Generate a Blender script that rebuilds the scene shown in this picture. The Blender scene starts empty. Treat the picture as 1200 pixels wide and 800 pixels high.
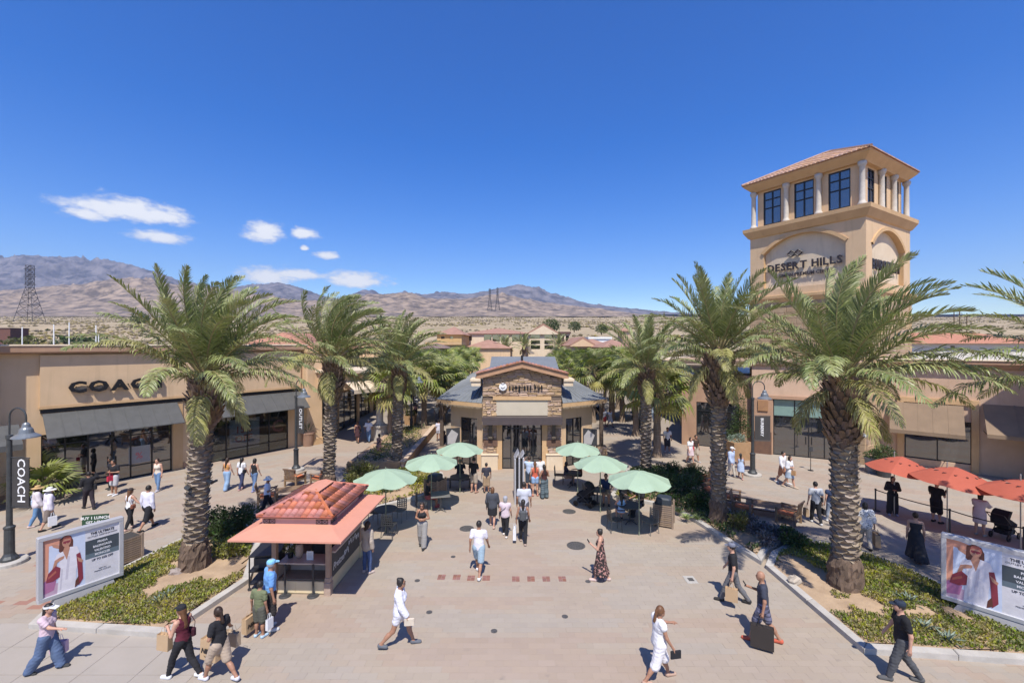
import bpy, math, random
import numpy as np
from mathutils import Matrix, Vector
random.seed(7)
RS = np.random.RandomState(11)
R = math.radians
sc = bpy.context.scene
COL = sc.collection

# ------------------------------------------------------------------ camera
H0, F0, HY = 7.4, 520.0, 403.0          # eye height, focal length in photo pixels, horizon row
cam_d = bpy.data.cameras.new('camera'); cam = bpy.data.objects.new('camera', cam_d); COL.objects.link(cam)
cam.location = (0, 0, H0); cam.rotation_euler = (R(90), 0, 0)
cam_d.sensor_width = 36; cam_d.lens = F0/1200*36; cam_d.shift_y = 3/1200
cam_d.clip_start = .1; cam_d.clip_end = 30000
sc.camera = cam
# ------------------------------------------------------------------ light, sky
SUN_EL, SUN_AZ = 58.5, 2.5              # shadows fall away from the eye, a touch to the left
sd = bpy.data.lights.new('sun', 'SUN'); so = bpy.data.objects.new('sun', sd); COL.objects.link(so)
sd.energy = 5.0; sd.angle = R(.55); sd.color = (1, .945, .86)
so.rotation_euler = (R(90-SUN_EL), 0, R(SUN_AZ)); so.location = (10, -30, 60)
w = bpy.data.worlds.new('World'); sc.world = w; w.use_nodes = True
wn = w.node_tree; wn.nodes.clear()
def N(t, k, **kw):
    n = t.nodes.new(k)
    for a, b in kw.items():
        if a.startswith('i_'): n.inputs[int(a[2:])].default_value = b
        else: setattr(n, a, b)
    return n
out = N(wn, 'ShaderNodeOutputWorld'); bg = N(wn, 'ShaderNodeBackground')
sky = N(wn, 'ShaderNodeTexSky', sky_type='NISHITA', sun_disc=False)
sky.sun_elevation = R(SUN_EL); sky.sun_rotation = R(180-SUN_AZ)
sky.altitude = 500; sky.air_density = 1.0; sky.dust_density = .45; sky.ozone_density = 2.2
SKY_S = .088
bg.inputs[1].default_value = SKY_S
L = wn.links
# white fair-weather clouds low in the sky ahead, placed by direction
geo = N(wn, 'ShaderNodeTexCoord'); sep = N(wn, 'ShaderNodeSeparateXYZ'); L.new(geo.outputs['Generated'], sep.inputs[0])
def Mth(t, op, a, b=None, c=None, clamp=False):
    n = t.nodes.new('ShaderNodeMath'); n.operation = op; n.use_clamp = clamp
    for i, v in enumerate((a, b, c)):
        if v is None: continue
        if isinstance(v, (int, float)): n.inputs[i].default_value = v
        else: t.links.new(v, n.inputs[i])
    return n.outputs[0]
az = Mth(wn, 'ARCTAN2', sep.outputs[0], sep.outputs[1])
hyp = Mth(wn, 'SQRT', Mth(wn, 'ADD', Mth(wn, 'MULTIPLY', sep.outputs[0], sep.outputs[0]), Mth(wn, 'MULTIPLY', sep.outputs[1], sep.outputs[1])))
el = Mth(wn, 'ARCTAN2', sep.outputs[2], hyp)
cv = N(wn, 'ShaderNodeCombineXYZ'); L.new(Mth(wn, 'MULTIPLY', az, 1.0), cv.inputs[0]); L.new(Mth(wn, 'MULTIPLY', el, 2.0), cv.inputs[1])
n1 = N(wn, 'ShaderNodeTexNoise'); n1.inputs['Scale'].default_value = 26; n1.inputs['Detail'].default_value = 7; n1.inputs['Roughness'].default_value = .6
L.new(cv.outputs[0], n1.inputs['Vector'])
n2 = N(wn, 'ShaderNodeTexNoise'); n2.inputs['Scale'].default_value = 90; n2.inputs['Detail'].default_value = 4
L.new(cv.outputs[0], n2.inputs['Vector'])
nz = Mth(wn, 'ADD', Mth(wn, 'MULTIPLY', n1.outputs[0], .75), Mth(wn, 'MULTIPLY', n2.outputs[0], .25))
def azel(px, py):
    dx = (px-600)/F0; dz = (HY-py)/F0
    return math.atan2(dx, 1), math.atan2(dz, math.hypot(dx, 1))
clouds = [(150,249,84,15),(100,252,32,9),(185,253,44,12),(188,279,44,8),(310,274,30,14),(356,275,20,7),(382,300,19,5.5),(357,291,6,3),
          (318,325,44,11),(415,329,48,10),(345,322,60,6),(-150,300,70,16),(-420,270,90,20)]
acc = None
for px, py, rx, ry in clouds:
    rx *= 1.0; ry *= 1.5
    a0, e0 = azel(px, py); a1, _ = azel(px+rx, py); _, e1 = azel(px, py-ry)
    da = Mth(wn, 'DIVIDE', Mth(wn, 'SUBTRACT', az, a0), abs(a1-a0))
    de = Mth(wn, 'DIVIDE', Mth(wn, 'SUBTRACT', el, e0), abs(e1-e0))
    below = Mth(wn, 'LESS_THAN', de, 0.0)
    de = Mth(wn, 'MULTIPLY', de, Mth(wn, 'ADD', 1.0, Mth(wn, 'MULTIPLY', below, .55)))
    rr = Mth(wn, 'SQRT', Mth(wn, 'ADD', Mth(wn, 'MULTIPLY', da, da), Mth(wn, 'MULTIPLY', de, de)))
    v = Mth(wn, 'SUBTRACT', 1.0, rr)
    acc = v if acc is None else Mth(wn, 'MAXIMUM', acc, v)
mask = Mth(wn, 'ADD', Mth(wn, 'MULTIPLY', acc, 1.55), Mth(wn, 'MULTIPLY', Mth(wn, 'SUBTRACT', nz, .50), 3.0))
ramp = N(wn, 'ShaderNodeMapRange'); ramp.interpolation_type = 'SMOOTHSTEP'
ramp.inputs[1].default_value = .0; ramp.inputs[2].default_value = 1.0; ramp.inputs[4].default_value = .93
L.new(mask, ramp.inputs[0])
gate = Mth(wn, 'GREATER_THAN', acc, -.35)
fac = Mth(wn, 'MULTIPLY', ramp.outputs[0], gate)
cc = N(wn, 'ShaderNodeMixRGB'); cc.inputs[1].default_value = (6.2, 6.6, 7.6, 1); cc.inputs[2].default_value = (9.6, 9.6, 9.5, 1)
L.new(Mth(wn, 'MULTIPLY', mask, .9, clamp=True), cc.inputs[0])
hsv = N(wn, 'ShaderNodeHueSaturation'); hsv.inputs['Saturation'].default_value = 1.5; hsv.inputs['Hue'].default_value = .517; hsv.inputs['Value'].default_value = 1.62; L.new(sky.outputs[0], hsv.inputs['Color'])
mx = N(wn, 'ShaderNodeMixRGB'); L.new(fac, mx.inputs[0]); L.new(hsv.outputs[0], mx.inputs[1]); L.new(cc.outputs[0], mx.inputs[2])
L.new(mx.outputs[0], bg.inputs[0]); L.new(bg.outputs[0], out.inputs[0])
vs = sc.view_settings; vs.view_transform = 'Standard'; vs.look = 'None'; vs.exposure = .40; vs.gamma = 1
sc.cycles.max_bounces = 6; sc.cycles.diffuse_bounces = 3; sc.cycles.glossy_bounces = 3; sc.cycles.transparent_max_bounces = 8
sc.cycles.transmission_bounces = 4; sc.cycles.volume_bounces = 0
sc.cycles.use_denoising = True

# ------------------------------------------------------------------ geometry helpers
def G(px, py, z=0.0):
    'world point at height z seen at photo pixel (px, py)'
    Y = (H0-z)*F0/(py-HY)
    return Vector(((px-600)*Y/F0, Y, z))
def P(px, py, Y):
    'world point at depth Y'
    return Vector(((px-600)*Y/F0, Y, H0-(py-HY)*Y/F0))

class MB:
    'collects faces of one mesh object; material index per face'
    def __init__(s): s.v = []; s.f = []; s.m = []; s.n = 0; s.M = None; s.mi = 0; s.uv = None
    def add(s, vs, fs):
        vs = np.asarray(vs, dtype=float).reshape(-1, 3)
        if s.M is not None:
            m = np.array(s.M); vs = vs @ m[:3, :3].T + m[:3, 3]
        s.v.append(vs)
        n = s.n
        s.f += [tuple(i+n for i in f) for f in fs]; s.m += [s.mi]*len(fs); s.n += len(vs)
    def box(s, x0, y0, z0, x1, y1, z1):
        s.add([(x0,y0,z0),(x1,y0,z0),(x1,y1,z0),(x0,y1,z0),(x0,y0,z1),(x1,y0,z1),(x1,y1,z1),(x0,y1,z1)],
              [(0,3,2,1),(4,5,6,7),(0,1,5,4),(1,2,6,5),(2,3,7,6),(3,0,4,7)])
    def bbox(s, x0, y0, z0, x1, y1, z1, b=.02):
        'box with chamfered vertical and top edges'
        p = [(x0+b,y0),(x1-b,y0),(x1,y0+b),(x1,y1-b),(x1-b,y1),(x0+b,y1),(x0,y1-b),(x0,y0+b)]
        cx, cy = (x0+x1)/2, (y0+y1)/2
        q = [(cx+(x-cx)*(1-2*b/max(x1-x0,1e-6)), cy+(y-cy)*(1-2*b/max(y1-y0,1e-6))) for x, y in p]
        vs = [(x,y,z0) for x,y in p]+[(x,y,z1-b) for x,y in p]+[(x,y,z1) for x,y in q]
        fs = [tuple(range(7,-1,-1)), tuple(range(16,24))]
        for k in range(8):
            j = (k+1)%8; fs += [(k,j,8+j,8+k),(8+k,8+j,16+j,16+k)]
        s.add(vs, fs)
    def prism(s, poly, z0, z1):
        n = len(poly); A = sum(poly[i][0]*poly[(i+1)%n][1]-poly[(i+1)%n][0]*poly[i][1] for i in range(n))
        if A < 0: poly = poly[::-1]
        s.add([(x,y,z0) for x,y in poly]+[(x,y,z1) for x,y in poly],
              [tuple(range(n-1,-1,-1)), tuple(range(n,2*n))]+[(i,(i+1)%n,n+(i+1)%n,n+i) for i in range(n)])
    def tube(s, pts, rad, n=8, cap=True):
        pts = [Vector(p) for p in pts]
        if not hasattr(rad, '__len__'): rad = [rad]*len(pts)
        vs = []; up = None
        for i, p in enumerate(pts):
            d = (pts[min(i+1,len(pts)-1)]-pts[max(i-1,0)]).normalized()
            if up is None:
                up = Vector((0,0,1)) if abs(d.z) < .9 else Vector((0,1,0))
            a = d.cross(up).normalized(); b = a.cross(d).normalized(); up = b
            for k in range(n):
                t = 2*math.pi*k/n; q = p+(a*math.cos(t)+b*math.sin(t))*rad[i]
                vs.append(tuple(q))
        fs = []
        for i in range(len(pts)-1):
            for k in range(n):
                j = (k+1)%n; fs.append((i*n+k, (i+1)*n+k, (i+1)*n+j, i*n+j))
        if cap: fs += [tuple(range(n)), tuple(range(len(vs)-1, len(vs)-1-n, -1))]
        s.add(vs, fs)
    def lathe(s, prof, n=16, c=(0,0), ang=2*math.pi, sx=1, sy=1):
        vs = []; fs = []
        for r, z in prof:
            for k in range(n):
                t = ang*k/n; vs.append((c[0]+r*math.cos(t)*sx, c[1]+r*math.sin(t)*sy, z))
        for i in range(len(prof)-1):
            for k in range(n):
                j = (k+1)%n; fs.append((i*n+k, i*n+j, (i+1)*n+j, (i+1)*n+k))
        if prof[0][0] > 1e-4: fs.append(tuple(range(n-1,-1,-1)))
        if prof[-1][0] > 1e-4: fs.append(tuple(range((len(prof)-1)*n, len(prof)*n)))
        s.add(vs, fs)
    def ell(s, c, r, n=10, m=6):
        vs = []; fs = []
        for i in range(m+1):
            p = math.pi*i/m
            for k in range(n):
                t = 2*math.pi*k/n
                vs.append((c[0]+r[0]*math.sin(p)*math.cos(t), c[1]+r[1]*math.sin(p)*math.sin(t), c[2]-r[2]*math.cos(p)))
        for i in range(m):
            for k in range(n):
                j = (k+1)%n; fs.append((i*n+k, i*n+j, (i+1)*n+j, (i+1)*n+k))
        s.add(vs, fs)
    def quad(s, a, b, c, d): s.add([a,b,c,d], [(0,1,2,3)])
    def mesh(s, name, smooth=False):
        me = bpy.data.meshes.new(name)
        v = np.concatenate(s.v) if s.v else np.zeros((0,3))
        me.from_pydata(v.tolist(), [], s.f)
        if any(s.m): me.polygons.foreach_set('material_index', s.m)
        if smooth: me.shade_smooth()
        else: me.shade_flat()
        me.update(); return me

def fastmesh(name, v, quads=None, tris=None, smooth=False):
    'numpy arrays straight into a mesh'
    me = bpy.data.meshes.new(name); v = np.asarray(v, np.float32)
    me.vertices.add(len(v)); me.vertices.foreach_set('co', v.ravel())
    idx = []; starts = []; tot = 0
    if quads is not None and len(quads):
        q = np.asarray(quads, np.int32); idx.append(q.ravel()); starts.append(np.arange(len(q))*4+tot); tot += q.size
    if tris is not None and len(tris):
        t = np.asarray(tris, np.int32); idx.append(t.ravel()); starts.append(np.arange(len(t))*3+tot); tot += t.size
    idx = np.concatenate(idx); starts = np.concatenate(starts).astype(np.int32)
    me.loops.add(len(idx)); me.loops.foreach_set('vertex_index', idx)
    me.polygons.add(len(starts)); me.polygons.foreach_set('loop_start', starts)
    if smooth: me.polygons.foreach_set('use_smooth', np.ones(len(starts), bool))
    me.update(calc_edges=True)
    if not smooth: me.shade_flat()
    return me

def ob(name, mb, mats=None, parent=None, loc=None, rot=None, smooth=False, scale=None):
    me = mb.mesh(name, smooth) if isinstance(mb, MB) else mb
    if mats is not None and len(me.materials) == 0:
        for m in (mats if isinstance(mats, (list, tuple)) else [mats]): me.materials.append(m)
    o = bpy.data.objects.new(name, me); COL.objects.link(o)
    if parent: o.parent = parent
    if loc is not None: o.location = loc
    if rot is not None: o.rotation_euler = rot
    if scale is not None: o.scale = scale
    return o
def tag(o, label=None, cat=None, group=None, kind=None):
    if label: o['label'] = label
    if cat: o['category'] = cat
    if group: o['group'] = group
    if kind: o['kind'] = kind
    return o
def thing(name, label, cat, loc=(0,0,0), rotz=0.0, group=None):
    o = bpy.data.objects.new(name, None); COL.objects.link(o); o.empty_display_size = .3
    o.location = loc; o.rotation_euler = (0,0,rotz)
    return tag(o, label, cat, group)
KIDS = {}
def copy_tree(o, label=None, loc=None, rotz=None, parent=None):
    if not KIDS.get('ok'):
        KIDS.clear(); KIDS['ok'] = True
        for q in bpy.data.objects:
            if q.parent: KIDS.setdefault(q.parent.name, []).append(q)
    c = o.copy(); COL.objects.link(c)
    if parent: c.parent = parent
    if label: c['label'] = label
    if loc is not None: c.location = loc
    if rotz is not None: c.rotation_euler = (0,0,rotz)
    for ch in KIDS.get(o.name, []): copy_tree(ch, parent=c)
    return c
def reset_kids(): KIDS.clear()

def text_mesh(s, size, depth=.03, bold=0.0, align='LEFT', sx=1.0, spacing=1.0, shear=0):
    cu = bpy.data.curves.new('t', 'FONT'); cu.body = s; cu.size = size; cu.extrude = depth/2; cu.offset = bold
    cu.align_x = align; cu.space_character = spacing; cu.resolution_u = 2; cu.shear = shear
    o = bpy.data.objects.new('t', cu); COL.objects.link(o)
    dg = bpy.context.evaluated_depsgraph_get(); dg.update()
    me = bpy.data.meshes.new_from_object(o.evaluated_get(dg))
    me.materials.clear()
    bpy.data.objects.remove(o); bpy.data.curves.remove(cu)
    # text lies in xy, turn it upright in xz facing -y
    n = len(me.vertices); co = np.zeros(n*3, np.float32); me.vertices.foreach_get('co', co); co = co.reshape(-1,3)
    c2 = np.stack([co[:,0]*sx, -co[:,2], co[:,1]], 1)
    me.vertices.foreach_set('co', c2.ravel()); me.update()
    return me, c2
def letters(s, size, mat, parent, x0, y, z0, depth=.05, bold=0.0, sx=1.0, gap=.06, name='letter', width=None, rot=None):
    'one mesh object per letter, upright, reading along +x from x0'
    ms = []; tot = 0
    for ch in s:
        if ch == ' ': ms.append(None); tot += size*sx*.34; continue
        me, c = text_mesh(ch, size, depth, bold, 'LEFT', sx); ms.append((me, c[:,0].min(), c[:,0].max())); tot += c[:,0].max()-c[:,0].min()+gap*size
    k = width/tot if width else 1.0
    x = x0; os = []
    for m in ms:
        if m is None: x += size*sx*.34*k; continue
        me, a, b = m; o = ob(name, me, mat, parent, (x-a*k, y, z0), scale=(k,1,1)); x += (b-a+gap*size)*k; os.append(o)
    return os
def textob(s, size, mat, parent, loc, depth=.004, bold=0.0, align='CENTER', sx=1.0, name='lettering', rot=None, spacing=1.0, shear=0):
    me, c = text_mesh(s, size, depth, bold, align, sx, spacing, shear)
    return ob(name, me, mat, parent, loc, rot)

# ------------------------------------------------------------------ noise in numpy
def vnoise(x, y, seed=0):
    r = np.random.RandomState(seed); T = r.rand(256, 256)
    xi = np.floor(x).astype(int); yi = np.floor(y).astype(int); fx = x-xi; fy = y-yi
    fx = fx*fx*(3-2*fx); fy = fy*fy*(3-2*fy); a = xi & 255; b = yi & 255; a1 = (a+1) & 255; b1 = (b+1) & 255
    return (T[a,b]*(1-fx)+T[a1,b]*fx)*(1-fy)+(T[a,b1]*(1-fx)+T[a1,b1]*fx)*fy
def fbm(x, y, o=5, seed=0, g=.5, ridged=False):
    s = 0; a = 1; t = 0
    for k in range(o):
        n = vnoise(x*2**k+17.3*k, y*2**k+9.1*k, seed+k)
        if ridged: n = 1-abs(2*n-1)
        s = s+a*n; t += a; a *= g
    return s/t

# ------------------------------------------------------------------ materials
MATS = {}
def M(name, col, col2=None, scale=3.0, rough=.8, bump=0.0, bscale=60.0, metal=0.0, rand=0.0, spec=.4, detail=5, coord='Object', stretch=None, island=0.0, amt=.5, lo=.35, hi=.65, trans=0.0, sheen=0.0):
    if name in MATS: return MATS[name]
    m = bpy.data.materials.new(name); m.use_nodes = True; t = m.node_tree; b = t.nodes['Principled BSDF']; L = t.links
    b.inputs['Roughness'].default_value = rough; b.inputs['Metallic'].default_value = metal; b.inputs['Specular IOR Level'].default_value = spec
    c = (*col, 1); c2 = (*(col2 or tuple(x*.86 for x in col)), 1)
    tc = N(t, 'ShaderNodeTexCoord'); src = tc.outputs['Object']
    if coord == 'World': src = N(t, 'ShaderNodeNewGeometry').outputs['Position']
    if stretch:
        mp = N(t, 'ShaderNodeMapping'); mp.inputs['Scale'].default_value = stretch; L.new(src, mp.inputs[0]); src = mp.outputs[0]
    nt = N(t, 'ShaderNodeTexNoise'); nt.inputs['Scale'].default_value = scale; nt.inputs['Detail'].default_value = detail; nt.inputs['Roughness'].default_value = .6
    L.new(src, nt.inputs['Vector'])
    mr = N(t, 'ShaderNodeMapRange'); mr.inputs[1].default_value = lo; mr.inputs[2].default_value = hi; L.new(nt.outputs[0], mr.inputs[0])
    mix = N(t, 'ShaderNodeMixRGB'); mix.inputs[1].default_value = c; mix.inputs[2].default_value = c2; L.new(mr.outputs[0], mix.inputs[0])
    col_o = mix.outputs[0]
    if rand or island:
        hs = N(t, 'ShaderNodeHueSaturation'); L.new(col_o, hs.inputs['Color'])
        oi = N(t, 'ShaderNodeObjectInfo'); ge = N(t, 'ShaderNodeNewGeometry')
        r = Mth(t, 'FRACT', Mth(t, 'ADD', Mth(t, 'MULTIPLY', oi.outputs['Random'], 3.7 if rand else 0.0), Mth(t, 'MULTIPLY', ge.outputs['Random Per Island'], 1.0 if island else 0.0)))
        k = rand or island
        L.new(Mth(t, 'ADD', 1-k/2, Mth(t, 'MULTIPLY', r, k)), hs.inputs['Value'])
        r2 = Mth(t, 'FRACT', Mth(t, 'MULTIPLY', r, 7.31))
        L.new(Mth(t, 'ADD', .5-k*.03, Mth(t, 'MULTIPLY', r2, k*.06)), hs.inputs['Hue'])
        L.new(Mth(t, 'ADD', 1-k*.5, Mth(t, 'MULTIPLY', r2, k)), hs.inputs['Saturation'])
        col_o = hs.outputs[0]
    if name.endswith('stucco'):
        mp2 = N(t, 'ShaderNodeMapping'); mp2.inputs['Scale'].default_value = (2.2,2.2,.16); L.new(src, mp2.inputs[0]); n5 = N(t, 'ShaderNodeTexNoise'); n5.inputs['Scale'].default_value = 2.0; n5.inputs['Detail'].default_value = 5; L.new(mp2.outputs[0], n5.inputs['Vector'])
        m5 = N(t, 'ShaderNodeMapRange'); m5.inputs[1].default_value = .56; m5.inputs[2].default_value = .75; m5.inputs[4].default_value = .35; L.new(n5.outputs[0], m5.inputs[0]); x5 = N(t, 'ShaderNodeMixRGB'); x5.inputs[2].default_value = (*[v*.62 for v in col], 1); L.new(m5.outputs[0], x5.inputs[0]); L.new(col_o, x5.inputs[1]); col_o = x5.outputs[0]
    L.new(col_o, b.inputs['Base Color'])
    if bump:
        bn = N(t, 'ShaderNodeTexNoise'); bn.inputs['Scale'].default_value = bscale; bn.inputs['Detail'].default_value = 3; L.new(src, bn.inputs['Vector'])
        bp = N(t, 'ShaderNodeBump'); bp.inputs['Strength'].default_value = bump; bp.inputs['Distance'].default_value = .02
        L.new(bn.outputs[0], bp.inputs['Height']); L.new(bp.outputs[0], b.inputs['Normal'])
    if trans:
        tr = N(t, 'ShaderNodeBsdfTranslucent'); L.new(col_o, tr.inputs[0]); ms = N(t, 'ShaderNodeMixShader'); ms.inputs[0].default_value = trans
        o_ = t.nodes['Material Output']; L.new(b.outputs[0], ms.inputs[1]); L.new(tr.outputs[0], ms.inputs[2]); L.new(ms.outputs[0], o_.inputs[0])
    MATS[name] = m; return m
def simple(name, col, rough=.7, metal=0.0, spec=.4): return M(name, col, tuple(c*.9 for c in col), 8, rough, metal=metal, spec=spec)

def glass_mat(name, col, tr):
    m = bpy.data.materials.new(name); m.use_nodes = True; t = m.node_tree; b = t.nodes['Principled BSDF']; L = t.links
    b.inputs['Base Color'].default_value = (*col, 1); b.inputs['Roughness'].default_value = .03; b.inputs['Specular IOR Level'].default_value = 1.0
    b.inputs['Coat Weight'].default_value = .35; b.inputs['Coat Roughness'].default_value = .02; b.inputs['IOR'].default_value = 1.9
    g = N(t, 'ShaderNodeTexNoise'); g.inputs['Scale'].default_value = 1.3; g.inputs['Detail'].default_value = 1
    tc = N(t, 'ShaderNodeTexCoord'); L.new(tc.outputs['Object'], g.inputs['Vector'])
    bp = N(t, 'ShaderNodeBump'); bp.inputs['Strength'].default_value = .10; bp.inputs['Distance'].default_value = .05
    L.new(g.outputs[0], bp.inputs['Height']); L.new(bp.outputs[0], b.inputs['Normal'])
    if tr:
        ts = N(t, 'ShaderNodeBsdfTransparent'); ts.inputs[0].default_value = (.85,.92,.9,1)
        ms = N(t, 'ShaderNodeMixShader'); ms.inputs[0].default_value = tr
        L.new(b.outputs[0], ms.inputs[1]); L.new(ts.outputs[0], ms.inputs[2]); L.new(ms.outputs[0], t.nodes['Material Output'].inputs[0])
    MATS[name] = m; return m

stucco = M('tan_stucco', (.64,.455,.28), (.57,.40,.24), .9, .9, .35, 90, coord='World', lo=.3, hi=.7)
stucco_d = M('brown_stucco', (.42,.26,.165), (.36,.22,.14), 1.1, .9, .35, 90, coord='World')
stucco_y = M('ochre_stucco', (.57,.375,.20), (.51,.33,.17), 1.1, .9, .35, 90, coord='World')
stucco_c = M('cream_stucco', (.66,.54,.39), (.60,.48,.34), 1.1, .9, .3, 90, coord='World')
pinkst = M('rose_stucco', (.56,.39,.27), (.50,.345,.235), 1.1, .9, .3, 90, coord='World')
black = simple('black_metal', (.018,.018,.02), .4)
dkgrey = M('charcoal_metal', (.05,.052,.055), (.04,.04,.043), 6, .45)
grey_aw = M('grey_awning_metal', (.095,.095,.09), (.08,.08,.076), 2.5, .5, .05, 200, spec=.35, coord='World')
white_st = M('white_plaster_column', (.54,.495,.43), (.45,.41,.355), 4, .8, .2, 60)
terracotta = M('terracotta_tile', (.44,.21,.14), (.34,.155,.105), 5, .8, .2, 50, rand=.35, island=.35)
paleterra = M('pale_terracotta_tile', (.43,.275,.185), (.32,.18,.12), 5, .8, .2, 50, rand=.35, island=.35)
salmon = M('salmon_painted_metal', (.60,.275,.19), (.57,.26,.18), 3, .6, .05, 80)
glass = glass_mat('dark_window_glass', (.018,.02,.022), 0)
glass_s = glass_mat('shop_window_glass', (.01,.012,.012), .62)
bluegl = glass_mat('blue_tower_glass', (.035,.05,.085), 0)
wood = M('weathered_teak', (.26,.17,.105), (.18,.115,.07), 4, .75, .2, 40, stretch=(1,12,1), rand=.2)
# ================================================================== terrain
def fan(name, px0, px1, nc, Ys, hf, mats, label=None, kind='structure'):
    t = (np.linspace(px0, px1, nc)-600)/F0
    T, Y = np.meshgrid(t, np.asarray(Ys)); Z = hf(T*F0+600, Y); X = T*Y
    v = np.stack([X, Y, Z], -1).reshape(-1, 3); nr = len(Ys)
    i = np.arange(nr-1)[:, None]*nc+np.arange(nc-1)[None, :]
    q = np.stack([i, i+1, i+1+nc, i+nc], -1).reshape(-1, 4)
    me = fastmesh(name, v, q, smooth=True)
    return tag(ob(name, me, mats), label, None, None, kind)
def zplain(Y): return np.clip((Y-150), 0, None)*.0735*np.clip((Y-150)/500+.35, .35, 1)
def hplain(px, Y):
    X = (px-600)/F0*Y
    return zplain(Y)+(fbm(X/60, Y/60, 4, 3)-.5)*np.clip((Y-200)/40, 0, 7)
sand_mat = M('desert_sand', (.40,.31,.19), (.27,.21,.12), .03, .95, .3, .3, coord='World', detail=9)
fmat = M('foothill_rock', (.32,.24,.17), (.095,.075,.06), .022, .95, .8, .05, coord='World', detail=10, lo=.38, hi=.62)
mmat = M('mountain_rock', (.19,.17,.17), (.05,.05,.06), .009, .95, .8, .02, coord='World', detail=10, lo=.38, hi=.62)
fan('desert_plain', -240, 1440, 420, 120*np.power(1500/120, np.linspace(0,1,70)), hplain, sand_mat)
fp = [(-400,352),(0,341),(60,336),(100,334),(130,328),(165,327),(200,334),(250,338),(300,346),(350,354),(400,352),(430,346),(480,344),(500,350),(540,352),(570,347),(590,346),(640,356),(700,362),(760,370),(850,374),(1000,380),(1600,384)]
mp_ = [(-400,314),(-100,306),(0,304),(35,301),(70,305),(110,307),(150,311),(190,321),(230,337),(270,340),(300,334),(327,331),(350,338),(375,347),(395,352),(425,342),(445,345),(470,343),(500,347),(520,343),(545,346),(575,341),(605,335),(622,337),(650,346),(690,357),(740,363),(800,368),(900,376),(1100,384),(1600,388)]
def ridge(prof, Y0, Yr, Y1, seed, amp, base):
    xs = [a for a, b in prof]; ys = [b for a, b in prof]
    def h(px, Y):
        X = (px-600)/F0*Y
        py = np.interp(px, xs, ys)
        top = H0+(HY-py)/F0*Yr
        b = base(Y0)
        s = np.clip((Y-Y0)/(Yr-Y0), 0, 1); back = np.clip((Y-Yr)/(Y1-Yr), 0, 1)
        rg = fbm(X/(Yr*.085), Y/(Yr*.085), 7, seed, .52, True)
        sm = fbm(X/(Yr*.02), Y/(Yr*.02), 5, seed+30, .55, True)
        prof_ = np.power(s, 1.25)*(1-.75*back)
        z = b+(top-b)*prof_*(1-amp+amp*(rg*1.5-.1))+(top-b)*.10*(sm-.5)*s
        # keep the crest near its profile
        k = np.exp(-((Y-Yr)/(.11*Yr))**2)
        zt = b+(top-b)*(1-.06+.10*(sm-.4))
        return z*(1-k)+np.maximum(zt, z*.98)*k
    return h
fan('foothills', -140, 1340, 800, np.linspace(1450, 2900, 130), ridge(fp, 1480, 2500, 2950, 5, .38, zplain), fmat)
fan('mountain_range', -140, 1340, 800, np.linspace(2850, 6200, 120), ridge(mp_, 2850, 5200, 6300, 12, .45, zplain), mmat)
gx_ = np.concatenate([-np.geomspace(9300,60,16), np.linspace(-50,50,5), np.geomspace(60,9300,16)]); gy_ = np.concatenate([-np.geomspace(2900,60,16), np.linspace(-50,50,5), np.geomspace(60,6250,16)])
GX, GY = np.meshgrid(gx_, gy_); nc_ = len(gx_); ii = np.arange(nc_-1)[:,None]*nc_+np.arange(nc_-1)[None,:]
tag(ob('ground', fastmesh('ground', np.stack([GX,GY,np.full_like(GX,-.35)],-1).reshape(-1,3), np.stack([ii,ii+1,ii+1+nc_,ii+nc_],-1).reshape(-1,4)), M('open_ground',(.36,.265,.185),(.30,.22,.15),.05,.95,coord='World')), kind='structure')

# scrub on the plain: small rough tufts, too many to count
ico_v = np.array([(0,0,1),(.9,0,.3),(.28,.86,.35),(-.73,.53,.3),(-.73,-.53,.35),(.28,-.86,.3),(0,0,-.3)])
ico_f = np.array([(0,1,2),(0,2,3),(0,3,4),(0,4,5),(0,5,1),(6,2,1),(6,3,2),(6,4,3),(6,5,4),(6,1,5)])
def tufts(name, n, Y0, Y1, px0, px1, s0, s1, mat, seed, pw=1.0, hf=hplain):
    r = np.random.RandomState(seed)
    Y = Y0+(Y1-Y0)*r.rand(n)**pw; px = px0+(px1-px0)*r.rand(n); X = (px-600)/F0*Y
    keep = fbm(X/70, Y/70, 3, seed+5) > .42
    Y, px, X = Y[keep], px[keep], X[keep]; n = len(Y)
    Z = hf(px, Y); s = s0+(s1-s0)*r.rand(n)**2
    v = ico_v[None]*(1+.35*(r.rand(n,7,1)-.5))*s[:,None,None]*np.array([1.2,1.2,1.0])
    v[...,0] += X[:,None]; v[...,1] += Y[:,None]; v[...,2] += Z[:,None]
    f = ico_f[None]+(np.arange(n)*7)[:,None,None]
    return tag(ob(name, fastmesh(name, v.reshape(-1,3), tris=f.reshape(-1,3)), mat), 'dry desert scrub dotting the plain below the mountains', 'scrub', None, 'stuff')
scrub_m = M('dry_scrub', (.22,.17,.085), (.12,.10,.05), .05, .95, coord='World', island=.7)
green_m = M('green_scrub', (.085,.12,.04), (.05,.08,.03), .05, .9, coord='World', island=.6)
tufts('desert_scrub', 42000, 190, 1450, -100, 1300, .5, 2.2, scrub_m, 4, 1.15)

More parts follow.
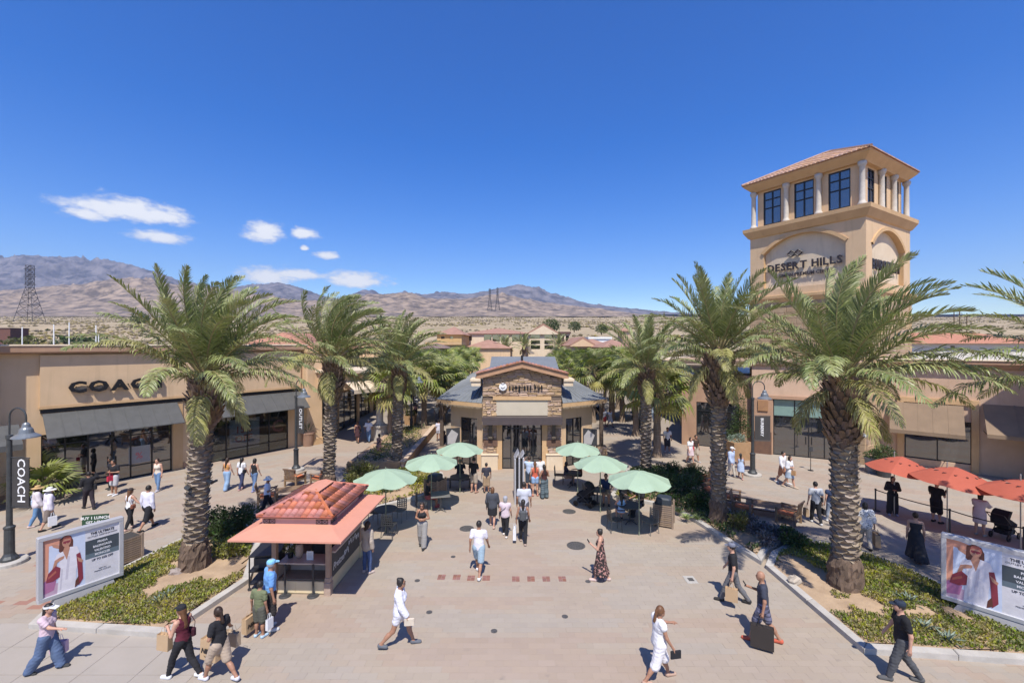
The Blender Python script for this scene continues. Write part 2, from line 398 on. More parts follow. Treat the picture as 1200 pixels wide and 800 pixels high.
# ================================================================== plaza
joint = M('joint_sand', (.30,.255,.21), (.28,.235,.19), 3, .95, coord='World')
pl = MB(); pl.add([(-75,-8,-.003),(75,-8,-.003),(95,150,-.003),(-95,150,-.003)], [(0,1,2,3)])
plaza = tag(ob('plaza_ground', pl, joint), kind='structure')
def paver_mat(name, c1, c2, c3):
    m = M(name, c1, c2, .35, .82, .12, 30, coord='World', stretch=(.5,1.6,1), detail=8, lo=.3, hi=.7, rand=.07, island=.07)
    t = m.node_tree; L = t.links; b = t.nodes['Principled BSDF']; src = b.inputs['Base Color'].links[0].from_socket
    g = N(t, 'ShaderNodeNewGeometry'); n = N(t, 'ShaderNodeTexNoise'); n.inputs['Scale'].default_value = .22; n.inputs['Detail'].default_value = 9; n.inputs['Roughness'].default_value = .65
    L.new(g.outputs['Position'], n.inputs['Vector'])
    mr = N(t, 'ShaderNodeMapRange'); mr.inputs[1].default_value = .52; mr.inputs[2].default_value = .72; L.new(n.outputs[0], mr.inputs[0])
    x = N(t, 'ShaderNodeMixRGB'); x.inputs[2].default_value = (*c3, 1); L.new(src, x.inputs[1]); L.new(Mth(t, 'MULTIPLY', mr.outputs[0], .55), x.inputs[0])
    # small worn spots
    n2 = N(t, 'ShaderNodeTexNoise'); n2.inputs['Scale'].default_value = 3.2; n2.inputs['Detail'].default_value = 3; L.new(g.outputs['Position'], n2.inputs['Vector'])
    mr2 = N(t, 'ShaderNodeMapRange'); mr2.inputs[1].default_value = .66; mr2.inputs[2].default_value = .76; L.new(n2.outputs[0], mr2.inputs[0])
    y = N(t, 'ShaderNodeMixRGB'); y.inputs[2].default_value = (.2,.17,.15,1); L.new(x.outputs[0], y.inputs[1]); L.new(Mth(t, 'MULTIPLY', mr2.outputs[0], .45), y.inputs[0])
    L.new(y.outputs[0], b.inputs['Base Color']); return m
pv = [paver_mat('beige_paver', (0.348,0.289,0.226), (0.327,0.267,0.210), (0.301,0.237,0.186)),
      paver_mat('rose_paver', (0.345,0.272,0.210), (0.322,0.250,0.194), (0.296,0.230,0.178)),
      paver_mat('grey_paver', (0.340,0.292,0.238), (0.318,0.272,0.222), (0.291,0.246,0.198)),
      paver_mat('red_paver', (0.315,0.166,0.123), (0.288,0.155,0.115), (0.262,0.142,0.103))]
PW, PD = .40, .20
rs = np.random.RandomState(3)
rows = int((38-7.6)/PD); cells = []
for r_ in range(rows):
    Y = 7.6+r_*PD; half = 1.20*Y+2
    c0 = int(-half/PW); c1 = int(half/PW)
    xs = (np.arange(c0, c1)+(.5 if r_ % 2 else 0))*PW
    cells.append(np.stack([xs, np.full(len(xs), Y)], 1))
cells = np.concatenate(cells); X, Y = cells[:,0], cells[:,1]
mi = np.zeros(len(X), int)
nn = fbm(X/5, Y/.9, 3, 9); mi[(nn > .58)] = 1; mi[nn < .40] = 2
Lz = (X < -.30*Y-6.0); Rz = (X > .30*Y+5.5)     # the two side walks have blended colours in drifts
def drift(a, b, s): return fbm(a/3.2, b/.55, 4, s)
ul = X*.583+Y*.813; vl = -X*.813+Y*.583
d1 = drift(ul, vl, 21)
mi[Lz] = np.where(d1[Lz] > .60, 1, np.where(d1[Lz] < .45, 2, 0))
ur = X*.75-Y*.66; vr = X*.66+Y*.75; d2 = drift(ur, vr, 22)
mi[Rz] = np.where(d2[Rz] > .60, 1, np.where(d2[Rz] < .45, 2, 0))
redz = (X < -10.9-.35*(Y-11)) & (Y < 15.5) & (X > -15.8-.4*(Y-11)); d3 = fbm(ul/1.6, vl/.7, 4, 40)
mi[redz] = np.where(d3[redz] > .62, 3, np.where(d3[redz] > .52, 1, 2))
order = np.lexsort((np.abs(X), np.round(Y, 2)))
seen = np.abs(X) < 1.16*Y+.2
near = [i for i in order if seen[i] and Y[i] > 9.25][:300]
nearset = np.zeros(len(X), bool); nearset[near] = True
g_ = .0012
tpl = np.array([(g_,g_,-.003),(PW-g_,g_,-.003),(PW-g_,PD-g_,-.02),(g_,PD-g_,-.003),
                (g_+.0008,g_+.0008,0),(PW-g_-.0008,g_+.0008,0),(PW-g_-.0008,PD-g_-.0008,0),(g_+.0008,PD-g_-.0008,0)])
tq = np.array([(4,5,6,7),(0,1,5,4),(1,2,6,5),(2,3,7,6),(3,0,4,7)])
pm = []
for k in range(4):
    me = fastmesh('paver', tpl, tq); me.materials.append(pv[k]); pm.append(me)
for i in near:
    ob('paver', pm[mi[i]], None, plaza, (X[i], Y[i], rs.rand()*.0025))
rest = np.where(~nearset)[0]; n = len(rest)
zz = rs.rand(n)*.0015; tilt = (rs.rand(n,2)-.5)*.002
v = np.repeat(tpl[None], n, 0); v[:,4:,2] += zz[:,None]; v[:,4:,2] += tilt[:,0:1]*np.array([-1,1,1,-1])+tilt[:,1:2]*np.array([-1,-1,1,1])
v[...,0] += X[rest][:,None]; v[...,1] += Y[rest][:,None]
q = tq[None]+(np.arange(n)*8)[:,None,None]
me = fastmesh('paving', v.reshape(-1,3), q.reshape(-1,4))
for m in pv: me.materials.append(m)
me.polygons.foreach_set('material_index', np.repeat(mi[rest], 5).astype(np.int32))
tag(ob('paving', me, None, plaza), kind='stuff')
# further back the joints are too fine to tell apart: plain paved sheet
fs = MB(); fs.quad((-60,38,-.004),(60,38,-.004),(80,120,-.004),(-80,120,-.004))
tag(ob('paved_street', fs, pv[0]), kind='structure')

# smooth concrete walks at the two front corners, in big slabs
conc = M('broom_concrete', (.345,.305,.265), (.31,.275,.235), .8, .9, .15, 60, coord='World', detail=7)
def slabs(name, o, u, v, nu, nv, du, dv, inside):
    k = 0; par = None
    for a in range(nu):
        for b in range(nv):
            c = Vector(o)+Vector(u)*(a*du)+Vector(v)*(b*dv)
            if not inside(c+Vector(u)*du/2+Vector(v)*dv/2): continue
            m_ = MB(); g2 = .006
            p = [c+Vector(u)*g2+Vector(v)*g2, c+Vector(u)*(du-g2)+Vector(v)*g2, c+Vector(u)*(du-g2)+Vector(v)*(dv-g2), c+Vector(u)*g2+Vector(v)*(dv-g2)]
            m_.prism([(q_.x, q_.y) for q_ in p], -.01, .009+.001*((a+b) % 2)); ob('concrete_slab', m_, conc, plaza)
slabs('w', (-14.8,9.0,0), (1,0,0), (0,1,0), 6, 3, 1.28, .92, lambda c: True)
# red brick inserts in a line across the plaza, and the iron covers
brick_m = M('red_brick_insert', (.27,.13,.10), (.21,.10,.08), 6, .85, .2, 60, rand=.3)
for x0, x1, y in [(512,521,676),(530,539,676),(547,556,677),(565,574,677),(600,609,678),(618,627,678),(636,645,678),(655,664,678)]:
    a, b = G(x0, y+3), G(x1, y+3); t_ = G(x0, y-3).y
    th = thing('brick_inlay', 'dark red brick square, %s in the row across the plaza' % ['leftmost','second from left','third from left','fourth from left','fifth from left','sixth from left','second from right','rightmost'][[512,530,547,565,600,618,636,655].index(x0)], 'inlay', (a.x, a.y, .003), 0, 'red brick squares in a row across the plaza')
    w_ = b.x-a.x; d_ = t_-a.y
    for i in range(2):
        for j in range(4):
            m_ = MB(); m_.bbox(i*w_/2+.004, j*d_/4+.004, -.01, (i+1)*w_/2-.004, (j+1)*d_/4-.004, .006+.001*((i+j)%3), .002); ob('brick', m_, brick_m, th)
iron = M('cast_iron', (.16,.15,.14), (.10,.095,.09), 12, .6, .4, 40, metal=.5)
for px, py, r_, lb in [(675,639,.29,'round iron manhole cover right of the middle of the plaza'),(667,599,.24,'round iron manhole cover near the second green umbrella'),(547,619,.24,'round iron manhole cover left of the white shirted walker')]:
    c = G(px, py); th = thing('manhole_cover', lb, 'manhole cover', (c.x, c.y, .003))
    m_ = MB(); m_.lathe([(r_+.05,-.01),(r_+.05,.004),(r_,.006),(r_,.0)], 24); ob('rim', m_, iron, th)
    m_ = MB(); m_.lathe([(r_-.01,-.01),(r_-.01,.006),(0,.006)], 24)
    for k in range(-3,4):
        for j in range(-3,4):
            if k*k+j*j < 10: m_.box(k*r_/4-.02, j*r_/4-.02, .006, k*r_/4+.02, j*r_/4+.02, .010)
    ob('lid', m_, iron, th)
c = G(809,679); th = thing('drain_cover', 'square pale concrete drain cover with an iron centre near the right curb', 'drain cover', (c.x, c.y, .004))
m_ = MB(); m_.box(-.17,-.22,-.01,.17,.22,.008); ob('frame', m_, M('pale_concrete',(.42,.40,.36),(.36,.34,.31),6,.9), th)
m_ = MB(); m_.box(-.07,-.09,.008,.10,.09,.013); ob('lid', m_, iron, th)
for px, py, lb in [(531,652,'small iron cap farthest from the camera in the plaza'),(489,680,'small iron cap left of the red brick squares'),(503,717,'small iron cap near the woman in the white shirt dress'),(579,739,'small iron cap nearest the camera in the plaza'),(689,681,'small iron cap behind the right end of the brick squares'),(662,722,'small iron cap before the right end of the brick squares')]:
    c = G(px, py); th = thing('valve_cap', lb, 'valve cap', (c.x, c.y, .002), 0, 'small iron caps in the paving')
    m_ = MB(); m_.lathe([(.085,-.01),(.085,.006),(.07,.009),(0,.009)], 12); ob('lid', m_, iron, th)

# ================================================================== planting beds
def offset(poly, d):
    n = len(poly); out = []
    A = sum(poly[i][0]*poly[(i+1)%n][1]-poly[(i+1)%n][0]*poly[i][1] for i in range(n)); s = 1 if A > 0 else -1
    for i in range(n):
        p0, p1, p2 = Vector(poly[i-1]), Vector(poly[i]), Vector(poly[(i+1)%n])
        a = (p1-p0).normalized(); b = (p2-p1).normalized()
        na = Vector((-a.y, a.x))*s; nb = Vector((-b.y, b.x))*s
        m_ = (na+nb); m_ = m_/max(m_.dot(na), .35)
        out.append(tuple(p1+m_*d))
    return out
def inpoly(x, y, poly):
    c = np.zeros(x.shape, bool); n = len(poly)
    for i in range(n):
        x1, y1 = poly[i]; x2, y2 = poly[(i+1)%n]
        k = ((y1 > y) != (y2 > y)) & (x < (x2-x1)*(y-y1)/((y2-y1) or 1e-9)+x1); c ^= k
    return c
curb_m = M('curb_concrete', (.46,.43,.39), (.37,.345,.31), 2.5, .9, .25, 50, coord='World', detail=7)
soil_m = M('sandy_soil', (.43,.31,.20), (.32,.225,.145), 2.2, .98, .6, 25, coord='World', detail=8)
gc_m = M('succulent_ground_cover', (.18,.215,.045), (.35,.30,.09), 1.6, .6, coord='World', island=.65, lo=.4, hi=.62, trans=.25)
gc2_m = M('dark_shrub_leaf', (.045,.075,.024), (.085,.12,.035), 1.4, .6, coord='World', island=.6, trans=.2)
ol_m = M('olive_shrub_leaf', (.10,.12,.03), (.17,.15,.05), 1.4, .6, coord='World', island=.6, trans=.2)
def zbed(x, y, poly, h=.10, mound=.12):
    # distance to the border drives the mound
    d = np.full(x.shape, 1e9); n = len(poly)
    for i in range(n):
        ax, ay = poly[i]; bx, by = poly[(i+1)%n]; L2 = (bx-ax)**2+(by-ay)**2
        t = np.clip(((x-ax)*(bx-ax)+(y-ay)*(by-ay))/L2, 0, 1); d = np.minimum(d, np.hypot(x-ax-t*(bx-ax), y-ay-t*(by-ay)))
    return h+mound*np.clip(d/1.6, 0, 1)+.02*(fbm(x*1.5, y*1.5, 3, 8)-.5)
def leafmesh(c, up, size, asp=.32, rng=None):
    'one bent leaf quad pair per centre'
    n = len(c); d = up/np.linalg.norm(up, axis=1, keepdims=True)
    r = rng.randn(n,3); s = np.cross(d, r); s /= np.linalg.norm(s, axis=1, keepdims=True)
    sz = size[:,None]; a = c; b = c+d*sz*.6+0*s; e = c+d*sz+np.array([0,0,-.15])*sz
    v = np.stack([a-s*sz*asp*.3, a+s*sz*asp*.3, b+s*sz*asp*.5, b-s*sz*asp*.5, e], 1)
    i = (np.arange(n)*5)[:,None]
    return v.reshape(-1,3), i+np.array([[0,1,2,3]]), i+np.array([[3,2,4]])
def bed(name, label, poly, cover, seed, dens=330, thr=.40, h=.14, group=None, cw=.22, mound=.12, lh=.10):
    th = thing(name, label, 'planting bed', (0,0,0), 0, group)
    inner = offset(poly, cw); n = len(poly)
    for i in range(n):
        a, b, ai, bi = [Vector(q) for q in (poly[i], poly[(i+1)%n], inner[i], inner[(i+1)%n])]
        k = max(1, round((b-a).length/1.9))
        for j in range(k):
            t0, t1 = j/k, (j+1)/k; gp = .004/max((b-a).length/k, .1)
            t0 += gp; t1 -= gp
            p = [a.lerp(b,t0), a.lerp(b,t1), ai.lerp(bi,t1), ai.lerp(bi,t0)]
            m_ = MB(); A = (p[1]-p[0]).cross(p[2]-p[1])
            if A < 0: p = p[::-1]
            cen = sum(p, Vector((0,0)))/4; q = [cen+(x_-cen)*.93 if False else x_+(cen-x_).normalized()*.02 for x_ in p]
            m_.add([(x_.x,x_.y,-.02) for x_ in p]+[(x_.x,x_.y,h-.015) for x_ in p]+[(x_.x,x_.y,h) for x_ in q],
                   [(3,2,1,0),(8,9,10,11)]+[(k2,(k2+1)%4,4+(k2+1)%4,4+k2) for k2 in range(4)]+[(4+k2,4+(k2+1)%4,8+(k2+1)%4,8+k2) for k2 in range(4)])
            ob('curb_stone', m_, curb_m, th)
    xs = [p[0] for p in poly]; ys = [p[1] for p in poly]; x0, x1, y0, y1 = min(xs), max(xs), min(ys), max(ys)
    st = .22; gx, gy = np.meshgrid(np.arange(x0, x1+st, st), np.arange(y0, y1+st, st))
    inn = inpoly(gx, gy, offset(poly, cw*.55)); Z = zbed(gx, gy, poly, h-.03, mound)
    nc = gx.shape[1]; q = []
    for r_ in range(gx.shape[0]-1):
        for c_ in range(nc-1):
            if inn[r_,c_] and inn[r_+1,c_] and inn[r_,c_+1] and inn[r_+1,c_+1]: q.append((r_*nc+c_, r_*nc+c_+1, (r_+1)*nc+c_+1, (r_+1)*nc+c_))
    # flat fill under the mound so the border is closed
    m_ = MB(); pf = offset(poly, cw*.8); m_.prism(pf, -.01, h-.05); ob('soil_base', m_, soil_m, th)
    if q:
        ob('soil', fastmesh('soil', np.stack([gx,gy,Z],-1).reshape(-1,3), q, smooth=True), soil_m, th)
    rng = np.random.RandomState(seed); area = (x1-x0)*(y1-y0); n = int(area*dens)
    x = x0+(x1-x0)*rng.rand(n); y = y0+(y1-y0)*rng.rand(n)
    inner2 = offset(poly, cw*1.15)
    k = inpoly(x, y, inner2) & (fbm(x*.55+3, y*.55, 4, seed) > thr)
    x, y = x[k], y[k]; n = len(x)
    hh = lh*(.5+fbm(x*.9, y*.9, 3, seed+2)*1.3)
    z = zbed(x, y, poly, h-.03, mound)+rng.rand(n)*hh*.8
    up = np.stack([rng.randn(n)*.6, rng.randn(n)*.6, .6+rng.rand(n)], 1)
    v, q4, q3 = leafmesh(np.stack([x,y,z],1), up, (.07+.09*rng.rand(n))*(.62 if dens > 1000 else 1), .45, rng)
    if n: tag(ob('ground_cover', fastmesh('ground_cover', v, q4, q3), cover, th), kind='stuff')
    return th
def PG(*pts): return [tuple(G(*p)[:2]) for p in pts]
bedL_poly = PG((33,737),(195,748),(293,682),(305,640),(292,612),(262,612),(212,634),(150,665),(60,712))
bedL = bed('planting_bed', 'concrete curbed bed with a palm beside the left billboard', bedL_poly, gc_m, 51, 1500, .35)
bedR_poly = PG((897,666),(1012,766),(1240,782),(1240,742),(1130,700),(1060,668),(990,642),(936,634),(904,650))
bedR = bed('planting_bed', 'concrete curbed bed with a palm beside the right billboard', bedR_poly, gc_m, 52, 1300, .37)
bedRm_poly = PG((715,583),(765,592),(808,608),(850,636),(892,662),(900,648),(931,631),(905,622),(862,605),(822,572),(778,549),(735,551))
bedRm = bed('planting_bed', 'long curved bed of dark shrubs behind the slatted bin', bedRm_poly, gc2_m, 53, 330, .38, lh=.16)
bedLm_poly = PG((405,590),(440,598),(497,583),(521,567),(519,556),(500,550),(466,549),(410,556),(398,570))
bedLm = bed('planting_bed', 'curved bed of shrubs behind the green umbrellas on the left', bedLm_poly, gc_m, 54, 300, .36, lh=.14)

def leafcloud(name, mat, blobs, n, size, parent, seed, asp=.4, up=.5):
    rng = np.random.RandomState(seed); tot = sum(r[0]*r[1]*r[2] for c, r in blobs)**.667 or 1; V = []; Q = []; T = []; off = 0
    wts = [(r[0]*r[1]*r[2])**.667 for c, r in blobs]; sw = sum(wts)
    for (c, r), w_ in zip(blobs, wts):
        k = max(6, int(n*w_/sw)); d = rng.randn(k,3); d /= np.linalg.norm(d, axis=1, keepdims=True)
        lump = .78+.42*rng.rand(k)
        rad = lump*rng.rand(k)**.22; p = d*rad[:,None]*np.array(r)+np.array(c)
        g = p[:,2] > .02; p, d = p[g], d[g]; k = len(p)
        v, q4, q3 = leafmesh(p, d+rng.randn(k,3)*.5+np.array([0,0,up]), size*(.6+.8*rng.rand(k)), asp, rng)
        V.append(v); Q.append(q4+off); T.append(q3+off); off += len(v)
    return ob(name, fastmesh(name, np.concatenate(V), np.concatenate(Q), np.concatenate(T)), mat, parent)
def shrub(px, py, r, label, mat, n=1500, size=.12, seed=1, z=.12, group=None, cat='shrub', name='shrub', asp=.4):
    c = G(px, py, z); rng = random.Random(seed)
    th = thing(name, label, cat, (c.x, c.y, z), 0, group)
    m_ = MB()
    for k in range(6):
        a = rng.random()*6.28; m_.tube([(0,0,-.05),(math.cos(a)*r[0]*.3, math.sin(a)*r[1]*.3, r[2]*.7),(math.cos(a)*r[0]*.6, math.sin(a)*r[1]*.6, r[2]*1.3)], [.025,.018,.008], 5)
    ob('stem', m_, M('shrub_twig', (.12,.08,.05), (.08,.055,.035), 10, .9), th)
    bl = []
    for k in range(11):
        a = rng.random()*6.28; q = rng.random()**.5*.62
        bl.append(((math.cos(a)*r[0]*q, math.sin(a)*r[1]*q, r[2]*(.5+.65*rng.random()*(1-q*.5))), (r[0]*.42, r[1]*.42, r[2]*.45)))
    leafcloud('foliage', mat, bl, n, size, th, seed, asp)
    return th
shrub(424,566,(.9,.9,.85),'round olive green shrub at the end of the left bed', ol_m, 2600, .10, 1)
shrub(416,572,(.6,.6,.6),'low olive shrub in front of the round olive shrub', ol_m, 1200, .10, 2)
shrub(450,577,(.8,.5,.35),'dark spreading shrub under the front green umbrella', gc2_m, 1200, .09, 3)
shrub(487,566,(1.1,.7,.35),'light green spreading shrub behind the seated woman', gc_m, 1900, .09, 4)
shrub(470,560,(.6,.6,.35),'small green shrub at the foot of the palm left of the hut', gc_m, 900, .09, 5)
for k, (px, py, r, lb) in enumerate([(752,566,(.9,.7,.5),'dark green shrub behind the third right umbrella'),(775,577,(.9,.8,.75),'tall dark shrub behind the slatted bin'),(800,580,(1.0,.9,.8),'biggest dark shrub in the curved right bed'),
      (816,568,(.7,.7,.7),'dark shrub left of the empty wooden chairs'),(786,560,(.8,.7,.6),'dark shrub at the back of the curved right bed'),(818,596,(.6,.5,.5),'dark low shrub left of the leaning palm'),(742,582,(.9,.4,.22),'bright low shrub along the curb of the right bed')]):
    shrub(px, py, r, lb, gc_m if k == 6 else gc2_m, 1500, .10, 20+k)
shrub(805,563,(.5,.5,.55),'reddish brown shrub at the back of the right bed', M('red_shrub_leaf',(.14,.07,.035),(.09,.09,.035),1.5,.7,coord='World',island=.5), 800, .09, 29)
silver = M('silver_green_leaf', (.20,.25,.19), (.15,.20,.14), 3, .6, island=.35)
purple = M('grey_purple_leaf', (.15,.13,.15), (.10,.11,.10), 3, .7, coord='World', island=.4)
for k, (px, py) in enumerate([(886,626),(905,631),(925,636),(876,618),(898,640)]):
    shrub(px, py, (.42,.42,.38), ['grey purple tuft behind the leaning palm','grey purple tuft before the wooden armchair','grey purple tuft at the end of the middle bed','grey purple tuft right of the leaning palm','grey purple tuft nearest the curb gap'][k], purple, 600, .10, 60+k)
shrub(866,622,(.5,.4,.5),'yellow green shrub beside the leaning palm trunk', ol_m, 800, .09, 70)
shrub(257,633,(.75,.7,.8),'dark round bush between the left palm and the kiosk', gc2_m, 2200, .10, 31)
shrub(283,622,(.8,.7,.7),'dark bush under the left edge of the kiosk roof', gc2_m, 1700, .10, 32)
shrub(268,652,(.7,.6,.4),'light green low bush right of the left palm base', gc_m, 1500, .09, 33)
shrub(928,640,(.6,.5,.45),'dark low bush behind the right palm base', gc2_m, 1200, .10, 34)

def agave(px, py, s, label, mat=silver, nl=17, z=.14, seed=1, group=None):
    c = G(px, py, z); rng = random.Random(seed); th = thing('agave', label, 'agave', (c.x, c.y, z), 0, group)
    for k in range(nl):
        a = k*2.4; t_ = k/nl; e = R(18+62*t_); Ln = s*(1.0-.25*t_)*(.85+.3*rng.random()); w0 = s*.10
        d = Vector((math.cos(a), math.sin(a), 0)); sv = Vector((-math.sin(a), math.cos(a), 0)); pts = []
        p = Vector((0,0,0)); ee = e
        for i in range(5):
            ww = w0*[.7,1.0,.85,.5,.03][i]; up = Vector((0,0,1))*math.cos(ee)-d*math.sin(ee)
            pts += [tuple(p-sv*ww+up*ww*.35), tuple(p-up*.01), tuple(p+sv*ww+up*ww*.35)]
            p = p+(d*math.cos(ee)+Vector((0,0,math.sin(ee))))*Ln/4; ee -= .12
        m_ = MB(); m_.add(pts, [(i*3+j, i*3+j+1, i*3+j+4, i*3+j+3) for i in range(4) for j in range(2)])
        ob('leaf', m_, mat, th)
    return th
agave(197,702,.42,'pale agave rosette on the sand left of the palm base', seed=1)
agave(186,708,.36,'pale agave nearest the left billboard', seed=2)
agave(178,677,.34,'agave beside the palm on the side of the billboard', seed=3)
agave(1112,752,.38,'pale agave near the curb under the right billboard', seed=4)
agave(1083,738,.40,'pale agave behind the walking man in black cap', seed=5)
agave(1066,708,.44,'large pale agave at the right of the palm base', seed=6)
agave(1050,703,.36,'small agave close to the right palm base', seed=7)
agave(795,600,.36,'yellow green agave nearest the slatted bin', M('lime_agave',(.28,.33,.12),(.2,.26,.09),3,.6), seed=8)
agave(804,608,.36,'yellow green agave in the sand of the curved bed', MATS['lime_agave'], seed=9)
agave(816,608,.34,'third yellow green agave by the leaning palm', MATS['lime_agave'], seed=10)
agave(832,598,.5,'tall striped yellow agave against the leaning palm', MATS['lime_agave'], 20, seed=11)
def rock(px, py, s, label, mat, seed=1):
    c = G(px, py, .14); r_ = np.random.RandomState(seed); m_ = MB(); m_.ell((0,0,.25*s),(s*.6,s*.45,s*.4),9,6); v = m_.v[0]; v += (r_.rand(*v.shape)-.5)*s*.13
    tag(ob('rock', m_, mat, None, (c.x,c.y,.12)), label, 'rock')
rockm = M('field_stone', (.32,.27,.24), (.22,.18,.16), 5, .9, .5, 30)
rock(206,674,.38,'flat brown boulder left of the palm in the left bed', rockm, 3)
rock(931,682,.35,'pale boulder at the edge of the right bed', M('pale_stone',(.44,.38,.31),(.36,.31,.25),5,.9,.4,30), 4)
rock(205,690,.2,'small tan stone between the agaves', MATS['pale_stone'], 5)
# ================================================================== building helpers
def wallmb(mb, x0, x1, z0, z1, ops, y0, t, mi=0):
    'wall with rectangular openings, front face at y0, thickness t'
    mb.mi = mi
    xs = sorted({x0, x1, *[min(max(o[0],x0),x1) for o in ops], *[min(max(o[1],x0),x1) for o in ops]})
    for a, b in zip(xs, xs[1:]):
        if b-a < 1e-4: continue
        c = (a+b)/2; iv = sorted([(max(o[2],z0), min(o[3],z1)) for o in ops if o[0] < c < o[1]]); z = z0
        for p, q in iv:
            if p > z+1e-4: mb.box(a, y0, z, b, y0+t, p)
            z = max(z, q)
        if z < z1-1e-4: mb.box(a, y0, z, b, y0+t, z1)
def wall(parent, x0, x1, z0, z1, ops, mat, y0=0, t=.3, name='wall'):
    m_ = MB(); wallmb(m_, x0, x1, z0, z1, ops, y0, t); return ob(name, m_, mat, parent)
def prof_x(parent, name, x0, x1, prof, mat, caps=True):
    'profile (y,z) swept along x'
    m_ = MB(); n = len(prof)
    m_.add([(x0,y,z) for y,z in prof]+[(x1,y,z) for y,z in prof], [tuple(range(n)), tuple(range(2*n-1,n-1,-1))]+[(i,n+i,n+(i+1)%n,(i+1)%n) for i in range(n)])
    return ob(name, m_, mat, parent)
def storefront(parent, x0, x1, z0, z1, cols, rows, y=.14, mat=None, frame=None, fw=.06, doors=(), panemats=None, handles=True):
    'glazing: one object per pane, one per door leaf, and the metal frame'
    mat = mat or glass; frame = frame or black
    fx = [x0+(x1-x0)*c for c in cols]; fz = [z0+(z1-z0)*r for r in rows]
    m_ = MB()
    for i, a in enumerate(fx): m_.box(a-fw/2 if 0 < i < len(fx)-1 else (a if i == 0 else a-fw), y-.05, z0, a+fw/2 if 0 < i < len(fx)-1 else (a+fw if i == 0 else a), y+.05, z1)
    for j, b in enumerate(fz):
        for i in range(len(fx)-1):
            if i in doors and 0 < j < len(fz)-2: continue
            a0 = fx[i]+(fw/2 if i else fw); a1 = fx[i+1]-(fw/2 if i+1 < len(fx)-1 else fw)
            m_.box(a0, y-.045, b-fw/2 if 0 < j < len(fz)-1 else (b if j == 0 else b-fw), a1, y+.045, b+fw/2 if 0 < j < len(fz)-1 else (b+fw if j == 0 else b))
    ob('window_frame', m_, frame, parent)
    for i in range(len(fx)-1):
        jj = 0
        while jj < len(fz)-1:
            j2 = jj+1
            if i in doors and jj == 0: j2 = max(1, len(fz)-2)
            p = MB(); p.box(fx[i]+fw*.5, y-.012, fz[jj]+fw*.5, fx[i+1]-fw*.5, y+.012, fz[j2]-fw*.5)
            isd = i in doors and jj == 0
            pm_ = (panemats or {}).get((i,jj), mat)
            o = ob('door' if isd else 'window_pane', p, pm_, parent)
            if isd and handles:
                h = MB(); s = fx[i+1]-.16 if (i-min(doors)) % 2 == 0 else fx[i]+.16
                h.tube([(s,y-.10,z0+.85),(s,y-.10,z0+1.35)], .018, 6); h.box(s-.01,y-.1,z0+.9,s+.01,y-.01,z0+.92); h.box(s-.01,y-.1,z0+1.28,s+.01,y-.01,z0+1.30)
                ob('handle', h, frame, o)
            jj = j2
def awning(parent, x0, x1, ytop, ztop, yout, zout, mat, fr=None, seams=6, valance=.0, name='awning', ends=True, t=.03):
    m_ = MB(); m_.add([(x0,ytop,ztop),(x1,ytop,ztop),(x1,yout,zout),(x0,yout,zout),(x0,ytop,ztop-t),(x1,ytop,ztop-t),(x1,yout,zout-t),(x0,yout,zout-t)],
                      [(0,3,2,1),(4,5,6,7),(3,7,6,2),(0,1,5,4),(0,4,7,3),(1,2,6,5)])
    for k in range(1, seams):
        x = x0+(x1-x0)*k/seams; w_ = .018
        m_.add([(x-w_,ytop,ztop+.001),(x+w_,ytop,ztop+.001),(x+w_,yout,zout+.001),(x-w_,yout,zout+.001),(x-w_,ytop,ztop+.022),(x+w_,ytop,ztop+.022),(x+w_,yout,zout+.022),(x-w_,yout,zout+.022)],
               [(0,3,2,1),(4,7,6,5)[::-1],(0,4,7,3)[::-1],(1,5,6,2),(3,7,6,2)[::-1]])
    if valance: m_.box(x0, yout-.012, zout-valance, x1, yout+.006, zout-t-.001)
    o = ob(name, m_, mat, parent)
    if ends:
        f_ = MB()
        for x in (x0+.03, x1-.03): f_.tube([(x,yout+.03,zout-.05),(x,ytop-.02,zout-.05)], .02, 6); f_.tube([(x,yout+.03,zout-.05),(x,ytop-.02,ztop-.06)], .015, 6)
        ob('bracket', f_, fr or black, o)
    return o
def frame_of(a, b):
    d = (b-a); L_ = math.hypot(d.x, d.y); return math.atan2(d.y, d.x), L_
def locw(px, py, O, rz, y=0.0):
    'photo pixel -> (x along wall, z) on the plane at local depth y of the wall frame O, rz'
    u = Vector((math.cos(rz), math.sin(rz))); n = Vector((-math.sin(rz), math.cos(rz)))
    d = Vector(((px-600)/F0, 1.0)); q = Vector((O[0], O[1]))+n*y
    # t*d = q + s*u
    det = d.x*(-u.y)+u.x*d.y; t = (q.x*(-u.y)+u.x*q.y)/det; p = d*t
    return (p-q).dot(u), H0-(py-HY)/F0*t

# ================================================================== left shop
A = G(77,575); B = G(338,525); rzL, _ = frame_of(A, B)
uL = Vector((math.cos(rzL), math.sin(rzL), 0)); OL = A-uL*6.0
def lx(px, py, y=0): return locw(px, py, OL, rzL, y)
th = thing('shop_building', 'long tan stucco shop with dark grey metal awnings at the left', 'shop', (OL.x, OL.y, 0), rzL)
wa = lx(48,560)[0]; wb = lx(202,540)[0]; wc = lx(247,540)[0]; wd = lx(338,520)[0]
e1 = lx(355,500)[0]; e2 = lx(373,500)[0]; zt = 7.38
zw = 2.95; fas0 = lx(47,477)[1]; print('fascia', fas0, wa, wb, wc, wd, e1, e2)
OPL = [(wa, wb, -.1, zw), (wc, wd, .0, zw)]
wall(th, -12, e1, 0, 6.92, OPL, stucco, 0, .35)
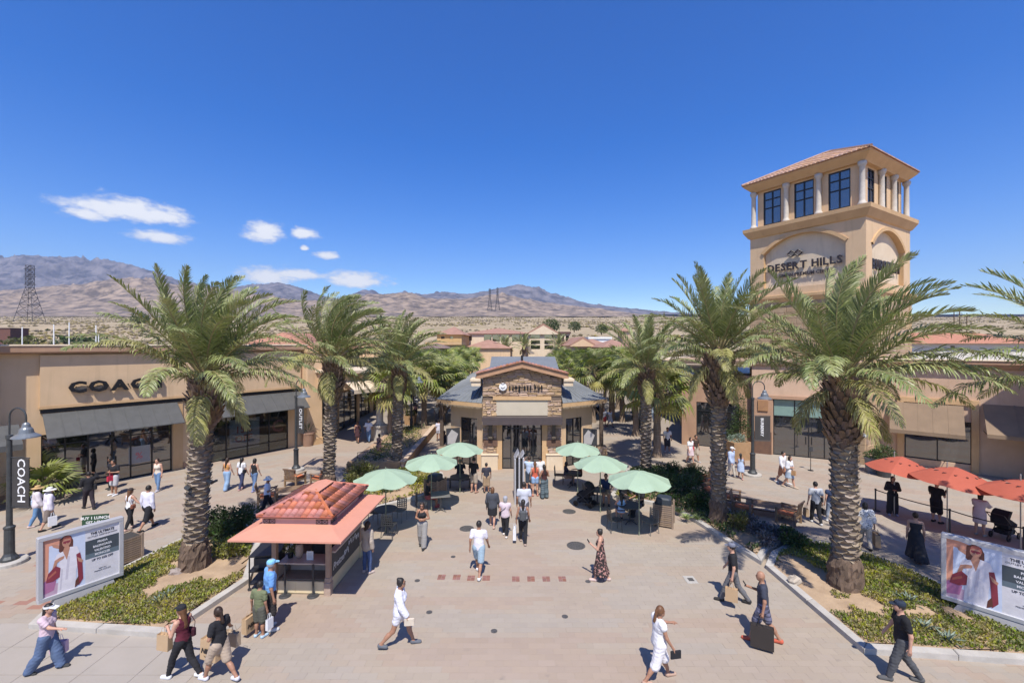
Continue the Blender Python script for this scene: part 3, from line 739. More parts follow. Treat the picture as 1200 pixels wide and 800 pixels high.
# fascia panel proud of the wall and its soffit line
fz0 = 4.35
fx0 = lx(47,470,-.18)[0]
wall(th, fx0, e1-.25, fz0, 6.86, [], stucco, -.16, .155, 'fascia_panel')
mm = MB(); mm.box(fx0-.03, -.19, fz0-.13, e1-.22, -.0, fz0-.004); ob('fascia_trim', mm, stucco_y, th)
mm = MB(); mm.box(fx0+.02, -.10, fz0-.34, e1-.3, -.002, fz0-.134); ob('gap_shade_strip', mm, black, th)  # black strip paints the shaded gap between fascia and awnings
prof_x(th, 'cornice', -12, e1+.1, [(0,6.925),(-.38,6.95),(-.44,7.02),(-.44,7.28),(.35,7.28),(.35,6.925)], stucco_d)  # darker stucco stands for the shade in the cove under the cap
prof_x(th, 'parapet_cap', -12.02, e1+.12, [(-.46,7.284),(-.48,7.32),(-.46,7.38),(.4,7.38),(.4,7.284)], stucco_c)
mm = MB(); mm.box(-12,.36,6.6,e1,9,6.7); mm.box(-12,9,0,e1,9.3,6.9); mm.box(e1-.3,.36,0,e1,9,6.6); ob('roof', mm, stucco_c, th)
# end pier, taller and proud
mm = MB(); mm.bbox(e1+.0, -.55, 0, e2, 1.6, 6.75, .03); ob('pier', mm, stucco, th)
mm = MB(); mm.bbox(e1-.1, -.66, 6.755, e2+.1, 1.7, 6.98, .05); mm.bbox(e1-.02, -.60, 0, e2+.04, 1.5, .5, .02); ob('pier_cap', mm, stucco_y, th)
pb = lx(225,520)[0]
mm = MB(); mm.box(wb+.02,-.06,0,wb+.5,-.002,fz0-.36); mm.box(wc-.5,-.06,0,wc-.02,-.002,fz0-.36); ob('pilaster', mm, stucco_y, th)
mm = MB(); mm.box(-12,-.05,0,wa-.1,-.003,.35); mm.box(wb+.52,-.05,0,wc-.52,-.003,.35); ob('wall_base', mm, stucco_d, th)
# glazing
c1 = [(lx(p,540)[0]-wa)/(wb-wa) for p in (77,104,132,154,179)]
storefront(th, wa, wb, 0, zw, [0]+c1+[1], [0,.22,.80,1], .16, doors=(2,3))
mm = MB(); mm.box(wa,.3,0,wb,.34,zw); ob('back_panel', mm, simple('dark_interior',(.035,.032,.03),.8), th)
c2 = [(lx(p,530)[0]-wc)/(wd-wc) for p in (266,291,316)]
storefront(th, wc, wd, .0, zw, [0]+c2+[1], [0,.22,1], .12, mat=glass_s)
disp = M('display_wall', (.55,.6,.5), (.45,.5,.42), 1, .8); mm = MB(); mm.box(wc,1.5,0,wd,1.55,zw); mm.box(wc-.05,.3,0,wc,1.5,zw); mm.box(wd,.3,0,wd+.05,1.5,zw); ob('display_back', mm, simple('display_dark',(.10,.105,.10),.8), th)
mm = MB(); mm.box(wc,.2,0,wd,1.5,.12); mm.box(wc,.2,zw-.05,wd,1.5,zw); ob('display_shelf', mm, disp, th)
# window posters
red_l = simple('red_lettering', (.62,.10,.12), .5)
pr = M('lilac_poster', (.60,.60,.78), (.52,.54,.74), 1.2, .7)
px0, pz1 = lx(268,500,.35); px1_, _ = lx(304,500,.35)
mm = MB(); mm.box(px0+.05,.35,.45,px1_,.37,2.45); po = ob('sale_poster', mm, pr, th)
textob('15%', .62, red_l, po, ((px0+px1_)/2-.05,.345,1.55), bold=.012); textob('OFF', .62, red_l, po, ((px0+px1_)/2-.05,.345,.95), bold=.012)
cx_, cz_ = lx(326,500,.35); mm = MB(); mm.box(cx_-.75,.35,.7,cx_+.55,.37,2.6); po = ob('logo_poster', mm, simple('near_black_poster',(.02,.02,.025),.6), th)
textob('C', 1.15, simple('pink_lettering',(.60,.16,.24),.5), po, (cx_-.05,.345,1.25), bold=.03)
mm = MB(); pxx,_ = lx(164,530); mm.box(pxx-.45,.145,.75,pxx+.5,.15,1.7); po = ob('window_card', mm, simple('grey_card',(.33,.32,.31),.6), th)
textob('%', .5, red_l, po, (pxx,.143,1.0)); textob('600', .22, simple('white_lettering',(.8,.8,.8),.5), th, (lx(148,510)[0],.145,2.62))
# awnings
a0 = lx(62,513,-1.25); a1 = lx(209,495,-1.25); print('awn', a0, a1)
awz = (a0[1]+a1[1])/2
awning(th, a0[0]-.2, a1[0]+.3, -.09, fz0-.36, -1.3, awz, grey_aw, seams=9, valance=.04)
b0 = lx(250,490,-1.25); b1 = lx(363,477,-1.25)
awning(th, b0[0]-.5, b1[0], -.09, fz0-.36, -1.3, awz, grey_aw, seams=9, valance=.04)
# sign letters
cst = simple('black_sign', (.012,.012,.014), .35)
q0 = lx(80,447,-.3); q1 = lx(191,440,-.3)
def boldsign(s, parent, x0, x1, z, size, y, sx=1.35, mat=cst, bold=.03, depth=.13):
    letters(s, size, mat, parent, x0, y, z, depth, bold, sx, gap=.10, width=x1-x0)
    m_ = MB(); m_.box(x0+.1, y+depth/2, z+size*.25, x1-.1, y+depth/2+.02, z+size*.29)
sg = thing('wall_sign', 'black raised COACH letters high on the left shop wall', 'sign', (OL.x, OL.y, 0), rzL)
boldsign('COACH', sg, q0[0], q1[0], 4.96, .76, -.32, bold=.034)
mm = MB()
for k in range(9):
    x = q0[0]+.3+(q1[0]-q0[0]-.6)*k/8; mm.box(x-.02,-.26,5.22,x+.02,-.16,5.25)
ob('standoff', mm, cst, sg)
# side wing at the far left, closer, with its own grey awning
wg = thing('shade_wing', 'brown shop wing with a small grey awning at the left edge', 'building', (OL.x, OL.y, 0), rzL)
wx = lx(38,450)[0]-1.85
mm = MB(); mm.box(wx-12,-1.3,0,wx,-.48,11.0); ob('wall', mm, stucco, wg)  # wall out of view, made this tall to shade the shop front
prof_x(wg, 'cornice', wx-12, wx+.25, [(-1.3,11.0),(-1.5,11.05),(-1.7,11.4),(-1.7,11.7),(-.5,11.7),(-.5,11.0)], stucco_d)
q_ = lx(27,520,-2.5)
awning(wg, q_[0]-7, q_[0], -1.32, 3.75, -2.5, q_[1], grey_aw, seams=6, valance=.25)

# second shop down the left side of the street, recessed behind the portico
X0 = (373-600)/F0
s2 = thing('shop_building', 'tan shop with a small grey awning behind the second palm', 'shop', (-14.6,33.5,0), R(90))
wall(s2, 0, 9, 0, 6.3, [(.5,3.2,0,3.0),(4.0,8.4,0,3.2)], stucco_y, 0, .3)
storefront(s2, .5, 3.2, 0, 3.0, [0,.5,1],[0,.8,1], .15, doors=(0,1)); storefront(s2, 4.0, 8.4, 0, 3.2, [0,.33,.66,1],[0,.2,.8,1], .15, doors=(1,))
awning(s2, 3.8, 8.7, -.02, 4.2, -1.3, 3.35, grey_aw, seams=6, valance=.1)
prof_x(s2, 'cornice', -.1, 9.1, [(0,6.3),(-.3,6.4),(-.45,6.7),(-.45,6.95),(.3,6.95),(.3,6.3)], stucco_d)
mm = MB(); mm.box(.0,.31,6.2,9,7,6.3); mm.box(0,.3,0,.3,7,6.2); ob('roof', mm, stucco_c, s2)
mm = MB()
ob('roof_tiles', (lambda m_: (m_.add([(-.2,-.5,7.0),(9.2,-.5,7.0),(8.0,3.2,8.3),(1.0,3.2,8.3),(9.2,7,7.0),(-.2,7,7.0)], [(0,1,2,3),(1,4,2),(0,3,5),(2,4,5,3),(0,5,4,1)]), m_)[1])(MB()), terracotta, s2)
# portico with a white column
pt = thing('portico', 'tan entrance portico with a cream canopy and a white column on a pedestal', 'portico', (-12.0,31.4,0), R(56))
mm = MB(); mm.box(-.2,-.1,4.15,3.7,3.6,5.3); ob('beam', mm, stucco, pt)
mm = MB(); mm.box(-.4,-.5,5.304,4.1,3.8,5.5); ob('cornice', mm, stucco_c, pt)
awning(pt, .1, 2.9, -.12, 4.75, -1.2, 4.2, stucco_c, seams=7, valance=.28, ends=False, name='canopy')
mm = MB(); mm.bbox(2.9,-.35,0,3.85,.60,1.05,.03); mm.bbox(2.83,-.42,1.054,3.92,.67,1.2,.03); ob('pedestal', mm, white_st, pt)
mm = MB(); mm.lathe([(.40,1.2),(.40,1.3),(.30,1.38),(.27,1.5),(.235,3.85),(.30,3.95),(.36,4.0),(.36,4.145)], 16, c=(3.37,.12)); ob('column', mm, white_st, pt, smooth=True)
# rest of the left side of the street
def shopblock(name, label, y0, y1, X, h, side, mat, trim, n, seed, roofmat=terracotta, arcade=True):
    L_ = y1-y0; rz = R(90) if side < 0 else R(-90)
    th = thing('shop_building', label, 'shop', (X, y0 if side < 0 else y1, 0), rz); rng = random.Random(seed)
    bw = L_/n; ops = [(i*bw+.5, (i+1)*bw-.5, 0, 3.0) for i in range(n)]
    wall(th, 0, L_, 0, h, ops, mat, 0, .3)
    for i, o in enumerate(ops):
        storefront(th, o[0], o[1], 0, 3.0, [0,.33,.66,1],[0,.2,.8,1], .15, doors=(1,))
        if arcade: awning(th, o[0]-.2, o[1]+.2, -.02, 3.9, -1.3, 3.15, [grey_aw, simple('brown_canvas',(.20,.15,.11),.85), simple('navy_metal',(.05,.06,.09),.5)][(i+seed) % 3], seams=4, valance=.15, ends=False)
    prof_x(th, 'cornice', -.1, L_+.1, [(0,h),(-.25,h+.1),(-.4,h+.35),(-.4,h+.6),(.3,h+.6),(.3,h)], trim)
    if roofmat: ob('roof', (lambda m_: (m_.add([(-.3,-.6,h+.6),(L_+.3,-.6,h+.6),(L_-2,4,h+2.0),(2,4,h+2.0),(L_+.3,9,h+.6),(-.3,9,h+.6)], [(0,1,2,3),(1,4,2),(0,3,5),(2,4,5,3),(0,5,4,1)]), m_)[1])(MB()), roofmat, th)
    else: mm = MB(); mm.box(0,.3,h-.1,L_,9,h); mm.box(0,.3,0,.3,9,h-.1); mm.box(L_-.3,.3,0,L_,9,h-.1); ob('roof', mm, stucco_c, th)
    return th
shopblock('a','tan shopfronts down the left side of the street behind the white column', 43.5, 62, -15.2, 5.2, -1, stucco, stucco_d, 4, 1, None)
shopblock('b','far brown shopfronts at the end of the left side of the street', 62.5, 84, -16.0, 5.4, -1, stucco_d, stucco_c, 4, 2, None)
shopblock('c','shaded shopfronts down the right side of the street beyond the planter urns', 36.5, 60, 17.2, 5.0, 1, stucco, stucco_d, 5, 3, None)
shopblock('d','far shopfronts at the end of the right side of the street', 60.5, 84, 17.6, 5.4, 1, stucco_d, stucco_c, 4, 1, None)
ms_ = thing('canopy_roof', 'blue grey metal canopy roof over the right side walk behind the palms', 'canopy', (16.9,37.0,0), 0)
mm = MB(); mm.add([(-1.6,-1.5,4.0),(-1.6,9,4.0),(1.2,9,5.3),(1.2,-1.5,5.3),(-1.6,-1.5,3.9),(-1.6,9,3.9),(1.2,9,5.2),(1.2,-1.5,5.2)], [(0,3,2,1),(4,5,6,7),(0,1,5,4),(0,4,7,3),(1,2,6,5)]); ob('roof', mm, M('blue_canopy_metal',(.12,.14,.18),(.10,.12,.15),2,.5), ms_)
for y in (-1.2, 3.5, 8.5):
    mm = MB(); mm.bbox(-1.5,y-.12,0,-1.26,y+.12,3.88,.02); ob('post', mm, stucco_y, ms_)

# ================================================================== hut with stacked stone front
HX, HYy = (611.8-600)*26.2/F0, 26.2
hut = thing('stone_hut', 'small shop with stacked stone gable front and blue grey metal roof wings', 'shop', (HX, HYy, 0))
stone_m = M('ledge_stone', (.50,.355,.24), (.37,.255,.17), 3.2, .92, .6, 22, rand=.38, detail=6)
stone_dk = simple('stone_mortar', (.16,.12,.09), .95)
metal_r = M('blue_grey_metal', (.185,.195,.20), (.155,.165,.17), 2, .55, metal=.0, spec=.3)
HW = 2.33
bm_ = MB()
wallmb(bm_, -HW, HW, 0, 4.7, [(-1.42,1.42,0,3.05)], .08, .5)
bm_.add([(-HW,.08,4.7),(HW,.08,4.7),(HW,.08,5.6),(0,.08,6.12),(-HW,.08,5.6),(-HW,.58,4.7),(HW,.58,4.7),(HW,.58,5.6),(0,.58,6.12),(-HW,.58,5.6)],
       [(0,1,2,3,4),(9,8,7,6,5),(1,6,7,2),(0,4,9,5),(2,7,8,3),(3,8,9,4)])
ob('wall', bm_, stone_dk, hut)
smesh = []
for k in range(8):
    r_ = np.random.RandomState(100+k); m_ = MB(); m_.bbox(0,-.5,0,1,.5,1,.06); v = m_.v[0]; v += (r_.rand(*v.shape)-.5)*np.array([.03,.5,.10])
    me = m_.mesh('stone'); me.materials.append(stone_m); smesh.append(me)
def lay_stones(parent, x0, x1, z0, z1, hz, lens, clip, seed, y=.08, cap=999, name='stone', frame=None):
    r_ = random.Random(seed); z = z0; c = 0
    while z < z1-.03:
        h = min(hz*(.75+.5*r_.random()), z1-z)
        x = x0-r_.random()*.2
        while x < x1:
            l = lens[0]+(lens[1]-lens[0])*r_.random(); a, b = max(x, x0), min(x+l, x1)
            if x1-b < .12: b = x1
            if b-a > .07 and clip(a, b, z, z+h) and c < cap:
                d = .09+.07*r_.random()
                o = ob(name, smesh[r_.randrange(8)], None, parent, (a+.006, y, z+.006), scale=(b-a-.012, d, h-.012)); c += 1
                if frame: o.location = frame[0]+Vector((frame[1].x*a, frame[1].y*a, z+.006)); o.rotation_euler = (0,0,frame[2])
            x = b if b > x else x+l
            if b == x1: break
        z += h
    return c
gab = lambda x: 6.02-abs(x)*.225
def hclip(a, b, z0, z1):
    if max(abs(a), abs(b)) < 0: return False
    if z1 > gab(max(abs(a), abs(b)))-.02+.06: return False
    if b > -1.72 and a < 1.72 and z0 < 4.10: return False
    return True
n_ = lay_stones(hut, -HW, -1.50, .95, 4.10, .135, (.25,.5), lambda *a: True, 1)
n_ += lay_stones(hut, 1.50, HW, .95, 4.10, .135, (.25,.5), lambda *a: True, 2)
n_ += lay_stones(hut, -HW, HW, 4.32, 6.05, .115, (.28,.62), hclip, 3)
print('hut stones', n_)
for s in (-1, 1):
    xa, xb = sorted((s*1.42, s*(HW+.08)))
    mm = MB(); mm.bbox(xa,-.12,0,xb,.5,.85,.03); mm.bbox(xa-.03,-.16,.854,xb+.03,.52,.94,.02); ob('pedestal', mm, stucco_c, hut)
    xa, xb = sorted((s*1.18, s*1.50)); mm = MB(); mm.box(xa,-.02,.0,xb,.4,3.05); ob('door_jamb', mm, stucco_y, hut)
    x = s*1.86
    mm = MB(); mm.bbox(x-.13,-.22,1.85,x+.13,-.02,1.95,.02); mm.bbox(x-.10,-.20,1.95,x+.10,-.04,2.65,.01); mm.bbox(x-.13,-.22,2.65,x+.13,-.02,2.75,.02); ob('wall_lantern', mm, simple('lantern_bronze',(.09,.07,.05),.4), hut)
    mm = MB(); mm.box(x-.42,-.04,1.38,x+.42,.02,1.75); ob('stone_band', mm, M('brown_band',(.16,.09,.06),(.12,.07,.05),5,.9), hut)
mm = MB(); mm.box(-1.72,-.06,4.1,1.72,.08,4.30); ob('lintel', mm, stucco_y, hut)
mm = MB(); mm.box(-1.55,.02,3.18,1.55,.09,4.095); ob('sign_panel', mm, M('cream_panel',(.52,.455,.35),(.48,.42,.32),1,.8), hut)
mm = MB(); mm.box(-2.32,-.62,2.92,2.32,-.10,3.02); mm.box(-2.3,-.66,2.74,2.3,-.60,3.02); mm.box(-2.32,-.60,3.02,2.32,-.08,3.16); ob('awning', mm, M('plum_brown_metal',(.085,.065,.065),(.07,.055,.055),3,.5), hut)
storefront(hut, -1.18, 1.18, 0, 3.05, [0,.22,.5,.78,1], [0,.2,.78,1], .22, doors=(1,2))
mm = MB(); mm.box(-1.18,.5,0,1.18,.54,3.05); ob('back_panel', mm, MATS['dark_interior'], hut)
# gable trim
def slope(mb, xa, za, xb, zb, y0, y1, t):
    mb.add([(xa,y0,za),(xb,y0,zb),(xb,y1,zb),(xa,y1,za),(xa,y0,za+t),(xb,y0,zb+t),(xb,y1,zb+t),(xa,y1,za+t)], [(0,3,2,1),(4,5,6,7),(0,1,5,4),(1,2,6,5),(2,3,7,6),(3,0,4,7)])
for s in (-1, 1):
    mm = MB()
    if s < 0: slope(mm, -2.68,5.34,0,6.02,-.36,.8,.34)
    else: slope(mm, 0,6.02,2.68,5.34,-.36,.8,.34)
    ob('gable_fascia', mm, M('brown_fascia', (.44,.26,.155), (.38,.22,.13), 2, .8), hut)
    # tiles along the gable edge
    for k in range(14):
        x = s*(k+.5)*2.72/14; z = 6.36-abs(x)*.2537
        mm = MB(); mm.add([(math.cos(math.pi*i/5)*.105, yy, math.sin(math.pi*i/5)*.075) for yy in (-.46,.9) for i in range(6)], [(i,i+1,i+7,i+6) for i in range(5)]+[(0,1,2,3,4,5)][::-1])
        ob('ridge_tile', mm, terracotta, hut, (x,0,z), (0,s*.25,0))
    xa, xb = sorted((s*2.42, s*2.98)); mm = MB(); mm.bbox(xa,-.35,4.95,xb,.9,5.22,.03); mm.bbox(xa-.06*(s<0)-.0,-.42,5.224,xb+.06*(s>0),.95,5.38,.03); mm.bbox(min(s*2.36,s*2.75),-.3,5.384,max(s*2.36,s*2.75),.8,5.52,.03); ob('eave_return', mm, stucco_c, hut)
mm = MB(); mm.bbox(-.07,.2,6.38,.07,.34,6.72,.01); ob('vent_pipe', mm, black, hut)
# name sign
wht = simple('white_sign_face', (.78,.78,.76), .5)
sg = thing('wall_sign', 'sunglass hut letters with a round white emblem on the stone gable', 'sign', (HX, HYy, 0))
letters('sunglass hut', .46, cst, sg, -.78, -.055, 4.72, .05, .02, 1.0, gap=.22, width=2.05)
mm = MB(); mm.add([(math.cos(2*math.pi*k/24)*r_-1.13, yy, 4.88+math.sin(2*math.pi*k/24)*r_) for r_, yy in ((.225,-.02),(.225,-.13),(.19,-.145)) for k in range(24)], [(i*24+k,(i+1)*24+k,(i+1)*24+(k+1)%24,i*24+(k+1)%24) for i in range(2) for k in range(24)]+[tuple(range(71,47,-1))[::-1]])
ob('emblem', mm, wht, sg)
mm = MB(); mm.tube([(-1.30,-.14,5.12),(-1.13,-.15,5.03),(-.98,-.14,5.12)], .02, 5); mm.tube([(-1.25,-.16,4.86),(-1.13,-.17,4.80),(-1.0,-.16,4.88)], .014, 5); ob('emblem_mark', mm, cst, sg)
# wings: chamfered corners then long sides
def wingwall(parent, a, b, z1, ops, mat):
    rz, L_ = frame_of(Vector((*a,0)), Vector((*b,0)))
    e = ob('wing_wall', (lambda m_: (wallmb(m_, 0, L_, 0, z1, ops, 0, .25), m_)[1])(MB()), mat, parent, (a[0],a[1],0), (0,0,rz)); return e, rz, L_
CX, CY = 4.45, 1.75     # chamfer end, local
for s in (-1, 1):
    a, b = ((HW-.05, .3), (CX, CY)); c_, d_ = (CX, CY), (CX, 24.0)
    if s > 0: segs = [(a, b), (c_, d_)]
    else: segs = [((-b[0], b[1]), (-a[0], a[1])), ((-d_[0], d_[1]), (-c_[0], c_[1]))]
    e, rz, L_ = wingwall(hut, *segs[0], 3.75, [(.45,1.75,0,2.9)] if s > 0 else [(.8,2.1,0,2.9)], stucco)
    storefront(e, *((.45,1.75) if s > 0 else (.8,2.1)), 0, 2.9, [0,.5,1], [0,.25,1], .12, handles=False)
    e2_, rz2, L2 = wingwall(hut, *segs[1], 3.75, [(2+i*4.2, 5+i*4.2, .5, 2.8) for i in range(5)], stucco)
    for i in range(5): storefront(e2_, 2+i*4.2, 5+i*4.2, .5, 2.8, [0,.5,1], [0,1], .12, handles=False)
    # stone based posts at the eave corner
    x = s*4.95; y = 1.35
    mm = MB(); mm.bbox(x-.11,y-.11,1.1,x+.11,y+.11,3.85,.02); ob('post', mm, M('dark_timber',(.10,.07,.05),(.08,.055,.04),6,.85), hut)
    mm = MB(); mm.tube([(x,y,2.9),(x-s*.0,y-.75,3.85)], .07, 5); mm.tube([(x,y,2.9),(x-s*.7,y+.1,3.85)], .07, 5); ob('post_brace', mm, MATS['dark_timber'], hut)
    mm = MB(); mm.box(x-.28,y-.28,0,x+.28,y+.28,1.1); ob('post_base', mm, stone_dk, hut)
    r_ = random.Random(5+s); z = .02
    while z < 1.05:
        h = .13+.06*r_.random(); xx = -.31
        while xx < .30:
            l = min(.18+.2*r_.random(), .31-xx); ob('stone', smesh[r_.randrange(8)], None, hut, (x+xx+.005, y-.28, z), scale=(l-.01,.08,min(h,1.1-z)-.012)); xx += l
            if .31-xx < .06: break
        z += h
    # roof slabs of metal panels: front chamfer + long side
    E = [(HW+.02, -.55), (5.30, 1.45), (5.30, 24.6)]; T = [(HW+.02, 3.5), (1.6, 4.8), (1.6, 24.0)]; zE, zT = 3.98, 5.35
    ro = ob('roof', (lambda m_: (m_.add([(s*x_,y_,zE-.22) for x_,y_ in E]+[(s*x_,y_,zT-.6) for x_,y_ in [(HW+.02,2.7),(1.6,4.8),(1.6,24.0)]], [(0,1,4,3),(1,2,5,4)] if s > 0 else [(3,4,1,0),(4,5,2,1)]), m_)[1])(MB()), stone_dk, hut)
    def panel(p, q, r2, t2):
        p, q, r2, t2 = [Vector((s*v_[0], v_[1], v_[2])) for v_ in (p, q, r2, t2)]
        m_ = MB(); up = Vector((0,0,.02)); o2 = (q-p).normalized()*.02
        if s > 0: m_.add([tuple(p),tuple(q),tuple(r2),tuple(t2)], [(0,1,2,3)])
        else: m_.add([tuple(p),tuple(q),tuple(r2),tuple(t2)], [(3,2,1,0)])
        b0, b1 = q, r2; w_ = (q-p).normalized()*.022; hh = Vector((0,0,.045))
        m_.add([tuple(b0-w_),tuple(b0+w_),tuple(b0+hh),tuple(b1-w_),tuple(b1+w_),tuple(b1+hh)], [(0,1,2),(3,5,4),(0,2,5,3),(1,4,5,2)])
        ob('roof_panel', m_, metal_r, ro)
    nP = 9
    for k in range(nP):
        t0, t1 = k/nP, (k+1)/nP
        f = lambda t: (E[0][0]+(E[1][0]-E[0][0])*t, E[0][1]+(E[1][1]-E[0][1])*t, zE)
        g2 = lambda t: (HW+.02+(1.6-HW-.02)*t, 2.7+2.1*t, zT)
        panel(f(t0), f(t1), g2(t1), g2(t0))
    nQ = 30
    for k in range(nQ):
        t0, t1 = k/nQ, (k+1)/nQ; f = lambda t: (5.30, 1.45+(24.6-1.45)*t, zE); g2 = lambda t: (1.6, 4.8+(24-4.8)*t, zT)
        panel(f(t0), f(t1), g2(t1), g2(t0))
    mm = MB(); pts = [Vector((s*x_, y_)) for x_, y_ in E]
    for a_, b_ in zip(pts, pts[1:]):
        n2 = Vector((-(b_-a_).y, (b_-a_).x)).normalized()*.06*s*-1
        mm.add([(a_.x,a_.y,zE-.24),(b_.x,b_.y,zE-.24),(b_.x,b_.y,zE-.02),(a_.x,a_.y,zE-.02),(a_.x-n2.x,a_.y-n2.y,zE-.24),(b_.x-n2.x,b_.y-n2.y,zE-.24),(b_.x-n2.x,b_.y-n2.y,zE-.02),(a_.x-n2.x,a_.y-n2.y,zE-.02)], [(0,1,2,3),(7,6,5,4),(0,4,5,1),(3,2,6,7),(0,3,7,4),(1,5,6,2)])
    ob('fascia', mm, stucco_y, hut)
    # hanging string of pale bulbs under the eave
    mm = MB(); rr_ = random.Random(3)
    for a_, b_ in zip(pts[:2], pts[1:]):
        for k in range(40 if (b_-a_).length < 5 else 80):
            t_ = (k+.5)/(40 if (b_-a_).length < 5 else 80); p_ = a_.lerp(b_, t_); l_ = .08+.14*rr_.random(); mm.add([(p_.x-.012,p_.y,zE-.24),(p_.x+.012,p_.y,zE-.24),(p_.x,p_.y,zE-.24-l_),(p_.x,p_.y+.012,zE-.24)], [(0,1,2),(1,3,2),(3,0,2)])
    tag(ob('icicle_lights', mm, stucco_c, hut), kind='stuff')
mm = MB(); mm.box(-1.7,2.6,4.6,1.7,24,5.33); ob('ridge_box', mm, metal_r, hut)
# raised rear roof block seen above the gable
mm = MB(); mm.add([(-2.2,5.5,5.6),(2.75,5.5,5.6),(2.75,5.5,5.62),(-2.2,5.5,5.62),(-2.2,13,5.6),(2.75,13,5.6),(2.75,8.5,6.42),(-2.2,8.5,6.42)], [(0,1,2,3),(3,2,6,7),(1,5,6,2),(4,0,3,7),(4,7,6,5)]); ob('rear_roof', mm, metal_r, hut)
mm = MB(); mm.box(-1.6,.6,3.8,1.6,3.4,5.3); mm.box(-HW,.6,3.7,HW,3.0,4.9); ob('attic_wall', mm, stucco, hut)
mm = MB()
slope(mm, -2.6,5.42,0,6.10,.82,5.4,.2); slope(mm, 0,6.10,2.6,5.42,.82,5.4,.2); ob('gable_roof', mm, metal_r, hut)
# posters by the hut
for px, py, lb in [(532,545,'black poster stand on a stone plinth left of the hut'),(690,546,'black poster stand on a stone plinth right of the hut')]:
    c = G(px,py); t_ = thing('poster_stand', lb, 'poster stand', (c.x, c.y-.4, 0), R(-25 if px > 600 else 25))
    mm = MB(); mm.tube([(-.25,0,0),(-.25,0,2.2)], .03, 6); mm.tube([(.25,0,0),(.25,0,2.2)], .03, 6); ob('stand', mm, black, t_)
    mm = MB(); mm.box(-.42,-.04,1.35,.42,.04,2.35); ob('panel', mm, dkgrey, t_)
    mm = MB(); mm.add([(-.36,-.042,1.42),(.1,-.042,1.42),(.3,-.042,2.0),(-.1,-.042,2.28),(-.36,-.042,1.9)], [(0,1,2,3,4)]); ob('print', mm, simple('grey_print',(.42,.40,.38),.6), t_)
# ================================================================== clock-less tower at the right
C0 = Vector((21.7, 27.2, 0)); d1 = Vector((-.52,.854,0)); d2 = Vector((.854,.52,0)); T1, T2 = 7.25, 6.95
OT = C0+d1*T1; rzT = math.atan2(-d1.y, -d1.x)
tw = thing('entry_tower', 'tall ochre square tower with stone base, arched sign panels and tiled roof', 'tower', (OT.x, OT.y, 0), rzT)
stone_b = M('cut_stone', (.52,.38,.25), (.42,.29,.18), 1.8, .92, .5, 18, rand=.3, detail=6)
bl_m = []
for k in range(6):
    r_ = np.random.RandomState(300+k); m_ = MB(); m_.bbox(0,-.5,0,1,.5,1,.05); m_.v[0] += (r_.rand(*m_.v[0].shape)-.5)*np.array([.02,.35,.05])
    me = m_.mesh('stone_block'); me.materials.append(stone_b); bl_m.append(me)
mm = MB(); mm.box(.06,.06,0,T1-.06,T2-.06,10.45); ob('core', mm, stone_dk, tw)
r_ = random.Random(4); cnt = 0
def faceblocks(L_, x0, rz, xoff, yoff):
    global cnt
    z = 0; row = 0; extra = MB()
    while z < 10.3:
        h = .40; x = 0-(row % 2)*.38
        while x < L_:
            l = .55+.4*r_.random(); a, b = max(0, x), min(L_, x+l)
            if L_-b < .2: b = L_
            if b-a > .1:
                lx_, ly_ = xoff+math.cos(rz)*a, yoff+math.sin(rz)*a
                if cnt < 296 and (z > 4.9 if L_ == T1 else True):
                    ob('stone_block', bl_m[r_.randrange(6)], None, tw, (lx_, ly_, z+.008), (0,0,rz), scale=(b-a-.016,.20,h-.016)); cnt += 1
                else:
                    extra.M = Matrix.Translation((xoff,yoff,0)) @ Matrix.Rotation(rz, 4, 'Z'); extra.bbox(a+.008,-.10,z+.008,b-.008,.05,z+h-.008,.02)
            if b == L_: break
            x = b
        z += h; row += 1
    if extra.n: tag(ob('stone_facing', extra, stone_b, tw), kind='stuff')
faceblocks(T2, 0, R(90), T1, 0)
faceblocks(T1, 0, 0, 0, 0)
def ring(name, prof, mat, x0=0, y0=0, x1=T1, y1=T2):
    'profile (out, z) mitred round the square plan'
    m_ = MB(); n = len(prof); vs = []
    for sx, sy in ((0,0),(1,0),(1,1),(0,1)):
        for o, z in prof: vs.append(((x1+o if sx else x0-o), (y1+o if sy else y0-o), z))
    fs = [(k*n+i, ((k+1)%4)*n+i, ((k+1)%4)*n+i+1, k*n+i+1) for k in range(4) for i in range(n-1)]
    m_.add(vs, fs); return ob(name, m_, mat, tw)
ring('lower_cornice', [(.02,10.33),(.14,10.39),(.30,10.65),(.30,10.83),(.0,10.88)], stucco_y)
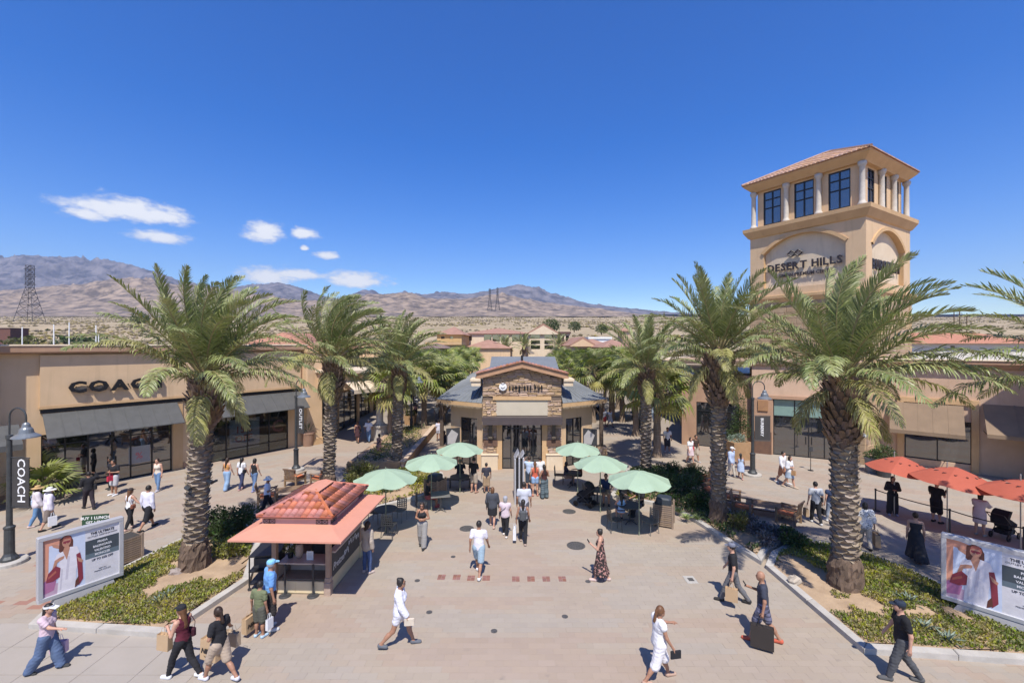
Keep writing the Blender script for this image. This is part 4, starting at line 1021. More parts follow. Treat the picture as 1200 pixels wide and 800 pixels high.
# body with arched recesses: wall front skin with arch cut, recessed panel behind
def archface(L_, xa, xb, zb, zs, zt, z0, z1, rz, xo, yo, dep=.28):
    'front skin of one face: opening xa..xb, bottom zb, spring zs, crown zt'
    m_ = MB(); m_.M = Matrix.Translation((xo,yo,0)) @ Matrix.Rotation(rz, 4, 'Z'); n = 20
    cx = (xa+xb)/2; hw = (xb-xa)/2; rise = zt-zs; Rr = (hw*hw+rise*rise)/(2*rise)
    ar = [(cx-hw+2*hw*i/n) for i in range(n+1)]; az_ = [zt-Rr+math.sqrt(max(Rr*Rr-(x-cx)**2,0)) for x in ar]
    q = lambda a,b,c,d: m_.add([(a[0],0,a[1]),(b[0],0,b[1]),(c[0],0,c[1]),(d[0],0,d[1])],[(0,1,2,3)])
    q((0,z0),(xa,z0),(xa,z1),(0,z1)); q((xb,z0),(L_,z0),(L_,z1),(xb,z1)); q((xa,z0),(xb,z0),(xb,zb),(xa,zb))
    for i in range(n): q((ar[i],az_[i]),(ar[i+1],az_[i+1]),(ar[i+1],z1),(ar[i],z1))
    ob('wall', m_, stucco, tw)
    m_ = MB(); m_.M = Matrix.Translation((xo,yo,0)) @ Matrix.Rotation(rz, 4, 'Z')
    loop = [(xa,zb)]+[(xa,az_[0])]+list(zip(ar,az_))+[(xb,az_[-1]),(xb,zb)]
    for a, b in zip(loop, loop[1:]+loop[:1]): m_.add([(a[0],0,a[1]),(b[0],0,b[1]),(b[0],dep,b[1]),(a[0],dep,a[1])],[(0,1,2,3)])
    ob('reveal', m_, stucco_y, tw)
    m_ = MB(); m_.M = Matrix.Translation((xo,yo,0)) @ Matrix.Rotation(rz, 4, 'Z'); m_.box(xa-.1,dep,zb-.1,xb+.1,dep+.05,zt+.1); ob('panel', m_, stucco_c, tw)
    # arch moulding proud of the wall
    m_ = MB(); m_.M = Matrix.Translation((xo,yo,0)) @ Matrix.Rotation(rz, 4, 'Z'); w_ = .22
    def rp(x, z, w2): d_ = Vector((x-cx, z-(zt-Rr))); d_.normalize(); return (x+d_.x*w2, z+d_.y*w2)
    for i in range(n):
        a, b = (ar[i],az_[i]), (ar[i+1],az_[i+1]); c, d = rp(*b, w_), rp(*a, w_)
        for yy in (-.09,): m_.add([(p[0],yy,p[1]) for p in (a,b,c,d)],[(0,1,2,3)])
        m_.add([(a[0],-.09,a[1]),(b[0],-.09,b[1]),(b[0],0,b[1]),(a[0],0,a[1])],[(3,2,1,0)]); m_.add([(d[0],-.09,d[1]),(c[0],-.09,c[1]),(c[0],0,c[1]),(d[0],0,d[1])],[(0,1,2,3)])
    ob('arch_trim', m_, stucco_y, tw)
def tl(px, py, y=0): return locw(px, py, (OT.x,OT.y), rzT, y)
xa = tl(895,320)[0]; xb = tl(991,320)[0]; zb = tl(895,340)[1]; zs_ = tl(895,299)[1]; zt_ = tl(950,271)[1]
archface(T1, xa, xb, zb, zs_, zt_, 10.81, 15.4, 0, 0, 0)
# face 2 frame: origin at the near corner
OC = OT+Vector((math.cos(rzT), math.sin(rzT), 0))*T1; rzC = rzT+R(90)
def tr_(px, py, y=0): return locw(px, py, (OC.x,OC.y), rzC, y)
xa2 = tr_(1022,300)[0]; xb2 = tr_(1059,300)[0]; zb2 = zb; zs2 = tr_(1022,283)[1]-.2; zt2 = tr_(1038,270)[1]
archface(T2, xa2, xb2, zb2, zs2, zt2, 10.81, 15.4, R(90), T1, 0)
mm = MB(); mm.add([(0,T2,10.81),(T1,T2,10.81),(T1,T2,15.4),(0,T2,15.4),(0,0,10.81),(0,0,15.4)],[(1,0,3,2),(0,4,5,3)]); mm.box(.4,.4,10.81,T1-.4,T2-.4,15.4); ob('back_wall', mm, stucco, tw)
ring('upper_cornice', [(.0,15.21),(.10,15.27),(.36,15.70),(.38,15.95),(-.7,16.0)], stucco_y)
bi = .36
mm = MB(); zA, zB = 15.97, 18.71
nwin = 3
def belv(L_, rz, xo, yo, wins, colx):
    Mx = Matrix.Translation((xo,yo,0)) @ Matrix.Rotation(rz, 4, 'Z')
    m_ = MB(); m_.M = Mx; wallmb(m_, bi+.201 if rz else bi, L_-bi, zA, zB, [(a,b,zA+.18,zB-.12) for a,b in wins], bi, .2); ob('belvedere_wall', m_, stucco, tw)
    for a, b in wins:
        m_ = MB(); m_.M = Mx; m_.box(a,bi+.09,zA+.18,b,bi+.11,zB-.12); f_ = ob('window', m_, bluegl, tw)
        m_ = MB(); m_.M = Mx; z0, z1 = zA+.18, zB-.12; fw = .035
        for x in (a+fw, (a+b)/2, b-fw): m_.box(x-fw,bi+.03,z0,x+fw,bi+.088,z1)
        for z in (z0+fw, z0+(z1-z0)*.5, z0+(z1-z0)*.76, z1-fw): m_.box(a+fw*2,bi+.035,z-fw,b-fw*2,bi+.085,z+fw)
        ob('frame', m_, black, f_)
    for x in colx:
        m_ = MB(); m_.M = Mx; m_.lathe([(.25,zA),(.25,zA+.16),(.19,zA+.24),(.165,zA+.34),(.15,zB-.34),(.19,zB-.26),(.24,zB-.16),(.24,zB)], 14, c=(x,.20)); ob('column', m_, white_st, tw, smooth=True)
g_ = lambda px: tl(px,220,.4)[0]
wf = [(g_(895),g_(915.5)),(g_(931),g_(954)),(g_(971),g_(997))]
belv(T1, 0, 0, 0, wf, [g_(885),g_(923),g_(961),T1-.27])
g2_ = lambda px: tr_(px,225,.4)[0]
belv(T2, R(90), T1, 0, [(g2_(1015.5)+.05,g2_(1024)),(g2_(1032),g2_(1038.5)),(g2_(1046),g2_(1052.5))], [g2_(1029),g2_(1043.5),g2_(1058)])
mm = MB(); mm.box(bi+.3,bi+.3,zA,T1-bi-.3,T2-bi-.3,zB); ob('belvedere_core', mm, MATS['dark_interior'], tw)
mm = MB(); mm.box(bi,T2-bi-.2,zA,T1-bi,T2-bi,zB); mm.box(bi,bi+.2,zA,bi+.2,T2-bi-.2,zB); ob('belvedere_wall', mm, stucco, tw)
ring('eave', [(-.55,18.70),(-.08,18.71),(-.02,18.79),(.34,19.15),(.36,19.25),(.2,19.29)], stucco_y)
# hip roof of barrel tiles: many small tiles laid in rows, one mesh
RX0, RX1, RY0, RY1, ZE, ZR = -.42, T1+.42, -.42, T2+.42, 19.24, 21.15
ap = ((RX0+RX1)/2, (RY0+RY1)/2)
rf = MB(); rf.add([(RX0,RY0,ZE),(RX1,RY0,ZE),(RX1,RY1,ZE),(RX0,RY1,ZE),(ap[0]-.3,ap[1],ZR),(ap[0]+.3,ap[1],ZR)], [(0,1,5,4),(1,2,5),(2,3,4,5),(3,0,4),(3,2,1,0)])
ro = ob('roof', rf, terracotta, tw)
def hiptiles(mb, x0, x1, yE, yR, zE, zR, pitch=.24, tl_=.42, xr0=None, xr1=None, n=5, side=0):
    'barrel tiles on the trapezoid: eave x0..x1 at (yE,zE), top xr0..xr1 at (yR,zR); returns list of placement (x, s0)'
    Ls = math.hypot(yR-yE, zR-zE); rows = int(Ls/tl_)+1; out = []
    nx = int((x1-x0)/pitch)
    for i in range(nx):
        x = x0+(i+.5)*(x1-x0)/nx
        lim = 1.0
        if x < xr0: lim = (x-x0)/(xr0-x0)
        elif x > xr1: lim = (x1-x)/(x1-xr1)
        for j in range(rows):
            s0, s1 = j*tl_/Ls, min((j+1)*tl_/Ls+.02, lim)
            if s1-s0 > .03: out.append((x, s0, s1))
    return out
def tiles_mesh(mb, x0, x1, yE, yR, zE, zR, pitch, tlen, xr0, xr1, Mx):
    mb.M = Mx; r = pitch*.5
    for x, s0, s1 in hiptiles(mb, x0, x1, yE, yR, zE, zR, pitch, tlen, xr0, xr1):
        vs = []
        for s, dz in ((s0,.035),(s1,.0)):
            y = yE+(yR-yE)*s; z = zE+(zR-zE)*s+dz
            for k in range(5):
                a = math.pi*k/4; vs.append((x+r*math.cos(a), y, z+r*.75*math.sin(a)+.005))
        mb.add(vs, [(k,k+1,k+6,k+5) for k in range(4)]+[(4,3,2,1,0)])
tm = MB()
tiles_mesh(tm, RX0, RX1, RY0, ap[1], ZE, ZR, .25, .42, ap[0]-.3, ap[0]+.3, None)
Mx = Matrix.Translation((RX1+ .0,0,0)) @ Matrix.Rotation(R(90), 4, 'Z')
tiles_mesh(tm, RY0, RY1, 0, RX1-ap[0]-.3, ZE, ZR, .25, .42, ap[1]-.05, ap[1]+.05, Mx)
Mx = Matrix.Translation((RX0,0,0)) @ Matrix.Rotation(R(-90), 4, 'Z')
tiles_mesh(tm, -RY1, -RY0, 0, ap[0]-.3-RX0, ZE, ZR, .25, .42, -ap[1]-.05, -ap[1]+.05, Mx)
tag(ob('roof_tiles', tm, paleterra, tw), kind='stuff')
for a, b in (((RX0,RY0,ZE),(ap[0]-.3,ap[1],ZR)),((RX1,RY0,ZE),(ap[0]+.3,ap[1],ZR)),((ap[0]-.3,ap[1],ZR),(ap[0]+.3,ap[1],ZR))):
    mm = MB(); mm.tube([(a[0],a[1],a[2]+.10),(b[0],b[1],b[2]+.10)], .09, 6); ob('ridge_cap', mm, paleterra, tw)
# signs
sg = thing('wall_sign', 'raised dark DESERT HILLS lettering with a double diamond mark on the tower', 'sign', (OT.x,OT.y,0), rzT)
bz = simple('bronze_sign', (.035,.028,.03), .45)
yS = .12
a0 = tl(900,317,yS); a1 = tl(989,297,yS)
zl = (a0[1]+a1[1])/2-.34
letters('DESERT HILLS', .70, bz, sg, a0[0], yS-.02, zl, .10, .016, 1.3, gap=.18, width=a1[0]-a0[0])
letters('A SIMON PREMIUM CENTER', .34, bz, sg, a0[0]+.45, yS+.03, zl-.50, .05, .002, 1.0, gap=.14, width=a1[0]-a0[0]-.9)
mxx = (a0[0]+a1[0])/2-.55
for s in (-1,1):
    mm = MB(); cx = mxx+s*.22; r_ = .27
    pts_ = [(cx-r_,yS,zl+1.08),(cx,yS,zl+1.08+r_*.8),(cx+r_,yS,zl+1.08),(cx,yS,zl+1.08-r_*.8)]
    for p, q in zip(pts_, pts_[1:]+pts_[:1]):
        mm.tube([p,q], .05, 4)
    ob('diamond_mark', mm, bz, sg)
sg2 = thing('wall_sign', 'dark BURBERRY letters inside the narrow arch on the right tower face', 'sign', (OC.x,OC.y,0), rzC)
b0 = tr_(1023,303,.1); b1 = tr_(1057,311,.1)
letters('BURBERRY', .95, bz, sg2, b0[0], .16, (b0[1]+b1[1])/2-.62, .10, .012, .75, gap=.16, width=b1[0]-b0[0])

# ================================================================== right shop wall
A_, B_ = G(906,532.5), G(1011,542.8); uB = (B_-A_).normalized(); OB = A_-uB*8.0; rzB = math.atan2(uB.y, uB.x)
def bx_(px, py, y=0): return locw(px, py, (OB.x,OB.y), rzB, y)
uR = Vector((.756,-.655,0)); OR_ = Vector((23.45,28.0,0))-uR*.45; rzR = math.atan2(uR.y, uR.x)
def rx(px, py, y=0): return locw(px, py, (OR_.x,OR_.y), rzR, y)
bs_ = thing('shop_building', 'shaded rose shop front with tall glass doors left of the tower', 'shop', (OB.x,OB.y,0), rzB)
ga, gb = bx_(906,500)[0], bx_(1008,500)[0]; gz = 3.74
wall(bs_, ga-1.25, gb+.06, 0, 5.95, [(ga, gb, 0, gz)], pinkst, 0, .3)
wall(bs_, 2.2, ga-1.25, 0, 5.2, [(3.2,ga-2.0,0,3.2)], stucco_d, .5, .3, name='side_wall'); storefront(bs_, 3.2, ga-2.0, 0, 3.2, [0,.5,1], [0,.8,1], .62, handles=False)
prof_x(bs_, 'cornice', 2.1, gb+.05, [(0,5.96),(-.18,6.0),(-.30,6.25),(-.30,6.42),(.3,6.42),(.3,5.96)], pinkst)
mm = MB(); mm.box(2.2,.31,5.8,gb,6,5.9); ob('roof', mm, stucco_c, bs_)
mm = MB(); mm.box(ga-.25,-.12,gz+.004,gb+.1,-.002,gz+.22); mm.box(ga-1.2,-.06,0,ga-.02,-.003,gz+.0); ob('door_surround', mm, stucco_d, bs_)
mm = MB(); mm.box(ga-1.1,-.09,0,ga-.1,-.062,1.5); ob('wall_base', mm, MATS['brown_band'], bs_)
cc_ = [(bx_(p,500)[0]-ga)/(gb-ga) for p in (931.5,948,966.5)]
tealp = M('sage_transom_panel', (.20,.30,.26), (.17,.26,.23), 1.5, .25, spec=.8)
tz = bx_(906,487)[1]; tz2 = bx_(950,502)[1]
storefront(bs_, ga, gb, 0, gz, [0]+cc_+[1], [0,tz2/gz,tz/gz,1], .15, doors=(1,2), panemats={(i,2):tealp for i in range(5)})
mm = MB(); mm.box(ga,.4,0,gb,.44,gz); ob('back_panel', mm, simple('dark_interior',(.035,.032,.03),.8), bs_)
s_ = bx_(894,474); mm = MB(); mm.box(s_[0]-.3,-.14,s_[1]-.4,s_[0]+.3,-.064,s_[1]+.3); ob('wall_plaque', mm, M('ochre_plaque',(.35,.19,.09),(.30,.16,.08),3,.8), bs_)
rs_ = thing('shop_building', 'tan shop right of the tower with a framed window under a taupe awning', 'shop', (OR_.x,OR_.y,0), rzR)
n0, n1 = rx(1051.5,480)[0], rx(1147,480)[0]; nz = (rx(1051.5,464)[1]+rx(1147,469.5)[1])/2
v0, v1 = rx(1060,540)[0], rx(1140,540)[0]; vz = 2.9
wall(rs_, -.4, 30, 0, 5.95, [(v0, v1, .45, vz), (n1+2.4, n1+6, .3, 2.6)], pinkst, 0, .3)
prof_x(rs_, 'cornice', -.1, 30, [(0,5.95),(-.18,6.0),(-.40,6.25),(-.40,6.42),(.3,6.42),(.3,5.95)], stucco_d)
prof_x(rs_, 'parapet_cap', -.12, 30, [(-.44,6.424),(-.46,6.46),(-.44,6.5),(.34,6.5),(.34,6.424)], stucco_c)
mm = MB(); mm.box(3.2,.31,5.8,30,7,5.9); mm.box(29.7,.3,0,30,7,5.8); ob('roof', mm, stucco_c, rs_)
# window niche, frame and awning
fr_ = MB(); w_ = .30
fr_.box(n0,-.14,nz-w_,n1,-.003,nz); fr_.box(n0,-.14,0,n0+w_,-.003,nz-w_-.003); fr_.box(n1-w_,-.14,0,n1,-.003,nz-w_-.003); ob('window_surround', fr_, stucco_y, rs_)
storefront(rs_, v0, v1, .45, vz, [0,.5,1], [0,1], .15, handles=False)
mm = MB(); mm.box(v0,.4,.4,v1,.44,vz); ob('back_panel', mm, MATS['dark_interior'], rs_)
canvas = M('taupe_canvas', (.24,.17,.11), (.205,.145,.095), 1.5, .85, .15, 120, coord='World')
aw0 = rx(1042.5,503,-1.15); aw1 = rx(1127,511,-1.15)
awning(rs_, aw0[0], aw1[0]+.15, -.15, nz-w_-.05, -1.15, (aw0[1]+aw1[1])/2+.05, canvas, seams=5, valance=.22)
w2 = rx(1142,515,-1.5)
awning(rs_, n1+.15, n1+6.2, -.02, 4.0, -1.7, 2.55, canvas, seams=5, valance=.2)
storefront(rs_, n1+2.4, n1+6, .3, 2.6, [0,.33,.66,1], [0,1], .15, handles=False)
mm = MB(); s_ = rx(1043.5,474); mm.ell((s_[0],-.12,s_[1]),(.14,.12,.13)); ob('wall_lamp', mm, wht, rs_)
# unseen taller block past the right edge, added to shade the right shop
bw_ = thing('shade_wing', 'unseen tall tan block past the right edge, added to shade the right shop', 'building', (26.6,14,0))
mm = MB(); mm.box(0,0,0,9,7.4,9.3); ob('wall', mm, stucco, bw_); mm = MB(); mm.box(-.3,-.3,9.304,9.3,7.7,9.7); ob('cornice', mm, stucco_d, bw_)

# ================================================================== far buildings and the land behind
def gableroof(name, parent, x0, x1, y0, y1, z0, z1, mat, along='x', ov=.5):
    m_ = MB(); x0 -= ov; x1 += ov; y0 -= ov; y1 += ov
    if along == 'x': m_.add([(x0,y0,z0),(x1,y0,z0),(x1,y1,z0),(x0,y1,z0),(x0+.0,(y0+y1)/2,z1),(x1-.0,(y0+y1)/2,z1)], [(0,1,5,4),(2,3,4,5),(1,2,5),(3,0,4),(3,2,1,0)])
    elif along == 'y': m_.add([(x0,y0,z0),(x1,y0,z0),(x1,y1,z0),(x0,y1,z0),((x0+x1)/2,y0,z1),((x0+x1)/2,y1,z1)], [(0,1,4),(1,2,5,4),(2,3,5),(3,0,4,5),(3,2,1,0)])
    else:
        e = min(x1-x0, y1-y0)/2*.95; m_.add([(x0,y0,z0),(x1,y0,z0),(x1,y1,z0),(x0,y1,z0),(x0+e,(y0+y1)/2,z1),(x1-e,(y0+y1)/2,z1)], [(0,1,5,4),(2,3,4,5),(1,2,5),(3,0,4),(3,2,1,0)])
    return ob(name, m_, mat, parent)
rose_roof = M('rose_brown_roof', (.36,.205,.145), (.30,.165,.115), .8, .85, .2, 20, coord='World')
def farb(label, px0, px1, pyE, Y, depth, pyR, wallm, roofm=rose_roof, along='hip', wins=(), cat='building', name='shopping_arcade', base=0, extra=None):
    a, b = P(px0, pyE, Y), P(px1, pyE, Y); zr = P(px0, pyR, Y+depth/2).z if along != 'flat' else a.z
    t_ = thing(name, label, cat, (a.x, Y, 0)); L_ = b.x-a.x
    ops = []
    for w0, w1, p0, p1 in wins: ops.append((P(w0,p0,Y).x-a.x, P(w1,p0,Y).x-a.x, P(w0,p1,Y).z, P(w0,p0,Y).z))
    m_ = MB(); wallmb(m_, 0, L_, 0, a.z, ops, 0, .4); m_.box(0,.4,0,.4,depth,a.z); m_.box(L_-.4,.4,0,L_,depth,a.z); m_.box(.4,depth-.4,0,L_-.4,depth,a.z); ob('wall', m_, wallm, t_)
    for o in ops: m_ = MB(); m_.box(o[0],.5,o[2],o[1],.55,o[3]); ob('window', m_, glass, t_)
    if along == 'y': m_ = MB(); m_.add([(-.2,-.56,a.z-.15),(L_+.2,-.56,a.z-.15),(L_/2,-.56,zr-.5)],[(0,1,2)]); ob('gable_wall', m_, wallm, t_)
    if along != 'flat': gableroof('roof', t_, 0, L_, 0, depth, a.z+.01, zr, roofm, along)
    else: m_ = MB(); m_.box(-.2,-.3,a.z+.01,L_+.2,depth+.3,a.z+.5); ob('roof', m_, roofm, t_)
    return t_
ylw = M('yellow_stucco', (.52,.35,.16), (.46,.31,.14), 1, .9, .2, 60, coord='World')
farb('yellow ochre two storey block with a brown roof beyond the left palms', 512, 541, 392, 92, 16, 383, ylw, wins=((517,521,394,397),(527,531,394,397)))
farb('lower ochre block with a band cornice in front of the yellow block', 500, 540, 404, 84, 7, 404, ylw, stucco_y, 'flat')
farb('small pale pavilion with a grey brown hip roof beside the ochre block', 494, 521, 408, 76, 7, 402, stucco, M('grey_brown_roof',(.22,.15,.13),(.18,.12,.1),1,.9))
farb('long arcade building with upper gallery openings under a rose brown roof', 544, 622, 391, 108, 18, 384.5, stucco_c, along='hip', wins=((549,553,392.5,399),(567,576,392,400),(577,586,392,400),(587,596,392,400),(600,612,392,400),(613,621,392,400)))
farb('lower rose roofed wing in front of the long arcade', 543, 598, 408, 96, 12, 398, stucco, along='hip')
farb('gable fronted hall with six balcony openings at the end of the street', 619, 654, 391, 104, 20, 381, stucco_c, along='y',
     wins=((622,633,392,397),(638,648,392,397),(622,633,398.5,403),(638,648,398.5,403),(622,633,404.5,409),(638,648,404.5,409)))
farb('flat roofed gallery right of the gabled hall', 655, 668, 391, 110, 10, 391, stucco_c, M('dark_fascia',(.12,.07,.06),(.1,.06,.05),1,.9), 'flat', wins=((657,661,393,400),(663,667,393,400)))
farb('gable fronted shop with rose tiles right of the street end', 668, 697, 405, 90, 16, 395, stucco, along='y', wins=((676,690,408,416),))
farb('long low rose roofed shop behind the gabled shop', 684, 712, 404, 97, 10, 397, stucco, along='hip')
farb('white flat roofed shed behind the rose roofed shops', 690, 716, 397, 118, 10, 397, wht, wht, 'flat')
farb('brown shop with a rose hip roof at the right end of the street', 709, 745, 407, 78, 14, 398, stucco_d, along='hip')
farb('small tiled cupola above the right end of the street', 729, 738, 388, 100, 4, 384, pinkst, along='hip', name='cupola', cat='cupola')
farb('terracotta roofed building behind the second left palm', 424, 455, 402, 62, 9, 396, pinkst, along='hip')
farb('tan shop with a flat cap roof behind the third left palm', 405, 450, 410, 50, 6, 410, stucco, stucco_y, 'flat')
farb('low building with a red tiled roof behind the right shop', 1066, 1235, 402.5, 44, 8, 390, M('offwhite_wall',(.66,.62,.55),(.6,.56,.5),1,.9), terracotta, 'hip', wins=((1114,1119,405,410),))
farb('brown boxy building past the left plain', -20, 12, 385, 260, 10, 385, M('rust_wall',(.16,.07,.05),(.12,.06,.05),1,.9), M('dark_fascia',(.12,.07,.06),(.1,.06,.05),1,.9), 'flat')
# green hedges and the round tree on the plain
def hedge(px0, px1, py, Y, h, label, mat, seed):
    a, b = P(px0, py, Y), P(px1, py, Y); z = hplain(np.array([px0+10.]), np.array([float(Y)]))[0] if Y > 150 else 0
    t_ = thing('hedge', label, 'hedge', (a.x, Y, z)); n = max(4, int((b.x-a.x)/(h*1.1))); rg = random.Random(seed)
    bl = [((i+.5)*(b.x-a.x)/n, rg.random()*2, h*(.3+.3*rg.random())) for i in range(n)]
    leafcloud('foliage', mat, [(c, (h*.9,h*.8,h*(.5+.25*rg.random()))) for c in bl], n*130, h*.28, t_, seed, .7)
    m_ = MB(); m_.box(0,.2,-1,b.x-a.x,.6,h*.35); ob('stem', m_, MATS['shrub_twig'], t_)
hedge(-60, 40, 400, 150, 3.4, 'dark green hedge behind the left shop roof, left part', gc2_m, 1)
hedge(38, 100, 400, 156, 3.2, 'dark green hedge behind the four white poles', gc2_m, 2)
hedge(98, 200, 400, 150, 3.4, 'dark green hedge behind the left shop roof, right part', gc2_m, 3)
hedge(9, 37, 390, 255, 6.5, 'yellow green bushes left of the white poles on the plain', ol_m, 4)
hedge(62, 122, 390, 285, 5, 'olive bushes on the plain behind the white poles', gc2_m, 5)
for px, py, Y, r_, lb in [(163,378,300,5.0,'round green tree alone on the plain left of the big palm'),(646,386,230,4.0,'round green bush above the gabled hall'),(673,386,240,3.2,'low dark tree on the plain right of the hall roof'),(705,389,230,3.0,'small dark tree on the plain over the rose roofs')]:
    g = P(px, py, Y); t_ = thing('desert_tree', lb, 'tree', (g.x, Y, g.z-.5)); leafcloud('crown', gc2_m if r_ < 5 else green_m, [((0,0,r_*.75),(r_,r_,r_*.78)),((r_*.4,0,r_*.5),(r_*.7,r_*.7,r_*.5))], 900, r_*.16, t_, 5, .7)
    m_ = MB(); m_.tube([(0,0,-1),(0,0,r_*.8)], [.25,.12], 6); ob('trunk', m_, MATS['shrub_twig'], t_)
for k, (px, ptop, pb) in enumerate([(26,383,404),(63,380,405),(81,378,405),(112.5,381,405),(115.5,392,405)]):
    g = P(px, ptop, 70); m_ = MB(); m_.tube([(0,0,0),(0,0,g.z)], [.10,.07], 6)
    t_ = tag(ob('white_pole', m_, wht, None, (g.x,70,0)), ['thin white pole farthest left behind the left shop','white pole left of the tallest white pole','tallest white pole behind the left shop roof','white pole behind the C of the shop sign','short white pole close beside its taller neighbour'][k], 'pole', 'white poles behind the left shop')
for k, (px, pt) in enumerate([(1118,362),(1124.5,365),(1133,367)]):
    g = P(px, pt, 190); t_ = thing('utility_pole', ['tallest utility pole on the right horizon','middle utility pole on the right horizon','rightmost utility pole with two crossarms'][k], 'utility pole', (g.x,190,0), 0, 'utility poles on the right horizon')
    m_ = MB(); m_.tube([(0,0,0),(0,0,g.z)], .17, 6); ob('post', m_, MATS['shrub_twig'], t_)
    for j in range(1+(k == 2)): m_ = MB(); m_.box(-1.2,-.1,g.z-.9-j*1.0,1.2,.1,g.z-.7-j*1.0); ob('crossarm', m_, MATS['shrub_twig'], t_)
hedge(1060, 1150, 398, 150, 5.0, 'dark treeline above the red tiled roof at the right', gc2_m, 7)
hedge(1148, 1250, 395, 140, 5.5, 'taller treeline at the right edge of the picture', gc2_m, 8)
tt = P(1172,390,120); t_ = thing('cypress_tree', 'small pointed cypress above the red tiled roof', 'tree', (tt.x,120,0)); leafcloud('crown', gc2_m, [((0,0,tt.z-2.2),(.7,.7,2.6))], 400, .4, t_, 3, .5); m_ = MB(); m_.tube([(0,0,0),(0,0,tt.z-2)], .2, 6); ob('trunk', m_, MATS['shrub_twig'], t_)
# lattice pylons
steel = simple('pylon_steel', (.07,.07,.075), .6)
def pylon(px, ptop, pbot, wb, label, Y, group=None):
    b_ = P(px, pbot, Y); h = P(px, ptop, Y).z-b_.z; wbm = wb*Y/F0; t_ = thing('transmission_pylon', label, 'pylon', (b_.x, Y, b_.z), R(12), group)
    k_ = .36; lv = [0,.16,.3,.42,.52,.60,.68,.76,.84,.92,1.0]
    def hw(t): return wbm/2*(1-t/.6*.72) if t < .6 else wbm/2*.28
    r_ = h*.0032
    legs = MB()
    for sx in (-1,1):
        for sy in (-1,1): legs.tube([(sx*hw(t)*.9, sy*hw(t)*.9, h*t) for t in (0,.6,1.0)], r_*1.5, 4)
    ob('leg', legs, steel, t_)['kind'] = 'stuff'
    br = MB()
    for a, b in zip(lv, lv[1:]):
        for s in range(4):
            c = [(-1,-1),(1,-1),(1,1),(-1,1)]; p, q = c[s], c[(s+1)%4]
            f = lambda cc, t: (cc[0]*hw(t)*.9, cc[1]*hw(t)*.9, h*t)
            br.tube([f(p,a), f(q,b)], r_, 3, False); br.tube([f(q,a), f(p,b)], r_, 3, False); br.tube([f(p,b), f(q,b)], r_, 3, False)
    tag(ob('lattice', br, steel, t_), kind='stuff')
    ar = MB()
    for t in (.66,.80,.94): ar.tube([(-hw(1)*2.0,0,h*t),(hw(1)*2.0,0,h*t)], r_*1.4, 4); ar.tube([(-hw(1)*2.0,0,h*t),(0,0,h*(t+.05))], r_, 3); ar.tube([(hw(1)*2.0,0,h*t),(0,0,h*(t+.05))], r_, 3)
    ob('crossarm', ar, steel, t_)
pylon(35, 311, 377, 21, 'large steel lattice pylon at the left in front of the foothills', 420)
pylon(574, 338, 364, 6, 'left one of two distant pylons above the yellow block', 900, 'distant pair of pylons')
pylon(583, 337, 364, 6, 'right one of two distant pylons above the yellow block', 900, 'distant pair of pylons')
